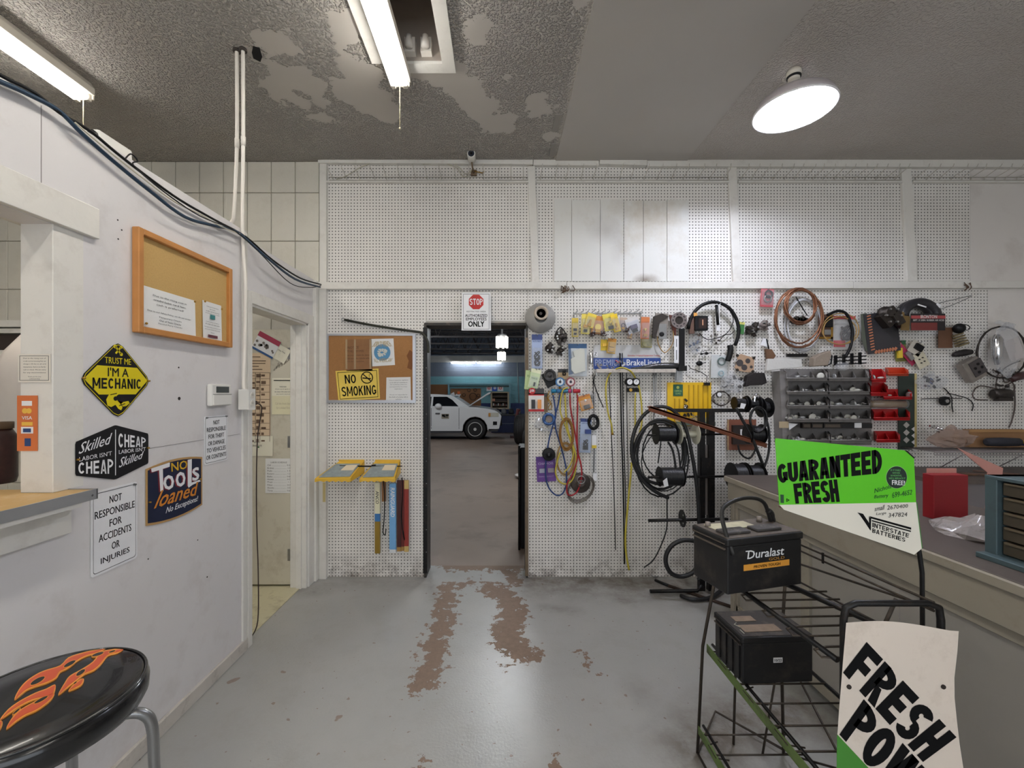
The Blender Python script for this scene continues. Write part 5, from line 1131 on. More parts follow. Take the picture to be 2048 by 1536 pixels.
def heap(name, label, cat, x, y, w, h, n, ms, off=.02, seed=1, bagm=None, group=None, k=1):
    R_ = random.Random(seed); t = PT(name, label, cat, x, y, WY-off, group)
    for i in range(n):
        a, b_ = x+R_.uniform(-.42, .42)*w, y+R_.uniform(-.42, .42)*h; q = t.m(); s_ = R_.uniform(.08, .16)*min(w, h)*k; ty = i % 3
        if ty == 0: q.lathe([(s_*.5, -.5*s_*t.u), (s_*.5, .2*s_*t.u), (s_*.8, .2*s_*t.u), (s_*.8, .6*s_*t.u)], (a, -.012, b_), 'xyz'[i % 3], 8)
        elif ty == 1: q.tube([(a-s_, -.01, b_-s_*R_.uniform(-1, 1)), (a, -.016, b_), (a+s_, -.01, b_+s_*R_.uniform(-1, 1))], s_*.35, 6)
        else: q.box(a-s_, a+s_, -.02, -.006, b_-s_*.5, b_+s_*.5, ang=R_.uniform(0, 3)); q.bevel(.0008)
        t.add('fitting', q, ms[i % len(ms)])
    if bagm:
        q = t.m(); crumple(q, (x, -.016, y), w*.5, .018, h*.52, seed); crumple(q, (x, -.008, y-h*.58), w*.14, .008, h*.2, seed+1, 8, 5); t.add('bag', q, bagm)
    return t
heap('fittings_bag', 'clear bag of steel pipe fittings under the white and red card', 'bag of fittings', 1090, 848, 44, 26, 14, [steel, gold, chrome], .02, 5, bag)
coil('brown_wire_hank', 'hank of thin brown wire behind the yellow hoses', 'wire', 1132, 868, 13, 30, 1.1, mat('brown_wire', (150, 106, 44), .5, var=.2), 12, .03, 8)
coil('yellow_cord_hank', 'loose hank of tan cord below the brown wire', 'cord', 1130, 918, 17, 32, 1.0, mat('tan_wire', (176, 140, 84), .5, var=.2), 6, .02, 9)
t = PT('black_reel', 'round black plastic reel hanging over the purple card', 'wire reel', 1097, 908, WY-.035)
q = t.m(); q.lathe([(.1, -.03), (4, -.03), (4.5, -.024), (11, -.03), (12.8, -.028), (12.8, 0), (.1, 0)], (1097, 0, 908), 'y', 24); t.add('reel', q, black); t.add('hub_mark', t.m().text('U', 1097, 908, 3, 5, -.0305, bold=.03), flat((110, 110, 112)))
pack('glove_pack', 'purple carded pack under the round black reel', 1092, 938, 38, 50, -.05, (108, 68, 148), (.18, (86, 48, 128)), [('CHAMOIS', -.22, .8, .09, (200, 180, 220)), ('PREMIUM QUALITY', .30, .8, .06, (180, 160, 210))], None, [('box', -.2, .05, 6, flat((170, 170, 190))), ('box', .25, .05, 6, flat((150, 140, 150)))], off=.015)
pack('bulb_pack', 'blue and white blister pack with a black wired part, beside the black ring', 1171, 871, 22, 68, .03, (170, 186, 214), (.1, (42, 62, 120)), [('LAMP SOCKET', -.36, .8, .04, (60, 80, 140))], (-.45, .45, -.05, .46), [('cable', 0, .22, 7, black), ('box', 0, .36, 5, black), ('box', .2, -.12, 6, flat((50, 70, 130)))], off=.03)
coil('black_ring', 'black rubber ring hanging beside the blue and white pack', 'ring', 1186, 844, 9, 13, 3.2, black, 1, .015)
t = PT('wire_reel', 'steel spool of wire with loose thin loops below it', 'wire reel', 1160, 966, WY-.02)
q = t.m(); q.lathe([(5, -.05), (7.5, -.052), (8, -.045), (12, -.03), (18, -.028), (20, -.02), (20, 0), (.1, 0)], (1160, 0, 965), 'y', 26); t.add('spool', q, mat('grey_wire', (92, 84, 80), .4, .5, var=.3, scale=180)); t.add('hub_ring', t.m().tube([(1160+7.5*math.cos(k*PI/10), -.052, 957+7.5*math.sin(k*PI/10)) for k in range(20)], .9, 5, True), steel); t.add('hub', t.m().disc(1160, 957, 6.5, -.045, -.03, 16), flat((70, 26, 34)))
for j in range(4): t.add('loose_loop', t.m().tube([(1161+(24+j)*math.cos(k*PI/12+.3), -.01-.004*j, 977+(22+2*j)*math.sin(k*PI/12)) for k in range(24)], .7, 5, True), mat('thin_cable', (100, 92, 84), .4))
t = PT('grease_tube', 'clear tube pack with a black rod and white label, below the black ring', 'package', 1187, 915, WY-.015)
t.add('sleeve', t.m().box(1181, 1193, -.014, 0, 862, 945), clear); t.add('rod', t.m().tube([(1188, -.008, 893), (1187, -.008, 945)], 1.2, 6), black); t.add('label', t.m().box(1183, 1192, -.015, -.0142, 870, 893), signw); t.add('yellow_tip', t.m().box(1183, 1192, -.0155, -.0142, 890, 896), yel2); t.add('end_block', t.m().box(1185, 1193, -.02, 0, 946, 960), signw)
# ---------------------------------------------------------------- hook rail with yellow packs
t = PT('hook_rail', 'long steel hook rail on the pegboard carrying small yellow packs', 'rail', 1215, 627, WY-.002)
t.add('bar', t.m().box(1149, 1283, -.006, 0, 625.5, 627.5), steel); t.add('end_bar', t.m().box(1148, 1149.2, -.006, 0, 626, 648), steel); t.add('end_bar', t.m().box(1281, 1282.5, -.006, 0, 626, 645), steel)
for k in range(13): x = 1152+k*10.6; t.add('hook', t.m().tube([(x, 0, 629), (x, -.004, 624), (x, -.06-.03*(k % 2), 626), (x, -.065-.03*(k % 2), 622)], .7, 5), steel)
G = 'small packs on the long hook rail'
brass = mat('brass_bright', (220, 196, 110), .3, .6)
for i, (lab, x, y, w, h, a, c, kind) in enumerate((
 ('brass-topped black bulb pack at the start of the hook rail', 1150, 655, 13, 38, 0, (200, 176, 70), 'box'), ('tall yellow pack tied with a ribbon, second on the hook rail', 1171, 648, 17, 40, .05, (226, 208, 96), 'box'),
 ('yellow striped card behind the orange pack on the hook rail', 1181, 641, 18, 28, .3, (232, 208, 80), 'slab'), ('orange-topped pack of gold domes on the hook rail', 1196, 650, 24, 36, .12, (206, 140, 70), 'disc'),
 ('clear pack with a cream bulb on a bright yellow card', 1219, 644, 24, 34, -.2, (220, 206, 90), 'bulb'), ('bright yellow card tilted behind the cream bulb', 1231, 646, 14, 36, -.25, (234, 200, 40), 'slab'),
 ('small reddish clear pack between yellow card and white pack', 1246, 648, 14, 26, .1, (190, 170, 160), 'ring'), ('clear white pack with a blue part, tilted on the hook rail', 1266, 651, 26, 30, -.3, (206, 206, 214), 'box'),
 ('orange card with a brass spray end, last on the hook rail', 1290, 656, 17, 44, .04, (190, 110, 70), 'bulb'), ('narrow grey card peeking below the rail, beside the orange pack', 1262, 668, 10, 22, .3, (150, 120, 100), 'slab'))):
    pack('bulb_pack', lab, x, y, w, h, a, c, (.2, (min(255, c[0]+14), min(255, c[1]+10), c[2])), [], (-.42, .42, -.22, .46), [(kind, 0, .12, min(w, h)*.26, (black if i in (0,) else brass if i in (3, 4, 8) else flat((70, 60, 90)) if i in (6, 7) else gold)), ('box', 0, .34, w*.2, black if i in (0, 1, 4, 7) else gold)], off=.06+.012*(i % 3), group=G, hk=False)
for (x, y) in ((1205, 668), (1185, 668), (1253, 660)): mech('small_socket', 'little dark socket part hanging beneath the rail packs' + {1205: ', under the orange-topped pack', 1185: ', under the tall yellow pack', 1253: ', under the reddish pack'}[x], 'car part', x, y, 7, x, m=mat('maroon_part', (70, 44, 44), .4), off=.04, n=4)
pack('yellow_fuse_pack', 'yellow card hanging alone behind a second one below the hook rail', 1208, 690, 13, 22, 0, (228, 196, 50), None, [], None, [('box', 0, 0, 4, yel)], off=.012)
pack('yellow_fuse_pack', 'yellow blister pack with an amber part, hung alone below the hook rail', 1223, 692, 17, 30, .1, (206, 160, 40), (.2, (190, 130, 40)), [], (-.42, .42, -.25, .45), [('box', 0, -.05, 5, mat('amber', (190, 150, 60), .3)), ('box', 0, .25, 5, mat('amber'))], off=.03)
pack('yellow_green_pack', 'olive blister pack of round parts below the orange card', 1293, 683, 22, 24, 0, (150, 140, 60), None, [], (-.45, .45, -.45, .45), [('disc', -.2, .2, 5, mat('olive_part', (130, 124, 60), .4)), ('disc', .2, .1, 5, mat('olive_part'))], off=.02)
# brake line display and shelf
t = PT('brake_line_sign', 'white and blue shelf sign lettered BrakeLines on the pegboard', 'sign', 1253, 722, WY-.006)
t.add('board', t.m().box(1187, 1321, -.003, 0, 690, 738), mat('sign_offwhite', (214, 214, 214), .3, alpha=.75, var=0)); t.add('blue_band', t.m().box(1187, 1321, -.0045, -.003, 716, 738), flat((30, 66, 140), .3))
q = t.m(); q.textq('BrakeLines', (1253, 731), (1318, 731), (1318, 719), (1253, 719), -.005, .03); t.add('lettering', q, signw); q = t.m(); q.textq('PREMIUM', (1190, 732), (1246, 732), (1246, 719), (1190, 719), -.005, .03); t.add('lettering', q, flat((150, 160, 190)))
q = t.m(); q.textq('Genuine Original Equipment Tubing', (1255, 713.5), (1319, 713.5), (1319, 709.5), (1255, 709.5), -.005, .02); t.add('lettering', q, flat((190, 60, 60)))
t = PT('wall_shelf', 'shallow metal shelf under the blue brake line sign', 'shelf', 1265, 742, WY)
t.add('shelf_plate', t.m().box(1188, 1343, -.085, 0, 741, 742.2), al); t.add('front_lip', t.m().box(1188, 1343, -.087, -.085, 739, 746), mat('chipped_lip', (205, 196, 186), .5, dirt=(100, 84, 70), dirt_amt=.7, dscale=40))
t.add('bracket', t.m().box(1188, 1189, -.08, 0, 742, 752), steel); t.add('bracket', t.m().box(1342, 1343, -.08, 0, 742, 752), steel)
heap('small_fittings', 'row of small metal fittings standing on the shelf beside the yellow hose', 'fittings', 1212, 733, 44, 13, 12, [steel, chrome, flat((150, 140, 130))], .055, 31, k=1.8)
heap('small_fittings', 'chrome and pink fittings where the yellow hose crosses the shelf', 'fittings', 1240, 730, 20, 16, 6, [chrome, flat((200, 110, 120)), steel], .055, 32, k=1.6)
t = PT('black_bundle', 'crumpled black plastic sleeve lying on the shelf end', 'sleeve', 1318, 733, WY-.05); t.solo(t.m().tube(spline([(1262, 0, 737), (1290, -.005, 736), (1320, 0, 732), (1350, .0, 733), (1368, .01, 734)], 5), [1.5, 2, 2.5, 3, 4, 5, 5.5, 6, 6, 6, 6, 6.5, 7, 7, 7, 7, 6, 5, 4, 3, 2], 8), mat('black_bag', (40, 40, 40), .2, bump=.8, bscale=90))
for i, (x0, x1, y1, r, m_) in enumerate(((1186, 1188, 850, .8, black), (1218, 1231, 1100, .9, black), (1240, 1249, 1128, 1.5, black), (1244.5, 1252, 1075, 1.0, black), (1253, 1257, 1020, .8, dsteel), (1306, 1309, 830, .8, steel), (1311, 1306, 850, .8, steel))):
    t = PT('brake_line', ('thin black tube hanging from the shelf start', 'thin black tube hanging almost to the floor beside the thicker one', 'thickest black tube hanging to the floor beside the yellow hose', 'black tube close behind the thickest one', 'dark steel tube ending above the reel arm', 'bright steel tube hanging under the shelf end', 'second bright steel tube near the yellow display')[i], 'tube', x0, 745, WY-.03, 'tubes hanging from the wall shelf')
    t.solo(t.m().tube(spline([(x0, 0, 706 if i in (2, 3) else 746), (x0+(x1-x0)*.3, 0, 850 if y1 > 900 else 780), (x0+(x1-x0)*.7, -.006, (850+y1)/2 if y1 > 900 else 810), (x1, 0, y1)], 4), r, 6), m_)
t = PT('twisted_wire', 'black twisted wire dangling from the start of the shelf', 'wire', 1190, 760, WY-.03); t.solo(t.m().tube(spline([(1190, 0, 750), (1188, 0, 765), (1193, -.004, 782), (1199, 0, 797), (1207, 0, 815)], 5), 1.1, 5), black)
hose('yellow_hose', 'yellow hose arched over the shelf and hanging both sides', 'hose', [(1225,870),(1223,850),(1216,825),(1212,790),(1213,765),(1222,745),(1238,736,-.05),(1256,742,-.05),(1270,755),(1278,775),(1282,800),(1284,830),(1282,855),(1274,880),(1268,900)], 1.7, yhose, .055, None, (0, -1))
hose('yellow_hose', 'straight yellow hose reaching from the spool stand down to the floor', 'hose', [(1263,925),(1262,945),(1258,985),(1254,1030),(1251,1070),(1252,1105),(1258,1140)], 2, mat('yellow_cable', (208, 190, 70), .4), .05)
hose('yellow_hose', 'yellow hose hanging from the black-cased dials', 'hose', [(1271,785),(1270,815),(1270,850),(1266,880),(1269,905)], 1.5, yhose, .05)
t = PT('dial_pair', 'pair of black-cased white dials on a brass valve body', 'gauge set', 1266, 768, WY-.03)
for x in (1257, 1270):
    q = t.m(); q.lathe([(.1, -.034), (6.2, -.034), (7.4, -.036), (8, -.03), (8, 0), (.1, 0)], (x, 0, 764), 'y', 22); d = t.add('dial_case', q, black); t.add('dial_face', t.m().disc(x, 764, 5.4, -.0355, -.034, 16), signw, d); q = t.m(); q.box(x-.4, x+.4, -.037, -.036, 760, 765, ang=.6); t.add('needle', q, ink, d)
t.add('valve_body', t.m().box(1253, 1278, -.02, 0, 776, 784), black); t.add('valve_knob', t.m().disc(1259, 780, 3.2, -.034, -.02, 12), gold); t.add('valve_knob', t.m().disc(1274, 780, 3, -.03, -.02, 12), black)
# ---------------------------------------------------------------- middle of the wall
t = PT('timing_cover', 'grey finned bracket plate hanging beside the round slotted flange', 'car part', 1322, 650, WY-.04)
t.add('back_plate', t.m().prism(rpoly(1322, 650, 26, 46, .05), -.008, 0), mat('grey_casting', (150, 142, 134), .45, .4, var=.15, scale=30)); t.add('arm', t.m().prism([(1305, 634), (1322, 628), (1336, 634), (1318, 645), (1309, 678), (1303, 676)], -.024, -.008).bevel(.0015), dsteel)
t.add('bushing', t.m().lathe([(2.4, -.02), (4.6, -.02), (4.8, 0), (2.4, 0)], (1322, 0, 669), 'y', 16), black); t.add('slot_panel', t.m().box(1317, 1332, -.012, -.008, 648, 678), steel)
t = PT('slotted_flange', 'round steel flange with a ring of slots and an open centre', 'car part', 1357, 641, WY-.06)
q = t.m(); q.disc(1357, 641, 16, -.012, 0, 32, 8); t.add('flange', q, mat('worn_steel', (150, 140, 138), .35, .8, var=.15, scale=30))
for k in range(10): a = k*PI/5; q = t.m(); q.box(1357+12*math.cos(a)-1.8, 1357+12*math.cos(a)+1.8, -.0128, -.011, 641+12*math.sin(a)-1, 641+12*math.sin(a)+1, ang=a+PI/2); t.add('slot', q, flat((30, 26, 26)))
t.add('bore', t.m().lathe([(8, 0), (8, .03), (.1, .03)], (1357, 0, 641), 'y', 20), dsteel); peg_hook(t, 1357, 627)
t = PT('red_bracket', 'rusty red bracket with a ring behind the slotted flange', 'car part', 1345, 655, WY-.03)
t.add('bracket', t.m().prism([(1337, 630), (1346, 632), (1351, 650), (1350, 672), (1344, 660)], -.02, 0).bevel(.002), mat('rust_red', (110, 60, 50), .6, var=.2)); q = t.m(); q.tube(spline([(1345,-.01,660),(1346,-.012,680),(1340,-.012,695),(1330,-.01,705),(1322,-.01,700),(1315,-.01,685),(1314,-.01,668)], 5), 1, 5); t.add('wire_loop', q, mat('tan_wire'))
t = PT('black_case', 'glossy black rectangular sensor case with a dark window and a painted copper glint', 'car part', 1397, 645, WY-.05)
t.add('case', t.m().box(1386, 1412, -.035, 0, 633, 662).bevel(.003), black); t.add('window', t.m().box(1393, 1409, -.037, -.034, 638, 658), mat('dark_window', (60, 48, 46), .15)); t.add('glint', t.m().box(1400, 1402, -.0385, -.036, 641, 652), mat('copper_glint', (200, 150, 120), .2)); t.add('amber_cap', t.m().box(1384, 1391, -.03, -.005, 627, 634), flat((220, 160, 80))); t.add('side_card', t.m().box(1377, 1387, -.02, 0, 635, 668), mat('brown_board', (96, 70, 58), .6))  # the glint is a highlight painted as a copper strip on the window
coil('belt_loop', 'large loop of thick black hose tied at the top with white cord', 'hose', 1425, 662, 50, 57, 3.4, black, 1, .05, 4, a0=-PI*.98, a1=PI*.17, yspread=.004)
t = PT('cord_tie', 'white cord knot tying the large black hose loop', 'cord', 1436, 607, WY-.06); q = t.m(); q.tube(spline([(1431,0,606),(1435,-.01,602),(1440,-.012,606),(1436,-.012,611),(1432,-.01,608)], 4), .9, 5); q.tube(spline([(1436,-.01,610),(1437,-.01,630),(1438,-.008,650)], 3), .9, 5); t.solo(q, signw)
t = PT('hose_end', 'short straight black hose with a white end under the cord knot', 'hose', 1434, 630, WY-.055); t.add('hose', t.m().tube([(1433, 0, 610), (1436, 0, 650)], 3, 8), black); t.add('tag', t.m().box(1433, 1440, -.004, 0, 651, 662, ang=.2), signw)
t = PT('radiator_hose', 'black moulded hose elbow ending inside the large loop', 'hose', 1462, 700, WY-.055); t.solo(t.m().tube(spline([(1460,0,690),(1461,0,700),(1458,-.004,712),(1455,0,722)], 4), 5.5, 10), black)
t = PT('black_channel', 'upright black channel bar hanging beneath the slotted flange', 'bar', 1364, 695, WY-.055)
t.add('channel', t.m().box(1358, 1368, -.014, 0, 658, 735), black); t.add('label_strip', t.m().box(1348, 1357, -.004, 0, 672, 726), signw); q = t.m(); q.box(1352, 1353.2, -.0048, -.0042, 678, 694); q.box(1352, 1353.2, -.0048, -.0042, 700, 720); t.add('label_mark', q, ink); t.add('foot_clamp', t.m().box(1355, 1372, -.02, 0, 732, 742).bevel(.002), blackm)
heap('brown_parts_bag', 'clear bag of brown electrical parts below the black sensor case', 'bag of parts', 1388, 682, 26, 46, 12, [mat('brown_parts', (104, 80, 70), .5), dsteel, flat((70, 90, 120))], .02, 41, bag)
heap('grey_sensor', 'grey carburettor-like part in the middle of the hose loop', 'car part', 1430, 678, 24, 22, 9, [mat('grey_casting'), steel, dsteel], .03, 42)
hose('thin_lead', 'thin black lead curving through the hose loop', 'wire', [(1399,666),(1406,674),(1418,679),(1440,674),(1455,665),(1464,650),(1466,635),(1455,615),(1442,607)], .8, black, .04)
hose('thin_lead', 'thin grey lead crossing below the hose loop to the green pack', 'wire', [(1440,680),(1450,670),(1462,668),(1470,660)], .8, dsteel, .03)
for i, (x, y, rr) in enumerate(((1402, 708, 3), (1412, 707, 4), (1398, 727, 7))):
    t = PT('black_clip', ('small black cable clip, first under the brown parts bag', 'small black cable clip with prongs beside another clip', 'flat black oval sensor hanging alone')[i], 'clip', x, y, WY-.02); t.add('body', t.m().ball((x, -.008, y), rr, 10, 6, (1, .5, .7)), black); t.add('prong', t.m().tube([(x+rr*.6, -.008, y), (x+rr+6, -.008, y-2)], .8, 5), black); peg_hook(t, x, y-rr)
pack('green_pack', 'green boxed pack with a yellow top hanging inside the hose loop end', 1482, 656, 13, 24, .1, (70, 130, 70), (.2, (220, 216, 120)), [], None, [('box', -.4, .2, 4, mat('green_part', (50, 110, 60), .3))], off=.03)
mech('linkage_part', 'greasy steel linkage clump beside the green pack', 'car part', 1504, 660, 14, 51, off=.03, n=10)
mech('linkage_part', 'shinier steel linkage clump nearest the copper coil', 'car part', 1525, 652, 11, 52, m=mat('worn_steel'), off=.03, n=8)
t = PT('tag_and_pouch', 'brown leather-like pouch under a cream paper tag on the pegboard', 'pouch', 1535, 705, WY-.02)
t.add('paper_tag', t.m().prism([(1526, 676), (1532, 678), (1536, 695), (1520, 690)], -.006, -.003), signw); t.add('pouch', t.m().prism([(1528, 698), (1541, 699), (1549, 712), (1541, 723), (1541, 735), (1530, 735), (1532, 720)], -.02, 0).bevel(.002), mat('brown_pouch', (108, 78, 56), .7, var=.15)); t.add('strap', t.m().tube([(1532, -.004, 678), (1536, -.01, 698)], 1.4, 6), black)
pack('ring_pack', 'red card with a black rubber ring, beside the copper coil top', 1534, 596, 26, 36, .06, (196, 90, 96), (.15, (200, 110, 116)), [], (-.45, .45, -.4, .4), [('ring', .05, -.2, 7, black), ('ring', 0, .05, 7, steel)], off=.05)
pack('gasket_pack', 'clear white pack with a green ring gasket under the hose loop', 1438, 733, 32, 46, .03, (222, 224, 222), None, [], (-.48, .48, -.48, .48), [('ring', .1, -.22, 7, mat('dark_green', (40, 76, 66), .5)), ('ring', .1, .3, 5, flat((150, 180, 190)))], off=.03)
t = PT('oval_gasket', 'tan plate gasket with four dark round openings', 'gasket', 1490, 730, WY-.035)
t.add('gasket_plate', t.m().prism([(1472, 712), (1482, 708), (1494, 712), (1508, 716), (1507, 740), (1498, 745), (1478, 742), (1468, 735), (1476, 722)], -.004, 0), mat('tan_gasket', (184, 152, 124), .6, var=.1))
for x, y, r in ((1479, 726, 7), (1495, 722, 5), (1488, 735, 6), (1502, 734, 3)): t.add('opening', t.m().disc(x, y, r, -.0048, -.0038, 16), mat('dark_opening', (72, 66, 66), .6))
for x, y in ((1474, 711), (1507, 716), (1505, 743), (1474, 740)): t.add('bolt_ear', t.m().disc(x, y, 3, -.008, -.003, 8), dsteel)
heap('wiring_clump', 'large clump of clear tubing and steel fittings right of the yellow display', 'bag of fittings', 1462, 768, 46, 34, 16, [chrome, steel, clear, dsteel], .03, 61, bag)
t = PT('rubber_duct', 'soft black ribbed duct lying against the wall above the spool stand', 'duct', 1505, 762, WY-.03); q = t.m(); q.prism([(1488, 752), (1500, 746), (1522, 746), (1527, 766), (1518, 770), (1494, 771), (1485, 774), (1486, 762)], -.05, 0).bevel(.006, 2); t.add('duct', q, mat('matte_black', (34, 28, 28), .7, bump=.5, bscale=80)); peg_hook(t, 1505, 746)
t = PT('air_gauge', 'small round dial on a loop of clear tubing beside the yellow display', 'gauge', 1437, 790, WY-.02); t.add('dial_case', t.m().disc(1437, 789, 5.6, -.014, 0, 18), dsteel); t.add('dial_face', t.m().disc(1437, 789, 4.4, -.0155, -.014, 16), signw)
for j in range(3): t.add('tubing', t.m().tube([(1441+(15+j*2)*math.cos(k*PI/10), -.01, 797+(15-j)*math.sin(k*PI/10)) for k in range(20)], .7, 5, True), mat('grey_wire'))
t = PT('wire_prong', 'bent two-pronged wire hook above the yellow display', 'hook', 1412, 755, WY-.03); q = t.m(); q.tube([(1413, 0, 768), (1413, -.01, 752), (1400, -.01, 744), (1380, -.01, 737), (1376, -.01, 730)], .8, 5); t.add('wire', q, dsteel); t.add('base_block', t.m().box(1407, 1418, -.02, 0, 765, 771), blackm)
# yellow display panel
t = PT('yellow_display', 'bright yellow ribbed plastic display panel with a green label', 'display', 1377, 808, WY-.006)
t.add('panel', t.m().box(1334, 1421, -.012, 0, 765, 852), mat('display_yellow', (236, 190, 30), .4, var=.04))
for k in range(8): x = 1347+k*9.4; t.add('rib', t.m().box(x, x+2.2, -.018, -.012, 770 if k > 2 else 797, 850), mat('display_rib', (206, 160, 20), .4))
t.add('green_label', t.m().box(1345, 1364, -.0165, -.0125, 769, 792), flat((36, 92, 66), .4)); q = t.m(); q.textq('CHEMICAL', (1347, 784), (1362, 784), (1362, 780), (1347, 780), -.017); q.textq('GUARD', (1349, 789), (1360, 789), (1360, 785.5), (1349, 785.5), -.017); t.add('lettering', q, flat((170, 200, 120))); t.add('label_disc', t.m().disc(1354, 775, 3, -.0172, -.0165, 12), flat((170, 180, 90)))
t.add('lower_tray', t.m().box(1349, 1425, -.05, 0, 843, 850), mat('grey_green_tray', (110, 124, 110), .5)); t.add('tan_backing', t.m().box(1349, 1421, -.0135, -.012, 835, 850), flat((196, 176, 130)))
heap('chrome_nuts', 'pile of chrome lug nuts on the yellow display tray', 'nuts', 1392, 834, 64, 16, 16, [chrome, chrome, dsteel], .03, 71, k=1.5)
heap('chrome_nuts', 'short stack of chrome lug nuts on the yellow display ribs', 'nuts', 1372, 810, 10, 24, 6, [chrome, dsteel], .02, 72, k=3)
pack('cleaner_pouch', 'narrow clear pouch hanging over the green label of the yellow display', 1357, 752, 15, 24, 0, (196, 200, 204), None, [], (-.45, .45, -.45, .45), [('slab', -.2, 0, 8, steel)], off=.03)
for i, (x, y0, y1) in enumerate(((1308, 745, 850), (1321, 745, 800), (1313, 745, 815))):
    t = PT('hook_wire', ('long thin steel wire hanging left of the yellow display', 'short steel wire with a curled foot by the yellow display', 'middle thin steel wire beside the yellow display')[i], 'wire', x, y0, WY-.02); t.solo(t.m().tube(spline([(x, 0, y0), (x-1, -.004, (y0+y1)/2), (x, 0, y1-4), (x-2, 0, y1)], 3), .8, 5), steel)
# ---------------------------------------------------------------- copper coil and packs to its right
coil('copper_coil', 'big loose coil of copper tube hanging on the pegboard', 'copper tube', 1595, 636, 46, 56, 1.7, copper, 3, .04, 12, yspread=.02)
coil('copper_coil', 'smaller inner loops of copper tube within the big coil', 'copper tube', 1598, 614, 30, 34, 1.5, copper, 4, .06, 13, yspread=.02)
coil('clear_tubing', 'pale clear tubing coiled behind the copper tube', 'tubing', 1604, 650, 34, 52, 1.6, mat('milky_tube', (196, 196, 200), .3), 3, .015, 14)
t = PT('bolt_cluster', 'oily sprockets hanging inside the copper loops', 'car part', 1598, 640, WY-.03)
for k in range(5): q = t.m(); q.lathe([(3, -.02), (6, -.02), (6.5, -.005), (3, 0)], (1585+k*6, 0, 642-3*(k % 2)), 'y', 9); t.add('sprocket', q, dsteel)
t.add('strap', t.m().tube(spline([(1590, -.01, 594), (1600, -.012, 612), (1613, -.01, 632)], 4), 1, 5), black); peg_hook(t, 1598, 634)
t = PT('ignition_coil', 'brass-framed coil unit on a card beside the copper tube', 'car part', 1650, 654, WY-.03)
t.add('frame', t.m().box(1636, 1665, -.006, 0, 629, 678), mat('brown_board')); t.add('brass_edge', t.m().box(1637, 1664, -.009, -.006, 674, 678), gold); t.add('brass_edge', t.m().box(1660, 1664, -.009, -.006, 630, 678), gold); t.add('winding', t.m().box(1645, 1661, -.03, -.006, 636, 655).bevel(.003), black); t.add('core', t.m().box(1645, 1658, -.02, -.006, 660, 670), steel)
t = pack('hose_pack', 'clear pack with red ends and grey parts, under the curved black hose', 1688, 666, 44, 68, .02, (190, 186, 182), (.10, (196, 70, 76)), [], (-.45, .45, -.4, .42), [('cable', 0, 0, 14, mat('grey_wire'))], off=.02)
t.add('foot_band', t.m().box(1667, 1690, -.003, -.0015, 681, 694), flat((196, 60, 66)))
hose('bent_hose', 'stiff black hose bent like a cane over the grey clear pack', 'hose', [(1655,630),(1668,624),(1680,622),(1693,628),(1701,645),(1705,665),(1702,690),(1696,705),(1690,715)], 2.8, black, .06)
coil('thin_copper_loop', 'thin tan tube looped around the grey clear pack', 'tubing', 1678, 660, 36, 30, 1, mat('tan_wire'), 2, .05, 15)
t = PT('carburettor_card', 'black card bordered in orange dashes carrying a greasy carburettor', 'car part', 1768, 670, WY-.04)
t.add('card', t.m().prism(rpoly(1764, 665, 66, 80, -.12), -.002, 0), mat('dark_card', (54, 52, 56), .5)); 
R_ = random.Random(8)
for k in range(13): t.add('orange_dash', t.m().prism(rpoly(1737-.0*k+k*.7, 632+k*5.6, 8, 2.4, -.3), -.0034, -.002), flat((196, 124, 90)))
for k in range(8): t.add('orange_dash', t.m().prism(rpoly(1752+k*5.5, 704-k*.9, 5, 7, .6), -.0034, -.002), flat((196, 124, 90)))
t.add('green_backing', t.m().prism([(1722, 628), (1734, 626), (1742, 700), (1732, 702), (1724, 680)], .002, .004), mat('grey_green', (92, 96, 84), .6))
t.add('body', t.m().prism(rpoly(1768, 636, 34, 30, -.7), -.07, -.002).bevel(.004), dsteel); q = t.m(); q.lathe([(9, -.09), (9, -.05), (13, -.045), (13, -.02), (5, -.02)], (1762, 0, 628), 'y', 14); t.add('throat', q, dsteel); t.add('side_lobe', t.m().prism(rpoly(1778, 640, 16, 26, -.5), -.09, -.06).bevel(.003), dsteel)
for k in range(6): a = k*1.05; t.add('bolt', t.m().lathe([(2, -.1), (2, -.08)], (1766+14*math.cos(a), 0, 635+14*math.sin(a)), 'y', 6, sm=False), steel)
t = PT('hose_box', 'arched black and red carded coil of rubber hose', 'package', 1834, 632, WY-.06)
arch = [(1812, 663), (1877, 663), (1877, 632), (1872, 614), (1860, 604), (1840, 600), (1820, 602), (1802, 611), (1793, 625), (1793, 645), (1800, 660)]
t.add('coil', t.m().tube([(1834+33*math.cos(a), -.02, 634+28*math.sin(a)) for a in [PI+k*PI/14 for k in range(15)]], 9, 10), mat('hose_black', (44, 42, 46), .35)); t.add('coil', t.m().tube([(1830+33*math.cos(a), .0, 636+28*math.sin(a)) for a in [PI*.8+k*PI/12 for k in range(15)]], 9, 10), mat('hose_black'))
t.add('card', t.m().box(1807, 1874, -.062, -.058, 630, 663), flat((34, 28, 32), .35)); t.add('red_band', t.m().box(1807, 1874, -.0635, -.062, 634, 640), flat((176, 74, 76), .35)); t.add('red_foot', t.m().box(1807, 1858, -.0635, -.062, 648, 663), flat((120, 50, 48), .35)); t.add('side_card', t.m().prism([(1793, 625), (1808, 636), (1806, 663), (1790, 662)], -.05, -.045), flat((120, 96, 56)))
q = t.m(); q.textq('IRONTON', (1825, 639.5), (1857, 639.5), (1857, 633), (1825, 633), -.065, .04); q.textq('50FT. X 3/8IN. RUBBER AIR HOSE', (1810, 645), (1871, 645), (1871, 641.5), (1810, 641.5), -.065, .03); t.add('lettering', q, flat((220, 214, 210)))
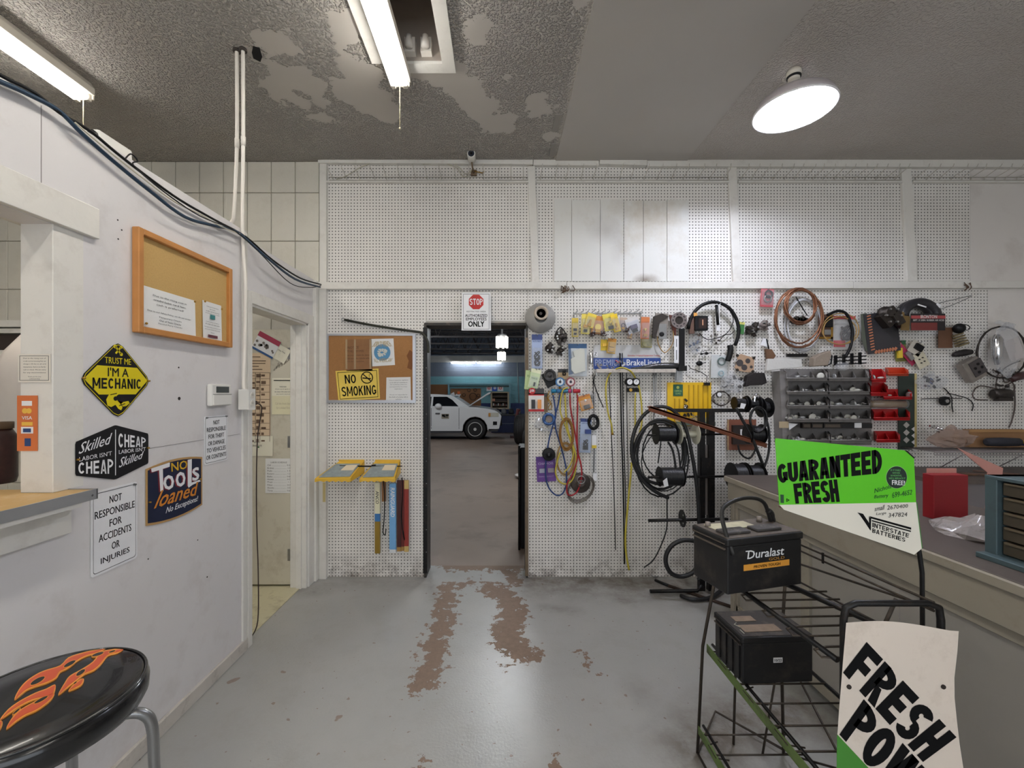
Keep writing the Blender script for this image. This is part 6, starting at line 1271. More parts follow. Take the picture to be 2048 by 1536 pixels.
t.add('white_tie', t.m().box(1822, 1840, -.052, -.048, 613, 615.5, ang=.3), signw); t.add('white_tie', t.m().box(1858, 1867, -.052, -.048, 610, 620, ang=.5), signw)
hose('wire_hanger', 'long thin wire hook sticking out beyond the hose carton', 'wire', [(1870,608,-.03),(1890,603,-.05),(1922,596,-.08),(1895,611,-.05),(1873,620,-.03)], .8, steel, .02)
pack('socket_pack', 'tilted card with a black square socket and pink edge', 1832, 696, 26, 26, .55, (196, 190, 176), None, [], None, [('box', .1, -.1, 8, black), ('disc', .1, -.1, 4, steel)], off=.05)
pack('pink_pack', 'magenta edged pack sliding behind the cream dotted card', 1812, 708, 14, 52, -.72, (170, 50, 84), None, [], None, [('slab', 0, .1, 10, steel)], off=.035)
pack('dotted_card', 'cream dotted card hanging at an angle below the arched hose carton', 1842, 720, 24, 32, -.5, (216, 208, 184), None, [], None, [('disc', -.15, -.1, 1, ink), ('disc', .15, -.1, 1, ink), ('disc', -.15, .15, 1, ink), ('disc', .15, .15, 1, ink)], off=.05)
pack('striped_pack', 'green and yellow striped card behind the pink-edged pack', 1801, 702, 22, 42, -.05, (120, 120, 60), (.2, (50, 100, 66)), [], None, [('slab', -.2, .1, 10, yel2)], off=.02)
t = PT('relay_stack', 'square brown card with stacked relays and a looped lead', 'car part', 1900, 672, WY-.03)
t.add('card', t.m().box(1876, 1904, -.004, 0, 655, 696), mat('rust_card', (120, 84, 62), .6, var=.2)); t.add('relay', t.m().ball((1910, -.03, 658), 10, 12, 8, (1, 1, 1)), black)
for k in range(5): t.add('terminal', t.m().prism(rpoly(1910+k*1.5, 670+k*5, 20, 3, -.35), -.03-.005*k, -.01), mat('olive_brass', (130, 116, 84), .4, .4))
t.add('lead', t.m().tube(spline([(1915,-.02,650),(1926,-.02,650),(1934,-.02,655),(1930,-.02,661),(1920,-.02,659)], 4), .8, 5), black); peg_hook(t, 1890, 655)
t = PT('stove_knob_part', 'grey casting with four holes, tilted on the pegboard', 'car part', 1936, 740, WY-.04)
t.add('casting', t.m().prism(rpoly(1934, 740, 34, 42, -.52), -.06, 0).bevel(.004), mat('grey_casting')); t.add('face', t.m().prism(rpoly(1938, 736, 26, 30, -.52), -.066, -.06), mat('dark_opening'))
for x, y in ((1937, 729), (1945, 735), (1932, 738), (1940, 745)): t.add('hole', t.m().disc(x, y, 2.8, -.0685, -.066, 10), black)
peg_hook(t, 1930, 722)
t = PT('dark_grip', 'dark ribbed rubber boot hanging above the grey casting', 'car part', 1925, 706, WY-.03); t.solo(t.m().tube([(1906, 0, 711), (1915, 0, 708), (1930, 0, 705), (1942, 0, 704)], [3, 6, 7, 5], 10), mat('matte_black'))
heap('relay_bag', 'clear bag of blue and maroon relays beside the red bins', 'bag of parts', 1860, 764, 58, 28, 12, [mat('maroon_part'), flat((60, 70, 110)), black], .03, 81, bag)
t = PT('door_mirror_motor', 'small round black motor with thin leads below the relay bag', 'car part', 1887, 802, WY-.03); t.add('motor', t.m().disc(1886, 802, 9, -.025, 0, 18), black); t.add('boss', t.m().disc(1886, 802, 3.6, -.034, -.025, 12), steel); peg_hook(t, 1886, 795)
hose('thin_lead', 'thin dark lead falling past the round black motor', 'wire', [(1888,776),(1896,784),(1903,795),(1904,812),(1906,824)], .9, black, .02); hose('thin_lead', 'thin dark lead curving away under the grey casting', 'wire', [(1895,786),(1915,791),(1935,797),(1946,808),(1944,822)], .9, black, .02); hose('wire_hanger', 'thin straight wire through the round black motor', 'wire', [(1842,798),(1880,797),(1924,797)], .8, dsteel, .015)
coil('cable_hoop', 'wide hoop of stiff dark cable reaching off the pegboard', 'cable', 1998, 707, 54, 55, 1.4, dsteel, 2, .03, 22)
t = PT('mirror_bag', 'large clear bag with a white label holding glassy parts', 'bag of parts', 2006, 700, WY-.06)
t.add('bag', crumple(t.m(), (2005, -.03, 700), 25, .03, 50, 5, 16, 12, .16), bag); t.add('paper_label', t.m().prism(rpoly(2013, 700, 30, 42, -.35), -.053, -.0505), mat('grey_paper', (196, 190, 188), .6)); t.add('glassy_part', t.m().lathe([(3, -.12), (8, -.06), (9, .08), (4, .12)], (1988, -.02, 700), 'z', 12), chrome); t.add('bag_neck', t.m().prism([(1982, 648), (1988, 642), (2020, 650), (2016, 658)], -.04, -.02), bag)
heap('cable_tangle', 'tangle of thin leads under the bag with the white label', 'wires', 2010, 755, 50, 44, 4, [dsteel], .03, 91)
for i, pl in enumerate(([(1985,740),(2005,748),(2020,760),(2030,775),(2020,785),(1995,778),(1960,772),(1946,785),(1950,798),(1975,800)], [(2040,722),(2020,730),(2005,742),(2010,765),(2028,758),(2048,756)], [(2000,735),(1992,770),(1998,790),(2015,770),(2035,760)])): hose('thin_lead', ('loose lead drooping below the large clear bag', 'loose lead running to the maroon wire bundle', 'loose lead knotted between bag and brake pump')[i], 'wire', pl, 1.1, mat('brown_lead', (84, 72, 66), .5), .035)
t = PT('wire_bundle', 'maroon bundled leads at the frame edge beside the tangle', 'wires', 2036, 754, WY-.04); t.solo(t.m().tube([(2022, 0, 760), (2032, 0, 754), (2060, 0, 748)], [5, 8, 8], 8), mat('maroon_part'))
t = PT('brake_pump', 'dark cylindrical pump with a dusty end below the tangle', 'car part', 2004, 790, WY-.05); t.add('body', t.m().lathe([(6, -.075), (10, -.06), (11, 0), (10, .05), (7, .07), (.1, .07)], (2004, 0, 788), 'x', 14), dsteel); t.add('bracket', t.m().box(1990, 2018, -.03, .01, 795, 802), dsteel); peg_hook(t, 2004, 778)
hose('rubber_strap', 'thin worn strap hanging at the edge of the frame above the shelf', 'strap', [(2028,770),(2030,810),(2024,840),(2018,855)], 1.2, mat('brown_lead'), .02)
# ---------------------------------------------------------------- grey and red bins
bing = mat('grey_bin', (134, 130, 128), .5, var=.06, dirt=(70, 62, 56), dirt_amt=.4, dscale=14)
t = PT('bin_cabinet', 'grey metal louvre rack holding rows of open parts bins', 'bin rack', 1650, 815, WY-.004)
VS = lambda px, py, y: (((px+6-VX)*(WY+y)/WY)+VX, (py-VY)*(WY+y)/WY+VY)
t.add('side_plate', t.m().prism([VS(1553, 742, -.1), VS(1569, 745, -.1), VS(1577, 888, -.1), VS(1560, 888, -.1)], -.10, 0), bing)
t.add('back_plate', t.m().box(1560, 1742, -.004, 0, 738, 890), bing)
binrack = t
def V(px, py, y): s_ = (WY+y)/WY; return ((px-VX)*s_+VX, y, (py-VY)*s_+VY)
def open_bin(label, x0, x1, ytop, h, m, nm='parts_bin', group='grey open parts bins', div=2, seed=0, full=6, ms=None, depth=.17, tilt=0):
    t = PT(nm, label, 'bin', (x0+x1)/2, ytop+h, WY-.006, group); d = depth
    xb0, xb1 = (VX+(x0-VX)), (VX+(x1-VX))
    # in place: back edge on the wall, lip towards the room
    yt, yl, yb = ytop, ytop+h*.45, ytop+h      # back top, front lip top, bottom
    k = WY/(WY-d)                              # a point d nearer must shrink by 1/k towards the vanishing point to keep its photo place
    def N(px, py, y): return V(px, py, y)
    def sheet_(a, nm_, th=(0, 0, .8)):
        q = t.m(); A = [q.v(p) for p in a]; B = [q.v((p[0]+th[0], p[1]+th[1], p[2]+th[2])) for p in a]; n = len(a); q.f(A); q.f(B[::-1])
        for i in range(n): q.f([A[i], B[i], B[(i+1) % n], A[(i+1) % n]])
        return t.add(nm_, q, m)
    fl, fr = x0+6, x1
    sheet_([N(x0, yb-4, 0), N(x1-8, yb-4, 0), N(fr, yb, -d), N(fl, yb, -d)], 'bottom')
    sheet_([N(fl, yb, -d), N(fr, yb, -d), N(fr, yb-h*.2, -d-.012), N(fl, yb-h*.2, -d-.012)], 'front_lip', (0, .003, 0))
    t.add('lip_rim', t.m().tube([N(fl-1, yb-h*.2, -d-.012), N(fr, yb-h*.2, -d-.012)], 1.15, 6), m)
    for xb, xf, nn in ((x0, fl, 1), (x1-8, fr, -1)): sheet_([N(xb, yt, 0), N(xb, yb-4, 0), N(xf, yb, -d), N(xf, yb-h*.2, -d-.012), N(xf-2*nn*0, yt+h*.30, -d*.55)], 'side_wall', (1.1*nn, 0, 0))
    sheet_([N(x0, yt, -.001), N(x1-8, yt, -.001), N(x1-8, yb-4, -.001), N(x0, yb-4, -.001)], 'back_wall', (0, .002, 0))
    for j in range(1, div+1):
        f_ = j/(div+1); xb = x0+(x1-8-x0)*f_; xf = fl+(fr-fl)*f_
        sheet_([N(xb, yt+4, 0), N(xb, yb-4, 0), N(xf, yb-1, -d*.8), N(xf, yb-h*.35, -d*.7)], 'divider', (.8, 0, 0))
    R_ = random.Random(seed); ms = ms or [mat('silvery_part', (205, 206, 206), .2, .55, var=.1), mat('pale_part', (222, 220, 212), .25), steel]
    for i in range(full):
        f_ = R_.uniform(.08, .92); dd = R_.uniform(.25, .8)*d; x = x0+(x1-x0)*f_; y = yb-4-R_.uniform(1, 5); c = N(x, y, -dd); q = t.m(); s_ = R_.uniform(4, 7.5)
        if i % 2: q.ball(c, s_, 8, 5, (1, 1, .45))
        else: q.lathe([(s_*.5, -.004), (s_, -.004), (s_, .004), (s_*.5, .004)], c, 'xyz'[i % 3], 12)
        t.add('small_part', q, ms[i % len(ms)])
    return t
rows = [(738, 23, 2, 3), (765, 23, 2, 5), (793, 23, 2, 6), (820, 23, 2, 7), (862, 23, 2, 5)]
for r_i, (y, h, dv, fu) in enumerate(rows):
    for c_i, (a, b_) in enumerate(((1567, 1655), (1652, 1738))):
        open_bin('grey parts bin in the %s rack column, %s row %s' % (('first', 'second')[c_i], ('top', 'second', 'third', 'fourth', 'lowest')[r_i], ('nearly empty', 'with clear parts', 'with chrome parts', 'full of small parts', 'above the green sign')[r_i]), a+r_i*1.0, b_+r_i*1.2, y, h, bing, div=dv, seed=r_i*2+c_i, full=fu*2 if not (r_i == 0 and c_i == 1) else 1)
redp = mat('red_bin', (186, 30, 34), .35, var=.05)
for i, (a, b_, y, h, dv, lab) in enumerate(((1738, 1772, 738, 26, 0, 'small red bin at the top of the red group'), (1771, 1817, 735, 16, 0, 'orange-red upturned bin at the top beside the small red one'), (1736, 1776, 765, 26, 0, 'deep red bin in the second row of the red group'), (1762, 1824, 778, 20, 1, 'shallow red bin overlapping the deep red one'), (1742, 1820, 818, 22, 2, 'wide red bin in three sections below the plastic-wrapped roll'), (1748, 1800, 862, 22, 1, 'lowest red bin beside the checkered card'))):
    open_bin(lab, a, b_, y, h, redp if i != 1 else mat('orange_bin', (206, 70, 40), .35), 'red_bin', 'red open parts bins', dv, 100+i, 2 if i in (0, 3) else 0, depth=.13)
t = PT('wrapped_roll', 'brown roll wrapped in clear plastic between two red bins', 'roll', 1778, 808, WY-.08); t.add('roll', t.m().lathe([(.1, -.15), (7, -.15), (8, 0), (7, .12), (.1, .12)], (1778, 0, 808), 'x', 12), mat('amber_roll', (140, 110, 60), .25, bump=.5, bscale=60)); t.add('clear_wrap', t.m().lathe([(2, -.17), (9, -.14), (9.5, 0), (8.6, .13)], (1778, 0, 808), 'x', 12), bag)
t = PT('checker_card', 'tall black and white checkered card behind the red bins', 'card', 1822, 830, WY-.008)
t.add('board', t.m().box(1796, 1833, -.003, 0, 747, 899), mat('dark_green_card', (50, 62, 56), .5)); t.add('edge_rail', t.m().box(1828, 1832, -.006, 0, 747, 899), mat('yellowish_strip'))
for k in range(4): t.add('white_diamond', t.m().prism([(1830, 852+k*13), (1822, 858+k*13), (1830, 865+k*13)], -.0042, -.003), signw)
for k in range(3): t.add('white_square', t.m().prism(rpoly(1812, 850+k*15, 9, 9, .78), -.0042, -.003), flat((200, 196, 190)))
t = PT('paper_bag', 'crumpled white paper sheet lying on top of the grey bin rack', 'paper', 1585, 727, WY-.10); t.add('sheet', t.m().prism([V(*p, -.10)[::2] for p in ((1548, 716), (1616, 717), (1618, 733), (1574, 737), (1544, 741))], -.03, 0).bevel(.003), mat('crumpled_paper', (214, 212, 208), .6, bump=.8, bscale=40))
t = PT('shop_cloth', 'crumpled grey-brown bag on the grey bin rack', 'bag', 1640, 720, WY-.08); t.add('bag', t.m().prism([(1616, 734), (1618, 716), (1632, 708), (1650, 702), (1652, 712), (1645, 732)], -.06, 0).bevel(.008, 2), mat('grey_cloth', (150, 136, 122), .6, bump=1, bscale=50))
t = PT('black_frame_parts', 'black louvred plastic grille lying on the bin rack', 'grille', 1700, 720, WY-.06)
for k in range(4): t.add('bar', t.m().box(1668+k*16, 1671+k*16, -.02, 0, 711-2*k, 729), black)
for k in range(3): t.add('rail', t.m().prism(rpoly(1698, 714+k*7, 62, 2.4, -.06), -.02, 0), black)
t = PT('black_strip_parts', 'dark hinges and a black bracket resting at the back of the bin rack', 'car part', 1650, 712, WY-.03); t.add('strip', t.m().box(1572, 1612, -.02, 0, 708, 714), blackm); t.add('bracket', t.m().tube([(1645, -.02, 733), (1658, -.02, 728), (1660, -.02, 712), (1652, -.02, 706)], 1.4, 5), black)
t = PT('clear_bowl', 'clear plastic dome lying over the second bin column', 'cover', 1685, 728, WY-.11); t.solo(t.m().ball((1685, 0, 733), 14, 14, 8, (1, .8, .6)), bag)
t = PT('label_card', 'cream card and white paper tucked between the lower grey bins', 'card', 1575, 850, WY-.17); t.add('card', t.m().box(1558, 1577, -.002, 0, 843, 856), flat((190, 172, 140))); t.add('paper', t.m().prism([(1577, 846), (1595, 848), (1578, 860)], -.003, 0), signw)
for i, (x0, x1) in enumerate(((1600, 1616), (1618, 1640), (1642, 1676), (1676, 1738))):
    t = PT('small_box', ('small open tin between the lower grey bins, beside the white paper', 'small open black box in the gap between bin rows', 'black box with a chrome stud in the bin gap', 'long black box with a white label in the bin gap')[i], 'box', (x0+x1)/2, 855, WY-.12); t.add('box', t.m().box(x0, x1, -.03, 0, 846, 856).bevel(.001), flat((40, 36, 34)) if i != 0 else dsteel); t.add('opening', t.m().box(x0+2, x1-2, -.0312, -.029, 848, 854), flat((90, 80, 70)) if i < 3 else flat((30, 30, 32)))
    if i == 3: t.add('label', t.m().box(1702, 1716, -.033, -.031, 845, 855), signw)
# ================================================================ spool stand in front of the pegboard
SY = 3.14
t = PT('spool_stand', 'black steel stand with arms carrying wire spools before the pegboard', 'stand', 1412, 1150, SY)
for x0, x1 in ((1397, 1408), (1415, 1427)): t.add('post', t.m().box(x0, x1, -.02, .02, 822, 1180), blackm)
t.add('grey_insert', t.m().box(1408, 1415, .0, .01, 890, 1030), mat('grey_insert', (120, 112, 108), .6)); t.add('mounting_plate', t.m().box(1399, 1418, -.03, -.02, 915, 955), blackm)
t.add('top_bar', t.m().box(1346, 1494, -.035, -.005, 817, 824), blackm)
for y, x0, x1, r in ((869, 1289, 1446, 1.9), (952, 1291, 1452, 2.3), (1036, 1292, 1448, 3.2)): t.add('arm', t.m().tube([(x0, -.05, y+ (1 if y > 1000 else 0)), (x1, -.05, y-2)], r, 8), blackm)
t.add('foot_bar', t.m().tube([(1298, -.02, 1180), (1392, -.02, 1179), (1402, -.02, 1168)], 3.6, 6), blackm)
t.add('foot_rail', t.m().tube([(1348, .10, 1184), (1452, -.30, 1184)], 3.2, 5), mat('rusty_black', (66, 50, 42), .7, .3, var=.3))
t.add('rear_foot', t.m().tube([(1348, .10, 1184), (1330, .20, 1184)], 3, 5), blackm)
def spool(label, x0, x1, y, r, cm, fm, wound=1.0, off=.05, cat='wire spool', group=None, tag=False, Yb=SY):
    t = PT('wire_spool', label, cat, (x0+x1)/2, y+r, Yb-off, group); u = t.u; L_ = (x1-x0)*u
    for h, nm in ((0, 'flange'), (L_-.004, 'flange')): q = t.m(); q.lathe([(3, h), (r*.98, h), (r, h+.002), (r*.98, h+.004), (3, h+.004)], (x0, 0, y), 'x', 26, sm=False); t.add(nm, q, fm)
    t.add('core', t.m().lathe([(.1, .004), (r*.3, .004), (r*.3, L_-.004), (.1, L_-.004)], (x0, 0, y), 'x', 14), fm)
    if wound:
        n = max(4, int((x1-x0)/3)); pr = [(r*.3, .005)]
        for k in range(n): a = .005+(L_-.01)*k/n; b_ = (L_-.01)/n; pr += [(r*wound*.93, a), (r*wound, a+b_*.5), (r*wound*.93, a+b_*.98)]
        pr += [(r*.3, L_-.005)]; q = t.m(); q.lathe(pr, (x0, 0, y), 'x', 22); t.add('wound_wire', q, cm)
    if tag: t.add('tag', t.m().prism([(x0-1, y+4), (x0+7, y-2), (x0+10, y+14), (x0+2, y+16)], -r*u-.01, -r*u-.008), signw)
    return t
wire_b = mat('black_wire', (26, 26, 29), .4, var=.15); cream = mat('cream_flange', (206, 204, 186), .5)
spool('black spool with loosely wound cable on the upper arm', 1311, 1350, 868, 21, wire_b, black, .72, tag=False); spool('cream-flanged nearly empty spool on the upper arm', 1357, 1392, 868, 21, wire_b, cream, 0)
spool('full spool of black wire with a white tag on the middle arm', 1318, 1364, 953, 20, wire_b, black, .92, tag=True)
t = PT('loose_flange', 'bare black spool flange with two holes on the lowest arm', 'spool flange', 1364, 1037, SY-.05); q = t.m(); q.lathe([(3, 0), (17, 0), (17, .004), (3, .004)], (1364, 0, 1037), 'x', 24, sm=False); t.add('disc', q, black)
for y in (1029, 1045): t.add('hole_plug', t.m().lathe([(.1, -.0008), (2, -.0008), (.1, .0)], (1364, -.02, y), 'x', 8), flat((190, 190, 186)))
spool('black spool sitting half behind the counter corner, nearer the posts', 1462, 1488, 952, 27, wire_b, black, .9); spool('black spool half behind the counter, beside another black one', 1492, 1520, 952, 27, wire_b, black, .8)
spool('black spool with a chrome elbow, highest at the hose end', 1493, 1516, 808, 17, wire_b, black, .5); spool('small black spool high on the top bar end', 1468, 1490, 806, 13, wire_b, black, .7)
spool('large black reel behind the chrome elbow', 1521, 1537, 815, 20, wire_b, black, .55); spool('dark reel hanging on the hose at the end of the rusty bar', 1495, 1524, 868, 20, wire_b, black, .8)
t = PT('chrome_elbow', 'chrome elbow fitting above the black reels', 'fitting', 1512, 792, SY-.06); t.solo(t.m().tube(spline([(1508,0,806),(1509,0,796),(1513,0,790),(1518,0,796)], 4), 4, 10), chrome)
t = PT('price_label', 'white label stuck on the uppermost reel', 'label', 1487, 811, SY-.12); t.solo(t.m().prism([(1482, 806), (1492, 808), (1488, 818), (1480, 815)], -.001, 0), signw)
t = PT('angle_bar', 'long rusty angle bar slung across the spool stand', 'bar', 1415, 853, SY-.09)
t.add('flange', t.m().prism([(1297, 815), (1302, 813), (1534, 888), (1533, 896), (1297, 822)], -.003, 0), rust); t.add('flange', t.m().prism([(1297, 813), (1302, 812), (1534, 887), (1534, 889), (1297, 815)], -.003, .03), rust)
HB = mat('black_hose', (24, 24, 26), .45, var=.08)
hose('black_hose', 'thick black hose arched over the stand down to its foot', 'hose', [(1337,996),(1312,984),(1288,964),(1270,935),(1263,900),(1268,865),(1283,835),(1303,818),(1322,813),(1343,819),(1362,838),(1374,865),(1382,900),(1390,945),(1396,1000),(1398,1045),(1401,1090),(1406,1130),(1403,1150),(1396,1160)], 3.6, HB, .34)
for j in range(5): coil('black_hose', ('loop of black hose hanging from the upper spool, outermost', 'second black hose loop behind the outermost', 'black cable loop inside the hose loops, sagging lowest', 'black cable loop inside the hose loops, tilted', 'thin black cable loop close to the wall')[j], 'hose', 1318+2*j, (905, 908, 915, 903, 922)[j], (52, 47, 54, 40, 44)[j], (62, 70, 78, 54, 60)[j], (3.2, 2.6, 1.6, 1.4, 1.1)[j], HB, 1, (.30, .27, .22, .20, .17)[j], j, yspread=.02)
hose('black_cable', 'thin black cable trailing from the coil down to the floor', 'cable', [(1334,990),(1334,1020),(1334,1050),(1330,1070),(1318,1100),(1305,1122),(1288,1135)], 1.3, HB, .16)
hose('black_cable', 'black cable end dangling under the upper spool', 'cable', [(1322,880),(1319,905),(1316,926)], 1.3, HB, .33); hose('black_cable', 'hooked black cable hanging between the upper spools', 'cable', [(1368,878),(1370,900),(1366,925),(1370,932),(1376,928),(1380,918)], 1.1, HB, .33)
hose('black_cable', 'bundle strand of black cable dropping from the first spool, thicker', 'cable', [(1336,884),(1345,900),(1350,925),(1352,945)], 2.2, HB, .33); hose('black_cable', 'bundle strand of black cable dropping from the first spool, nearer the posts', 'cable', [(1346,880),(1356,900),(1360,930),(1361,948)], 1.8, HB, .33)
hose('black_hose', 'black hose looped beside the counter corner, inner bend', 'hose', [(1472,816),(1482,835),(1494,856),(1506,880),(1516,905),(1526,930)], 3, HB, .36); hose('black_hose', 'black hose bowed outward near the green sign top', 'hose', [(1512,816),(1528,830),(1537,855),(1539,885),(1536,912),(1528,936)], 2.2, HB, .34)
hose('black_hose', 'black hose loop hanging under the rusty bar end', 'hose', [(1476,890),(1480,905),(1490,915),(1500,916),(1508,905),(1511,895)], 1.8, HB, .32); coil('black_hose', 'black hose rings beside the large black reel', 'hose', 1514, 838, 16, 24, 1.8, HB, 3, .36, 55)
t = PT('part_carton', 'brown and red carton on the pegboard behind the rusty bar', 'package', 1482, 870, WY-.03); t.add('card', t.m().box(1454, 1512, -.004, 0, 839, 900), mat('red_brown_card', (140, 86, 66), .6, var=.15)); t.add('edge', t.m().box(1454, 1457, -.006, -.004, 839, 900), flat((176, 146, 110))); t.add('window', t.m().box(1462, 1508, -.03, -.004, 850, 888), mat('dark_part', (50, 40, 38), .5)); t.add('white_tag', t.m().box(1476, 1488, -.033, -.03, 858, 872), signw)
# small hose loop and curve near the floor
hose('black_hose', 'black hose ring standing near the floor beside the larger battery', 'hose', [(1400,1087),(1384,1081),(1364,1081),(1345,1090),(1333,1108),(1332,1128),(1342,1146),(1362,1153),(1384,1146),(1397,1128),(1402,1105)], 4.4, HB, .40)
q = MB(); o_ = floor_pt(1361, 1196, .02); q.tube([Vector(p)-o_ for p in spline([floor_pt(1361, 1191, .022), floor_pt(1385, 1199, .022), floor_pt(1418, 1196, .022), floor_pt(1440, 1183, .03), floor_pt(1448, 1172, .05)], 5)], .014, 8); put('black_hose', q, HB, loc=o_, label='curved black hose end lying on the floor under the battery rack', cat='hose')
# things dropped at the foot of the wall
def floor_thing(name, label, cat, px, py): p = floor_pt(px, py); return thing(name, label, cat, p), p
t, p = floor_thing('pipe_fitting', 'short white pipe with a brass elbow lying at the foot of the pegboard', 'pipe', 1262, 1150)
put('pipe', MB().tube([(-.055, 0, .02), (.05, -.01, .018)], .011, 8), pipem, t); put('elbow', MB().tube([(.05, -.01, .016), (.10, -.02, .014), (.105, -.02, .04)], .009, 8), gold, t); put('tee', MB().tube([(-.03, 0, .02), (-.035, -.03, .012)], .008, 8), gold, t)
t, p = floor_thing('rubber_stopper', 'small black rubber knob on the floor beneath the hanging tubes', 'stopper', 1232, 1150); put('knob', MB().lathe([(.001, 0), (.025, 0), (.028, .02), (.018, .035), (.001, .036)], (0, 0, 0), 'z', 14), black, t)
t, p = floor_thing('crushed_clip', 'bent grey metal clip on the dirty floor before the hose ring', 'clip', 1308, 1155); put('clip', MB().tube(spline([(-.03, .02, .006), (-.02, 0, .02), (.0, -.01, .008), (.03, 0, .008)], 4), .005, 6), steel, t)
# ================================================================ counter
CX, CT = 1.50, .95
ctop = mat('counter_top_wood', (86, 77, 71), .55, var=.12, scale=5, dirt=(70, 60, 54), dirt_amt=.5, dscale=6); cgrey = mat('counter_grey', (152, 145, 132), .55, var=.05, scale=4, dirt=(120, 108, 92), dirt_amt=.5, dscale=5); cgrey2 = mat('counter_grey_panel', (152, 148, 142), .55, var=.04, scale=3, dirt=(134, 124, 112), dirt_amt=.35, dscale=4)
t = thing('shop_counter', 'long grey painted shop counter with a dark worn top', 'counter', (CX, 1.5, 0)); yo = 1.5
def cb_(nm, x0, x1, y0, y1, z0, z1, m_, bev=.002, par=None):
    q = MB().box(x0, x1, y0-yo, y1-yo, z0, z1)
    if bev: q.bevel(bev)
    return put(nm, q, m_, par or t)
cb_('counter_top', 0, .80, .35, 2.80, CT-.014, CT, ctop, .003); cb_('top_moulding', -.006, .02, .35, 2.806, CT-.04, CT-.004, cgrey, .005)
cb_('fascia', .012, .03, .35, 2.79, CT-.155, CT-.035, cgrey); cb_('front_panel', .06, .075, .4, 2.75, .04, CT-.12, cgrey2, 0)
cb_('under_rail', .04, .062, .4, 2.75, CT-.20, CT-.15, cgrey)
for y in (2.73, 2.10, 1.10): cb_('stile', .045, .062, y, y+.06, .06, CT-.19, cgrey)
cb_('seam', .0592, .061, 1.638, 1.642, .04, CT-.2, mat('seam_grey'), 0); cb_('far_end', .03, .78, 2.75, 2.79, 0, CT-.02, cgrey); cb_('kick_board', .10, .12, .4, 2.75, 0, .06, cgrey); cb_('bottom_rail', .045, .062, .4, 2.75, .05, .11, cgrey); cb_('back_panel', .76, .78, .35, 2.79, 0, CT-.02, cgrey)  # the seam is a grey joint strip between front panels
# objects on the counter
t = thing('drawer_cabinet', 'blue-grey metal frame cabinet of small dark drawers on the counter', 'cabinet', (CX+.13, 1.14, CT)); bl = mat('blue_grey_paint', (80, 99, 105), .5, .2, var=.1, dirt=(70, 70, 66), dirt_amt=.5, dscale=10); dz = .275
put('base', MB().box(-.035, .25, -.30, .27, 0, .018).bevel(.002), bl, t); put('top', MB().box(-.005, .25, -.30, .27, dz-.012, dz).bevel(.002), bl, t); put('back', MB().box(.235, .25, -.30, .27, 0, dz), bl, t)
put('side', MB().box(-.004, .25, .235, .27, 0, dz).bevel(.002), bl, t); put('side', MB().box(-.004, .25, -.30, -.285, 0, dz), bl, t)
for k in range(5):
    for j in range(2):
        z0 = .022+k*.048; y0 = -.28+j*.258; d = put('drawer', MB().box(.012, .22, y0, y0+.254, z0, z0+.042).bevel(.002), mat('drawer_brown', (72, 64, 52), .5, var=.15), t); put('drawer_lip', MB().box(.004, .013, y0+.01, y0+.244, z0+.036, z0+.043).bevel(.001), mat('drawer_lip', (104, 92, 74), .5), d)
for i, (y, lab) in enumerate(((.14, 'old bone-shaped wrench lying on top of the drawer cabinet'), (.02, 'second grimy wrench on the drawer cabinet near the frame edge'))):
    t2 = thing('old_wrench', lab, 'wrench', (CX+.17, 1.14+y, CT+dz)); put('shaft', MB().tube([(-.03, 0, .012), (.10, .02, .012)], .008, 8), mat('bone_metal', (130, 116, 86), .6, .2), t2)
    for x in (-.035, .105): put('jaw', MB().ball((x, 0 if x < 0 else .02, .012), .017, 10, 6, (1, .8, .7)), mat('bone_metal'), t2)
t = thing('red_carton', 'plain dark red carton standing on the counter beside the drawer cabinet', 'box', (1.955, 1.82, CT)); redb = mat('red_card', (136, 14, 26), .5, var=.04); put('front', MB().box(-.075, .075, 0, .05, 0, .192).bevel(.002), redb, t); put('pink_flap', MB().box(-.05, .08, .052, .056, 0, .212), mat('pink_board', (196, 140, 130), .7), t)
t = thing('pink_board', 'pale pink board leaning behind the drawer cabinet', 'board', P(1975, 945, 2.0)); q = MB((1975, 945, 2.0/F)); q.prism([(1913, 895), (2005, 936), (2003, 952), (1990, 1080), (1965, 1080), (1974, 945)], -.003, 0); put('board', q, mat('pink_board'), t)
t = thing('bubble_bag', 'crumpled clear plastic bag on the counter before the red carton', 'bag', (1.86, 1.62, CT)); q = MB(); R_ = random.Random(4); n = 16; rows = []
for j in range(5):
    r_ = (.13, .135, .11, .07, .02)[j]; rows.append([q.v((r_*math.cos(k*2*PI/n)*R_.uniform(.8, 1.15), r_*1.1*math.sin(k*2*PI/n)*R_.uniform(.8, 1.15), .001+.016*j*R_.uniform(.7, 1.3))) for k in range(n)])
for j in range(4):
    for k in range(n): q.f([rows[j][k], rows[j][(k+1) % n], rows[j+1][(k+1) % n], rows[j+1][k]])
q.f(rows[4]); put('bag', q, mat('silvery_bag', (190, 182, 180), .15, alpha=.75, bump=1, bscale=40, var=.2, dirt=(60, 50, 48), dirt_amt=.7, dscale=18), t)
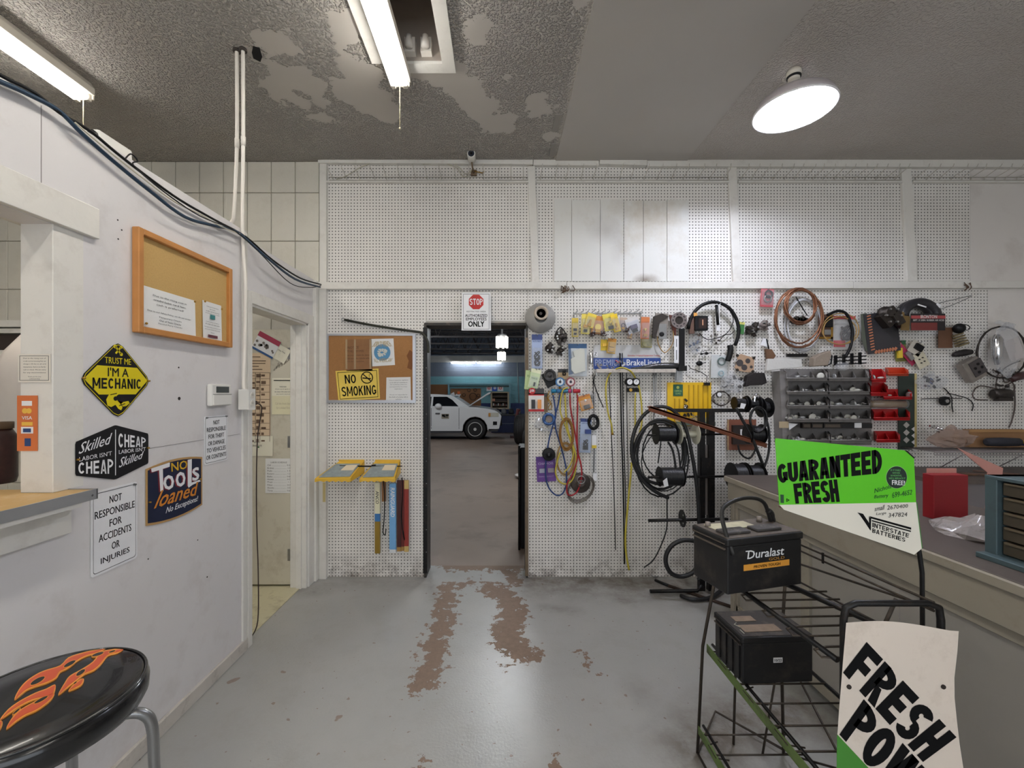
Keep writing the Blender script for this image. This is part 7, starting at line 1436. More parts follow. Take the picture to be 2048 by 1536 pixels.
# back worktop and wire shelf along the pegboard
t = thing('back_worktop', 'grey back worktop with odd wood scraps under the wire shelf', 'worktop', (3.8, 3.15, 0)); put('top', MB().box(-.80, .88, -.27, .245, .87, .90), mat('dark_top', (92, 82, 76), .6, var=.2, dirt=(50, 44, 40), dirt_amt=.5, dscale=8), t); put('front_board', MB().box(-.79, .88, -.25, -.23, .05, .87), mat('grey_front', (120, 114, 116), .6, var=.06), t); put('end_board', MB().box(-.80, -.78, -.25, .245, 0, .87), mat('grey_front'), t)
for k in range(6): t2 = thing('wood_scrap', ('short lath leaning flat on the back worktop, nearest the green sign', 'second lath on the back worktop crossing the first', 'thin stick on the back worktop beside the laths', 'broken strip of wood on the back worktop behind the red carton', 'dark slat on the back worktop, near the wall', 'pale splinter of wood on the back worktop')[k], 'wood scrap', (3.16+k*.09, 3.0+.03*(k % 3), .90+.012*(k % 2)), (0, 0, .3-.22*k)); put('scrap', MB().box(-.11, .11, -.012, .012, 0, .011).bevel(.002), (card, mat('brown_board'))[k % 2], t2)
t = PT('wire_shelf', 'long wire mesh shelf fixed to the pegboard below the wire clutter', 'shelf', 1950, 905, WY-.002)
wm_ = mat('dull_wire', (140, 132, 130), .45, .5)
zf = lambda y, Yo: (y-VY)*(WY+Yo)/WY+VY
def V2(px, py, y): return V(px, py, y)
t.add('front_rail', t.m().tube([(1842-50, -.30, 894), (2180, -.30, 894)], 1.2, 6), wm_); t.add('front_rail', t.m().tube([(1842-50, -.30, 899), (2180, -.30, 899)], .9, 6), wm_); t.add('back_rail', t.m().tube([(1842, -.01, 894), (2180, -.01, 894)], 1, 6), wm_)
q = t.m()
for k in range(56): x = 1800+k*7; q.tube([(x, -.30, 894), (x, -.01, 894)], .55, 4)
t.add('mesh_wire', q, wm_, kind='stuff')
for x in (1850, 1960, 2100): t.add('brace', t.m().tube([(x, -.28, 899), (x, -.01, 950)], 1, 5), wm_)
t = PT('shelf_box', 'long brown cardboard tray at the back of the wire shelf', 'box', 1990, 892, WY-.04); t.add('tray', t.m().box(1925, 2040, -.05, -.0, 858, 893), card); t.add('tray_rim', t.m().box(1925, 2040, -.055, -.05, 858, 863), mat('card_edge', (170, 130, 86), .8))
heap('brown_bag', 'clear bag of brown packing lying on the wire shelf, at its start', 'bag', 1900, 876, 90, 34, 10, [mat('brown_stuff', (136, 108, 90), .7, var=.3, scale=60), card, mat('tan_wire')], .14, 92, mat('brownish_bag', (176, 150, 136), .2, alpha=.6, bump=1, bscale=50), k=1.6)
heap('chrome_bits', 'few chrome pieces lying on top of the bag on the wire shelf', 'fittings', 1868, 858, 30, 14, 5, [chrome], .18, 93, k=2)
t = PT('black_roll', 'dark cloth roll on the wire shelf near the frame edge', 'roll', 2005, 885, WY-.16); t.solo(t.m().lathe([(4, -.12), (8, -.11), (9, 0), (8, .13), (3, .14)], (2003, 0, 884), 'x', 14), mat('dark_cloth', (44, 44, 52), .8, bump=.6, bscale=60))
t = PT('yellow_glove', 'blue and yellow glove at the frame edge on the wire shelf', 'glove', 2046, 884, WY-.14); t.add('palm', t.m().ball((2046, 0, 886), 9, 10, 7, (1.2, .8, .6)), flat((40, 60, 110)))
for k in range(5): t.add('finger' if k else 'thumb', t.m().tube([(2040+k*4, -.02, 886), (2034+k*5, -.05, 880-k % 2*2)], 2, 6), flat((206, 170, 70)))
# ================================================================ battery rack
RX0, RX1 = .86, 1.165
wirem = mat('rack_wire', (66, 58, 50), .5, .5, var=.15, dirt=(110, 92, 76), dirt_amt=.5, dscale=30); green = mat('worn_green_rail', (96, 118, 60), .6, var=.15, scale=20, dirt=(52, 46, 38), dirt_amt=.9, dscale=9)
t = thing('battery_rack', 'black wire display rack with green price rails beside the counter', 'rack', (1.0, 1.4, 0)); ro_ = Vector((1.0, 1.4, 0))
def rt(nm, pts, r=.004, n=6, m_=wirem, sp=0):
    pts = [Vector(p)-ro_ for p in pts]
    return put(nm, MB().tube(spline(pts, 4) if sp else pts, r, n), m_, t)
rt('post', [(.818, 1.74, .006), (.835, 1.73, .455), (.862, 1.66, .83)], .006); rt('post', [(1.175, 1.74, 0), (1.165, 1.74, .455), (1.16, 1.70, .83)], .006); rt('post', [(.995, 1.79, 0), (.99, 1.76, .45)], .005)
rt('floor_bar', [(.818, 1.74, .006), (1.0, 1.95, .02), (1.175, 1.74, .02)], .005); rt('floor_bar', [(.818, 1.74, .008), (.815, 1.14, .008)], .005); rt('brace', [(1.165, 1.74, .46), (1.0, 1.60, .12)], .004); rt('brace', [(1.17, 1.72, .02), (1.17, 1.12, .42)], .004); rt('brace', [(1.17, 1.12, .02), (1.17, 1.70, .42)], .004)
for z, y1, x0 in ((.12, 1.74, .83), (.455, 1.74, .868)):
    q = MB(); q.box(x0-.012-1, x0-.009-1, 1.13-1.4, y1-1.4, z-.028, z+.004); q.box(x0-.012-1, x0+.014-1, 1.13-1.4, y1-1.4, z-.030, z-.027); put('price_rail', q, green, t); rt('edge_rail', [(x0+.012, y1, z), (x0+.012, 1.13, z)], .006, 6, blackm); rt('edge_rail', [(RX1, y1, z), (RX1, 1.13, z)], .007, 6, blackm)
    for k in range(6): y = 1.69-k*.094; rt('shelf_wire', [(x0-.01, y, z+.002), (RX1, y, z+.004)], .0032)
    for k in range(3): y = 1.66-k*.17; rt('rail_loop', [(x0+.03, y, z), (x0-.012, y-.012, z-.004), (x0-.012, y-.07, z-.004), (x0+.03, y-.085, z)], .0026, 5)
zt_ = .832
rt('edge_rail', [(.80, 1.66, zt_), (.904, 1.125, zt_-.049)], .008, 6, blackm); rt('edge_rail', [(.97, 1.55, zt_), (1.19, 1.165, zt_-.04)], .009, 6, blackm)
for k in range(4):
    y = 1.44-k*.088; f_ = (1.66-y)/.54; xl = .80+.104*f_; zq = zt_-.049*f_; rt('shelf_loop', [(1.12, y, zq+.006), (xl+.02, y, zq), (xl-.018, y-.006, zq-.004), (xl-.016, y-.03, zq-.010), (xl+.03, y-.042, zq-.004), (1.13, y-.042, zq)], .0032, 6, wirem, 0)
# side rails with clip
for z in (.935, .912): rt('guide_rod', [(1.11, 1.60, z), (1.168, 1.13, z)], .0035)
rt('guide_rod', [(1.10, 1.60, .80), (1.17, 1.13, .80)], .0035); q = MB(); q.box(.122, .127, .060, .066, .905, .942); put('rod_clip', q, blackm, t)
FY = 1.11
rt('front_hoop', [(.908, FY, 0), (.908, FY, .90), (.914, FY, .932), (.94, FY, .943), (1.13, FY, .943), (1.16, FY, .932), (1.165, FY, .90), (1.165, FY, 0)], .0085, 8, blackm)
rt('sign_pole', [(1.176, 1.164, 0), (1.170, 1.164, 1.0), (1.163, 1.164, 1.05), (1.130, 1.164, 1.24)], .0055, 6, blackm); rt('brace', [(1.03, 1.14, .84), (1.085, 1.15, .935)], .005)
rt('side_bar', [(.86, 1.13, .455), (.85, 1.13, .0)], .005); rt('cross_bar', [(.84, 1.13, .02), (1.165, 1.13, .02)], .005); rt('brace', [(1.165, 1.13, .92), (1.16, 1.66, .83)], .004)
# ---- batteries
def battery(label, fl, fr, depth, zb, h, style):
    fl, fr = Vector(fl), Vector(fr); d = fr-fl; w = d.length; a = math.atan2(d.y, d.x); t = thing('car_battery', label, 'car battery', (fl.x, fl.y, zb), (0, 0, a), group=None)
    cs = mat('battery_case', (20, 19, 21), .5, var=.12, dirt=(84, 74, 66), dirt_amt=.35, dscale=10); tp = mat('battery_top_'+style, (92, 82, 74) if style == 'a' else (56, 50, 46), .6, var=.15, scale=12, dirt=(140, 126, 108), dirt_amt=.4, dscale=14)
    q = MB(); q.box(.004, w-.004, .004, depth-.004, 0, h*.86).bevel(.004, 2); put('case', q, cs, t)
    q = MB(); q.box(0, w, 0, depth, h*.86+.0005, h).bevel(.005, 2); lid = put('lid', q, cs, t); put('lid_top', MB().box(.006, w-.006, .006, depth-.006, h, h+.002), tp, t)
    q = MB(); q.box(-.004, .002, .01, depth-.01, h*.80, h*.825); q.box(-.004, .002, .01, depth-.01, h*.90, h*.915); put('side_lip', q, tp, t)
    return t, w, a
t, w, a = battery('large black battery with gold strip and arched carry strap on the rack', (.731, 1.35, 0), (1.034, 1.43, 0), .165, .846, .18, 'a')
h = .18
for k, x in enumerate((.055, .185)): q = MB(); q.box(x-.035, x+.068, .028, .075, h+.002, h+.012).bevel(.004, 2); put('vent_cap', q, mat('vent_cap', (70, 66, 66), .5, dirt=(170, 164, 150), dirt_amt=.5, dscale=30), t)
put('top_label', MB().box(.03, .20, .08, .14, h+.0025, h+.0045), mat('top_label', (226, 220, 190), .25, var=.2, scale=40), t)
put('terminal', MB().lathe([(.001, h), (.0095, h), (.0085, h+.02), (.001, h+.02)], (w-.055, .125, 0), 'z', 14), mat('lead', (150, 140, 134), .5, .4), t); put('terminal', MB().lathe([(.001, h), (.0095, h), (.0085, h+.018), (.001, h+.018)], (.035, .125, 0), 'z', 14), mat('lead'), t)
q = MB(); pts = spline([(.022, -.003, h*.72), (.018, .03, h+.02), (.045, .07, h+.075), (.12, .09, h+.098), (.20, .10, h+.098), (.262, .11, h+.075), (w-.02, .115, h+.02), (w-.008, .12, h-.01)], 5); q.tube(pts, .0068, 8); put('carry_strap', q, mat('strap_rubber', (36, 34, 34), .5), t)
q = MB(); q.tube(spline([(w-.03, .112, h+.045), (w-.012, .118, h+.03), (w+.002, .12, h)], 4), [.009, .011, .012, .012, .012, .012, .010, .01, .009], 8); put('strap_grip', q, mat('strap_rubber'), t)
def fa(u, v): return (u*w, h*(1-v))
q = MB(); q.textq('Duralast', fa(.26, .395), fa(.74, .395), fa(.74, .245), fa(.26, .245), .003, .05, .12); q.box(w*.24, w*.31, .003, .0035, h*(1-.262), h*(1-.243)); put('lettering', q, signw, t)
q = MB(); q.textq('GOLD', fa(.54, .47), fa(.75, .47), fa(.75, .42), fa(.54, .42), .003, .02); put('lettering', q, flat((206, 150, 70)), t)
put('gold_strip', MB().box(w*.215, w*.815, .0028, .0045, h*(1-.605), h*(1-.495)).bevel(.0003), flat((232, 160, 60)), t); q = MB(); q.textq('PROVEN TOUGH', fa(.34, .575), fa(.69, .575), fa(.69, .525), fa(.34, .525), .0022, .03, .1); put('lettering', q, ink, t)
t, w, a = battery('older ribbed black battery with a small 10/22 date label on the middle shelf', (.860, 1.49, 0), (1.128, 1.505, 0), .182, .461, .168, 'b'); h = .168
for k in range(2):
    for (x0, x1, y0, y1) in (((.03, .17, .03, .075), (.04, .12, .10, .135))[k],): put('top_label', MB().box(x0, x1, y0, y1, h+.0025, h+.004), mat('worn_label', (150, 128, 108), .5, var=.3, scale=50), t)
q = MB(); q.textq('3', (.018, h*0+.05), (.02, .05), (.02, .05), (.018, .05), 0) if 0 else None
for y in (.02, .06, .10, .14): put('side_rib', MB().box(-.001, .004, y, y+.022, .01, h*.78).bevel(.001), mat('battery_case'), t)
put('date_label', MB().box(w*.435, w*.56, .0028, .0045, h*.44, h*.545), signw, t); q = MB(); q.text('10/22', w*.4975, h*.492, w*.10, h*.055, .0022, bold=.03); put('lettering', q, ink, t)
q = MB(); q.tube([(.02, .02, h+.004), (.02, .045, h+.004)], .0015, 4); q.tube([(.03, .06, h+.004), (.02, .08, h+.004), (.035, .09, h+.004)], .0015, 4); put('chalk_mark', q, flat((200, 196, 180)), t)
# ---- green and white sign on the pole
ZA = lambda x, y: (1520+x/3.841, 840+y/3.841)
t = PT('battery_sign', 'green and white GUARANTEED FRESH metal sign on the rack pole', 'sign', 1700, 1000, 1.148)
G_ = flat((92, 200, 30), .35); Wc = mat('sign_cream', (228, 224, 212), .35, var=.02)
t.add('white_field', t.m().prism([ZA(150, 652), ZA(1199, 632), ZA(1243, 988), ZA(1184, 1035), ZA(1150, 1022), ZA(185, 690)], 0, .002), Wc)
t.add('green_field', t.m().prism([ZA(118, 148), ZA(125, 141), ZA(1112, 234), ZA(1183, 296), ZA(1199, 632), ZA(150, 652)], 0, .002), G_)
t.add('green_edge', t.m().prism([ZA(1199, 632), ZA(1207, 632), ZA(1250, 985), ZA(1243, 988)], 0, .002), flat((60, 120, 50))); q = t.m(); q.prism([ZA(1112, 234), ZA(1130, 236), ZA(1188, 290), ZA(1183, 296)], -.001, .004); t.add('corner_clamp', q, blackm)
t.add('back_frame', t.m().tube([(ZA(160, 670)[0], .008, ZA(160, 670)[1]), (ZA(1190, 1030)[0], .008, ZA(1190, 1030)[1])], 1.4, 6), mat('brown_rod', (96, 70, 50), .5))
q = t.m(); q.blockq('GUARANTEED', ZA(140, 486), ZA(938, 408), ZA(932, 222), ZA(128, 342), -.0008, .41, .235, .05)
q.blockq('FRESH', ZA(272, 642), ZA(612, 628), ZA(590, 455), ZA(254, 490), -.0008, .41, .235, .05); t.add('lettering', q, ink)
c = ZA(1048, 440); t.add('badge', t.m().prism([(c[0]+20.5*math.cos(k*PI/16)+.0, c[1]+22*math.sin(k*PI/16)) for k in range(32)], -.0008, 0), flat((18, 40, 30))); t.add('badge_ring', t.m().prism([(c[0]+21.3*math.cos(k*PI/16)+.0, c[1]+22.8*math.sin(k*PI/16)) for k in range(32)], -.0004, 0), flat((150, 200, 130)))
q = t.m(); q.textq('IF IT FAILS', ZA(1000, 392), ZA(1075, 392), ZA(1075, 378), ZA(1000, 378), -.0016, .02); q.textq('WITHIN', ZA(1012, 412), ZA(1070, 412), ZA(1070, 400), ZA(1012, 400), -.0016, .02); q.textq('18 MONTHS,', ZA(1000, 434), ZA(1085, 434), ZA(1085, 420), ZA(1000, 420), -.0016, .02); q.textq("WE'LL REPLACE IT", ZA(985, 454), ZA(1112, 454), ZA(1112, 440), ZA(985, 440), -.0016, .02); t.add('lettering', q, flat((110, 190, 110)))
q = t.m(); q.textq('FREE!', ZA(1010, 497), ZA(1108, 500), ZA(1108, 466), ZA(1010, 460), -.0016, .05); t.add('lettering', q, signw)
q = t.m(); q.textq('Nichols', ZA(878, 562), ZA(1010, 522), ZA(1005, 490), ZA(876, 528), -.0008, 0, .2); q.textq('Battery', ZA(876, 610), ZA(985, 602), ZA(985, 562), ZA(876, 578), -.0008, 0, .2); q.textq('699-4652', ZA(1015, 600), ZA(1165, 572), ZA(1168, 535), ZA(1012, 556), -.0008, 0, .1); t.add('handwriting', q, flat((16, 70, 40)))
q = t.m(); q.textq('small', ZA(878, 700), ZA(955, 688), ZA(957, 650), ZA(878, 668), -.0008, 0, .2); q.textq('2670400', ZA(975, 690), ZA(1135, 672), ZA(1135, 645), ZA(975, 656), -.0008, 0, .1); q.textq('Large', ZA(890, 735), ZA(968, 728), ZA(968, 702), ZA(890, 712), -.0008, 0, .2); q.textq('347824', ZA(985, 748), ZA(1130, 740), ZA(1130, 708), ZA(985, 715), -.0008, 0, .1); t.add('handwriting', q, flat((50, 50, 50)))
q = t.m(); q.blockq('INTERSTATE', ZA(862, 822), ZA(1140, 904), ZA(1146, 874), ZA(862, 786), -.0008, .26, .18, .2); q.blockq('BATTERIES', ZA(860, 864), ZA(1112, 936), ZA(1116, 906), ZA(862, 830), -.0008, .26, .18, .2)
for pts in ([(840, 738), (1160, 826), (1159, 842), (852, 756)], [(858, 768), (1158, 850), (1157, 860), (858, 778)], [(748, 710), (790, 720), (838, 792), (836, 740), (852, 756), (850, 848), (842, 842), (778, 744)], [(768, 732), (780, 735), (845, 845), (830, 822)]): q.prism([ZA(*p) for p in pts], -.0008, -.0001)
t.add('logo', q, ink); q = t.m(); q.prism([ZA(155, 572), ZA(182, 574), ZA(183, 638), ZA(158, 636)], -.0006, 0); t.add('green_mark', q, flat((24, 70, 40))); c = ZA(211, 615); q = t.m(); q.disc(c[0], c[1], 4.2, -.0008, -.0001, 3, 2); t.add('recycling_mark', q, ink)
# ---- white FRESH POWER plate on the front hoop
ZB = lambda x, y: (1380+x/3.066, 1180+y/3.066)
t = PT('power_sign', 'curled white and green plate lettered FRESH POWER on the rack front', 'sign', 1800, 1400, FY+.004)
left = [(962, 207), (955, 300), (942, 450), (930, 600), (918, 750), (908, 900), (903, 1100), (900, 1300), (898, 1500)]; right = [(1643, 258), (1635, 380), (1617, 540), (1618, 660), (1632, 800), (1650, 950), (1672, 1091), (1690, 1300), (1700, 1500)]
q = t.m(); N = 12; g = []
for i, (a_, b_) in enumerate(zip(left, right)):
    row = []
    for k in range(N+1):
        u = k/N; x = a_[0]*(1-u)+b_[0]*u; y = a_[1]*(1-u)+b_[1]*u-(34*math.sin(PI*min(1, u*1.1)) if i == 0 else 0)*(1-u*.4); p = ZB(x, y); row.append(q.v((p[0], -.0152+.0*u, p[1])))
    g.append(row)
for i in range(len(g)-1):
    for k in range(N): q.f([g[i][k], g[i][k+1], g[i+1][k+1], g[i+1][k]], True)
t.add('plate', q, mat('plate_cream', (226, 214, 202), .4, var=.03, dirt=(170, 150, 130), dirt_amt=.4, dscale=8))
q = t.m(); q.blockq('FRESH', ZB(942, 508), ZB(1425, 1048), ZB(1628, 898), ZB(1085, 322), -.016, .40, .235, .05); t.add('lettering', q, ink)
q = t.m(); q.blockq('POWER', ZB(920, 882), ZB(1490, 1520), ZB(1690, 1370), ZB(1068, 668), -.016, .40, .235, .05); t.add('lettering', q, ink)
q = t.m(); q.prism([ZB(906, 880), ZB(1110, 1098), ZB(1300, 1300), ZB(1290, 1498), ZB(899, 1498)], -.0162, -.0155); t.add('green_field', q, flat((70, 140, 50)))
for p in ((977, 593), (1547, 593)): c = ZB(*p); t.add('mounting_hole', t.m().disc(c[0], c[1], 4.4, -.018, -.0155, 14), flat((44, 36, 32)))

t.root.location.x -= .0145; t.root.location.z += .011
# ================================================================ garage contents seen through the doorway
CY_ = 16.1; CS = F/CY_; CZ0 = gz(CY_)
t = thing('parked_suv', 'white four-door SUV with its bonnet raised in the garage', 'car', (-2.6, CY_+1.0, CZ0)); body = mat('car_white', (226, 226, 226), .25, coat=.5, var=.01); glass = mat('car_glass', (20, 22, 26), .08, var=0); tyre = mat('tyre', (28, 27, 28), .7, var=.1)
def cp(px, py, d=0): return (((px-VX)/CS)+2.6, CZ-(py-VY)/CS-CZ0)
wc = cp(950, 858); WR = .40
def arch(cx, r, a0, a1, n=8): return [(cx+r*math.cos(a0+(a1-a0)*k/n), WR+r*math.sin(a0+(a1-a0)*k/n)) for k in range(n+1)]
wx_f = wc[0]; wx_r = wx_f-3.05
pr = [cp(998, 858), cp(1001, 845), cp(1003, 832), cp(998, 826), cp(990, 821), cp(975, 817.5), cp(955, 815), cp(938, 814), cp(925, 813), (wx_r-.6, cp(0, 811)[1]), (wx_r-.98, cp(0, 822)[1]), (wx_r-1.0, .5), (wx_r-.9, .32)]
bot = [(wx_r-.5, .32)]+arch(wx_r, .48, PI*1.03, -.03*PI)[0:9]+[(wx_r+.5, .32), (wx_f-.5, .32)]+arch(wx_f, .48, PI*1.03, -.03*PI)+[(wx_f+.55, .34)]
q = MB(); q.prism(pr+bot, -1.0, 1.0).bevel(.02); put('body', q, body, t)
q = MB(); roof = [cp(938, 814), cp(922, 803), cp(908, 794), cp(895, 790), cp(872, 788.6), cp(840, 788), (wx_r-.3, cp(0, 789)[1]), (wx_r-.8, cp(0, 797)[1]), (wx_r-.92, cp(0, 812)[1])]
q.prism(roof, -.86, .86).bevel(.03); put('cabin', q, body, t)
for nm, pts in (('front_window', [(864, 815), (866, 793.5), (893, 793.5), (904, 800), (916, 812.5), (917, 815)]), ('rear_window', [(800, 815), (803, 793.5), (862, 793.5), (860, 815)])): q = MB(); q.prism([cp(*p) for p in pts], -.875, -.86); put(nm, q, glass, t)
q = MB(); a = [cp(934, 813.5), cp(905, 792.5), cp(900, 792.5), cp(926, 813.5)]; q.prism([cp(935.5, 813.5), cp(907, 793.2), cp(904, 793.2), cp(931, 813.5)], -.8, .8); put('windscreen', q, mat('windscreen', (150, 170, 180), .1), t)
put('sill', MB().box(wx_r+.55, wx_f-.5, -1.02, 1.02, .26, .34), mat('grey_trim', (60, 60, 62), .5), t)
for xx in (wx_f, wx_r):
    for yy in (-.98, .76):
        w_ = put('wheel', MB().lathe([(.26, 0), (.38, 0), (WR, .03), (WR, .19), (.38, .22), (.001, .22)], (xx, yy, WR), 'y', 30), tyre, t)
        if yy < 0:
            put('rim_back', MB().lathe([(.001, .05), (.265, .03), (.265, .04)], (xx, yy, WR), 'y', 24), flat((50, 50, 52)), w_); q = MB()
            for k in range(10): a = k*PI/5; q.prism([(xx+.05*math.cos(a-.35), WR+.05*math.sin(a-.35)), (xx+.26*math.cos(a-.2), WR+.26*math.sin(a-.2)), (xx+.26*math.cos(a+.2), WR+.26*math.sin(a+.2)), (xx+.05*math.cos(a+.35), WR+.05*math.sin(a+.35))], yy+.005, yy+.03)
            q.disc(xx, WR, .06, yy-.002, yy+.03, 12); put('alloy_spokes', q, mat('alloy', (206, 204, 200), .3, 0), w_); put('rim_ring', MB().tube([(xx+.262*math.cos(k*PI/14), yy+.005, WR+.262*math.sin(k*PI/14)) for k in range(28)], .014, 6, True), mat('alloy'), w_)
    put('wheel_well', MB().lathe([(.001, -.70), (.47, -.70), (.47, .70), (.001, .70)], (xx, 0, WR), 'y', 24), black, t)
q = MB(); q.prism([cp(934, 815), cp(936, 812), cp(976, 785.5), cp(981, 784), cp(981, 787), cp(973, 791)], -.85, .85).bevel(.015); put('bonnet', q, body, t)
q = MB(); q.box(*[cp(977, 0)[0], cp(998, 0)[0]], -1.012, -.7, cp(0, 834)[1], cp(0, 825)[1]).bevel(.02); put('headlamp', q, mat('headlamp', (200, 196, 180), .15), t); put('indicator', MB().box(cp(977, 0)[0], cp(981, 0)[0], -1.02, -.9, cp(0, 833)[1], cp(0, 826)[1]), flat((200, 140, 60)), t)
put('fog_lamp', MB().box(cp(986, 0)[0], cp(994, 0)[0], -1.01, -.9, cp(0, 850)[1], cp(0, 843)[1]), black, t); put('bumper_skirt', MB().box(cp(977, 0)[0], cp(996, 0)[0], -1.0, 1.0, cp(0, 863)[1], cp(0, 858)[1]), mat('grey_trim'), t); put('grille', MB().box(cp(998, 0)[0], cp(1004, 0)[0], -.8, .8, cp(0, 852)[1], cp(0, 829)[1]), black, t)
put('mirror', MB().ball((cp(877, 0)[0], -1.08, cp(0, 812)[1]), .13, 10, 7, (1, .6, .8)), body, t); put('door_handle', MB().box(cp(871, 0)[0], cp(880, 0)[0], -1.03, -1.0, cp(0, 828.5)[1], cp(0, 825.5)[1]).bevel(.006), mat('handle_grey', (90, 90, 92), .3), t)
for x in (862.5, 918): put('door_gap', MB().box(cp(x, 0)[0]-.008, cp(x, 0)[0]+.008, -1.0015, -.99, cp(0, 858)[1], cp(0, 816)[1]), mat('gap', (50, 50, 52), .7), t)
put('door_badge', MB().box(cp(883, 0)[0], cp(898, 0)[0], -1.006, -1.0, cp(0, 837.5)[1], cp(0, 827.5)[1]), flat((150, 142, 126)), t); q = MB(); q.box(cp(884, 0)[0], cp(890, 0)[0], -1.01, -1.005, cp(0, 833)[1], cp(0, 829)[1]); q.box(cp(891, 0)[0], cp(897, 0)[0], -1.01, -1.005, cp(0, 832)[1], cp(0, 829)[1]); q.box(cp(887, 0)[0], cp(896, 0)[0], -1.01, -1.005, cp(0, 834.5)[1], cp(0, 833)[1]); put('badge_print', q, ink, t)
put('door_crease', MB().box(cp(862, 0)[0], cp(918, 0)[0], -1.006, -1.0, cp(0, 854)[1], cp(0, 852.6)[1]), body, t)
# boards, sign panels, frame and pipe on the far wall
def gt(name, label, cat, cx, cy, Y=GY-.02): return PT(name, label, cat, cx, cy, Y)
ply = mat('brown_plywood', (136, 92, 56), .7, var=.15, scale=2)
t = gt('tool_board', 'plain brown plywood sheet on the garage wall above the car roof', 'board', 878, 779); t.solo(t.m().box(850, 895.5, -.02, 0, 769, 792), ply)
t = gt('tool_board', 'brown plywood board with hanging belts behind the raised bonnet', 'board', 931, 798); t.add('board', t.m().box(901, 962, -.02, 0, 777, 822), ply)
for x, y, r in ((938, 780.5, 3), (950.5, 780, 3), (946, 793, 7), (928, 790, 3), (957, 791, 3)): t.add('belt', t.m().tube([(x+r*math.cos(k*PI/7), -.05, y+r*math.sin(k*PI/7)) for k in range(14)], .5, 4, True), black)
t.add('orange_card', t.m().box(915, 920.5, -.05, -.03, 783, 789), flat((230, 110, 50))); t.add('white_card', t.m().prism([(912, 788), (922, 788), (918, 796), (910, 793)], -.05, -.03), signw); t.add('white_card', t.m().prism([(901, 788), (908, 784), (911, 794), (905, 796)], -.05, -.03), signw)
t = gt('wall_opening_frame', 'pale blue timber frame around the wall opening behind the car', 'frame', 960, 800)
for a in ((896, 899, 765.5, 860), (899, 1021, 765.5, 768), (1018, 1021, 768, 830), (899, 1018, 771, 774)): t.add('frame_board', t.m().box(a[0], a[1], -.05, 0, a[2], a[3]), mat('pale_blue_board', (126, 176, 190), .5) if a[2] < 770 else flat((34, 60, 60)))
t = gt('brand_panels', 'row of three small square emblem panels on the garage wall', 'sign', 989, 776)
for x, c1_, c2_ in ((973, (226, 226, 230), (190, 60, 50)), (984.5, (30, 80, 190), (190, 200, 220)), (995.5, (226, 226, 230), (190, 60, 50))): t.add('panel', t.m().box(x, x+(11 if x != 984.5 else 9.5), -.03, 0, 771, 782), flat(c1_)); t.add('emblem', t.m().disc(x+5.2, 776, 3, -.04, -.03, 12, 1.6 if x != 984.5 else 0), flat(c2_))
t = gt('vertical_pipe', 'grey pipe running down the garage wall beside the tyre', 'pipe', 1036, 760); t.solo(t.m().tube([(1034, -.05, 714), (1036, -.05, 760), (1038, -.05, 806)], 1.2, 6), mat('grey_pipe', (150, 160, 164), .5))
t = gt('parts_shelf', 'open cream shelf cabinet of parts on the garage wall, tilted', 'shelf', 1000, 800, 21.2)
fr2 = mat('cream_frame', (186, 168, 140), .6)
for a in ((981.5, 984.5, 784, 818), (1015, 1018, 784, 818), (984, 1015.5, 783.5, 786), (984, 1015.5, 815, 818)): t.add('frame_side', t.m().box(a[0], a[1], -.25, .3, a[2], a[3]), fr2)
t.add('back_board', t.m().box(984, 1015.5, .25, .3, 786, 815), flat((60, 46, 38)))
for y in (793.5, 803, 811): t.add('shelf_board', t.m().box(984, 1015, -.2, .26, y, y+1), mat('shelf_brown', (110, 90, 68), .6))
for k in range(9): t.add('part', t.m().box(986+k*3.2, 988.2+k*3.2, -.15, .1, 806.5+(k % 3), 811), (flat((196, 190, 180)), flat((120, 60, 50)), flat((80, 86, 90)))[k % 3])
t.add('wall_bracket', t.m().box(990, 1010, .3, .69, 795, 805), fr2); t.add('red_card', t.m().box(985, 990, -.28, -.25, 797, 802), flat((206, 140, 110)))
t = thing('lift_cabinet', 'dark blue workbench with machinery under the parts shelf', 'workbench', P(1018, 868, 20.3)); t.location.z = gz(20.3); u = 20.3/F
put('bench_top', MB().box(-.9, .9, -.35, .35, .82, .88), flat((70, 72, 76)), t); put('bench_body', MB().box(-.85, .85, -.3, .3, 0, .8), flat((28, 42, 84)), t); put('panel_line', MB().box(-.6, .6, -.31, -.3, .42, .46), flat((90, 100, 120)), t)
for k in range(4): put('machine', MB().lathe([(.001, 0), (.11, 0), (.13, .1), (.10, .26), (.001, .28)], (-.6+.35*k, -.1, .88), 'z', 10), (flat((50, 54, 60)), flat((110, 112, 116)))[k % 2], t)
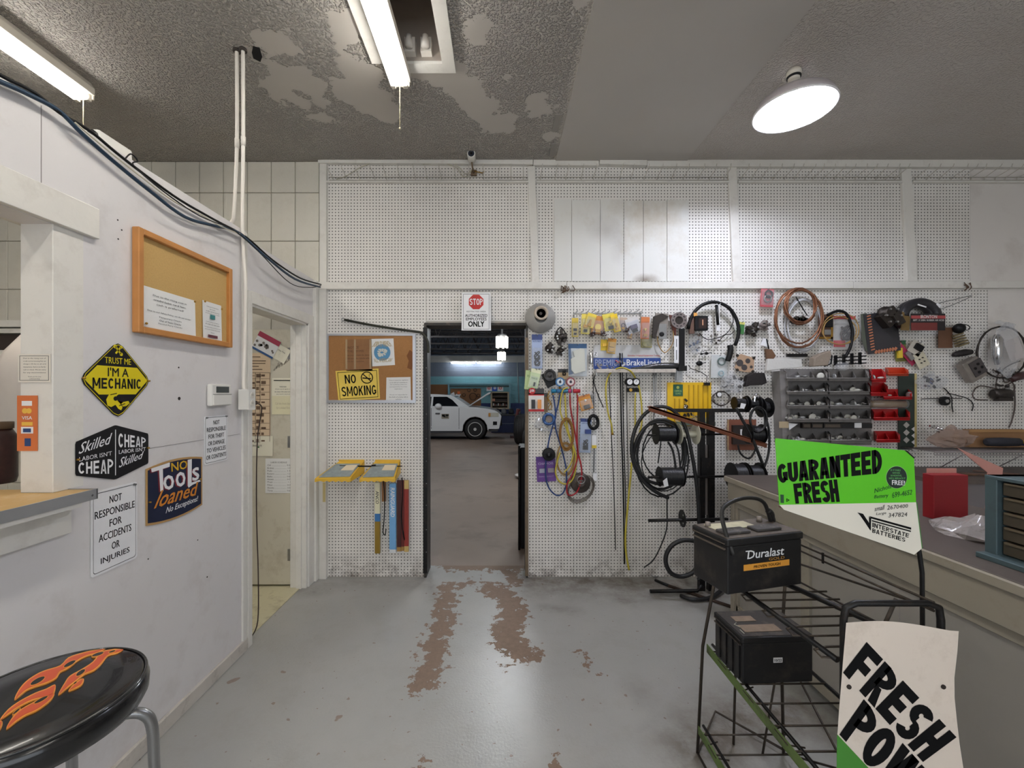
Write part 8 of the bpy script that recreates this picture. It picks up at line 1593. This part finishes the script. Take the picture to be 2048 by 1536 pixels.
def tyre_at(label, px, Y, r, w_=.26, zoff=0):
    p = P(px, 860, Y); t = thing('loose_car_tyre', label, 'tyre', (p.x, Y, gz(Y)+zoff), (0, 0, 1.35), 'loose tyres in the garage'); put('tread', MB().lathe([(r*.62, -w_/2+.03), (r*.9, -w_/2), (r, -w_/2+.04), (r, w_/2-.04), (r*.9, w_/2), (r*.62, w_/2-.03)], (0, 0, r), 'y', 28, cap=False), tyre, t); put('hub', MB().lathe([(.001, -.05), (r*.62, -.05), (r*.62, .05), (.001, .05)], (0, 0, r), 'y', 20), flat((40, 40, 42)), t)
    q = MB()
    for k in range(4): q.lathe([(r+.002, -w_/2+.05+k*.05), (r+.004, -w_/2+.058+k*.05), (r+.002, -w_/2+.066+k*.05)], (0, 0, r), 'y', 28)
    put('tread_groove', q, flat((60, 58, 58)), t)
tyre_at('tall dark tyre standing at the doorway side of the garage', 1042, 14.5, .50, .36, 0)
tyre_at('lower tyre partly behind the doorway edge, in front of the tall one', 1056, 12.0, .32, .24)
t = thing('red_jack', 'dark red jack arm with hoses between bench and tall tyre', 'jack', P(1030, 862, 17)); t.location.z = gz(17); put('arm', MB().tube([(0, 0, .02), (.02, 0, .7), (.12, 0, 1.15), (.2, 0, 1.1)], .06, 8), flat((96, 34, 36)), t); put('foot', MB().box(-.2, .3, -.2, .2, 0, .1), flat((60, 30, 32)), t)
t = thing('black_stand', 'black folded steel frame leaning inside the doorway edge', 'frame', (.215, 4.1, gz(4.1))); q = MB(); q.box(-.02, .06, -.04, .3, 0, .98).bevel(.01); put('panel', q, black, t); put('frame_tube', MB().tube([(-.03, -.06, 0), (-.03, -.06, 1.0)], .012, 6), blackm, t)
t = thing('rolled_mat', 'pale rolled rim on the garage floor by the doorway edge', 'drain pan', floor_pt(1048, 898)); t.location = (.48, 7.9, gz(7.9)); put('pan', MB().lathe([(.001, 0), (.16, 0), (.2, .05), (.205, .06), (.18, .05), (.001, .02)], (0, 0, 0), 'z', 18), flat((206, 200, 194)), t)
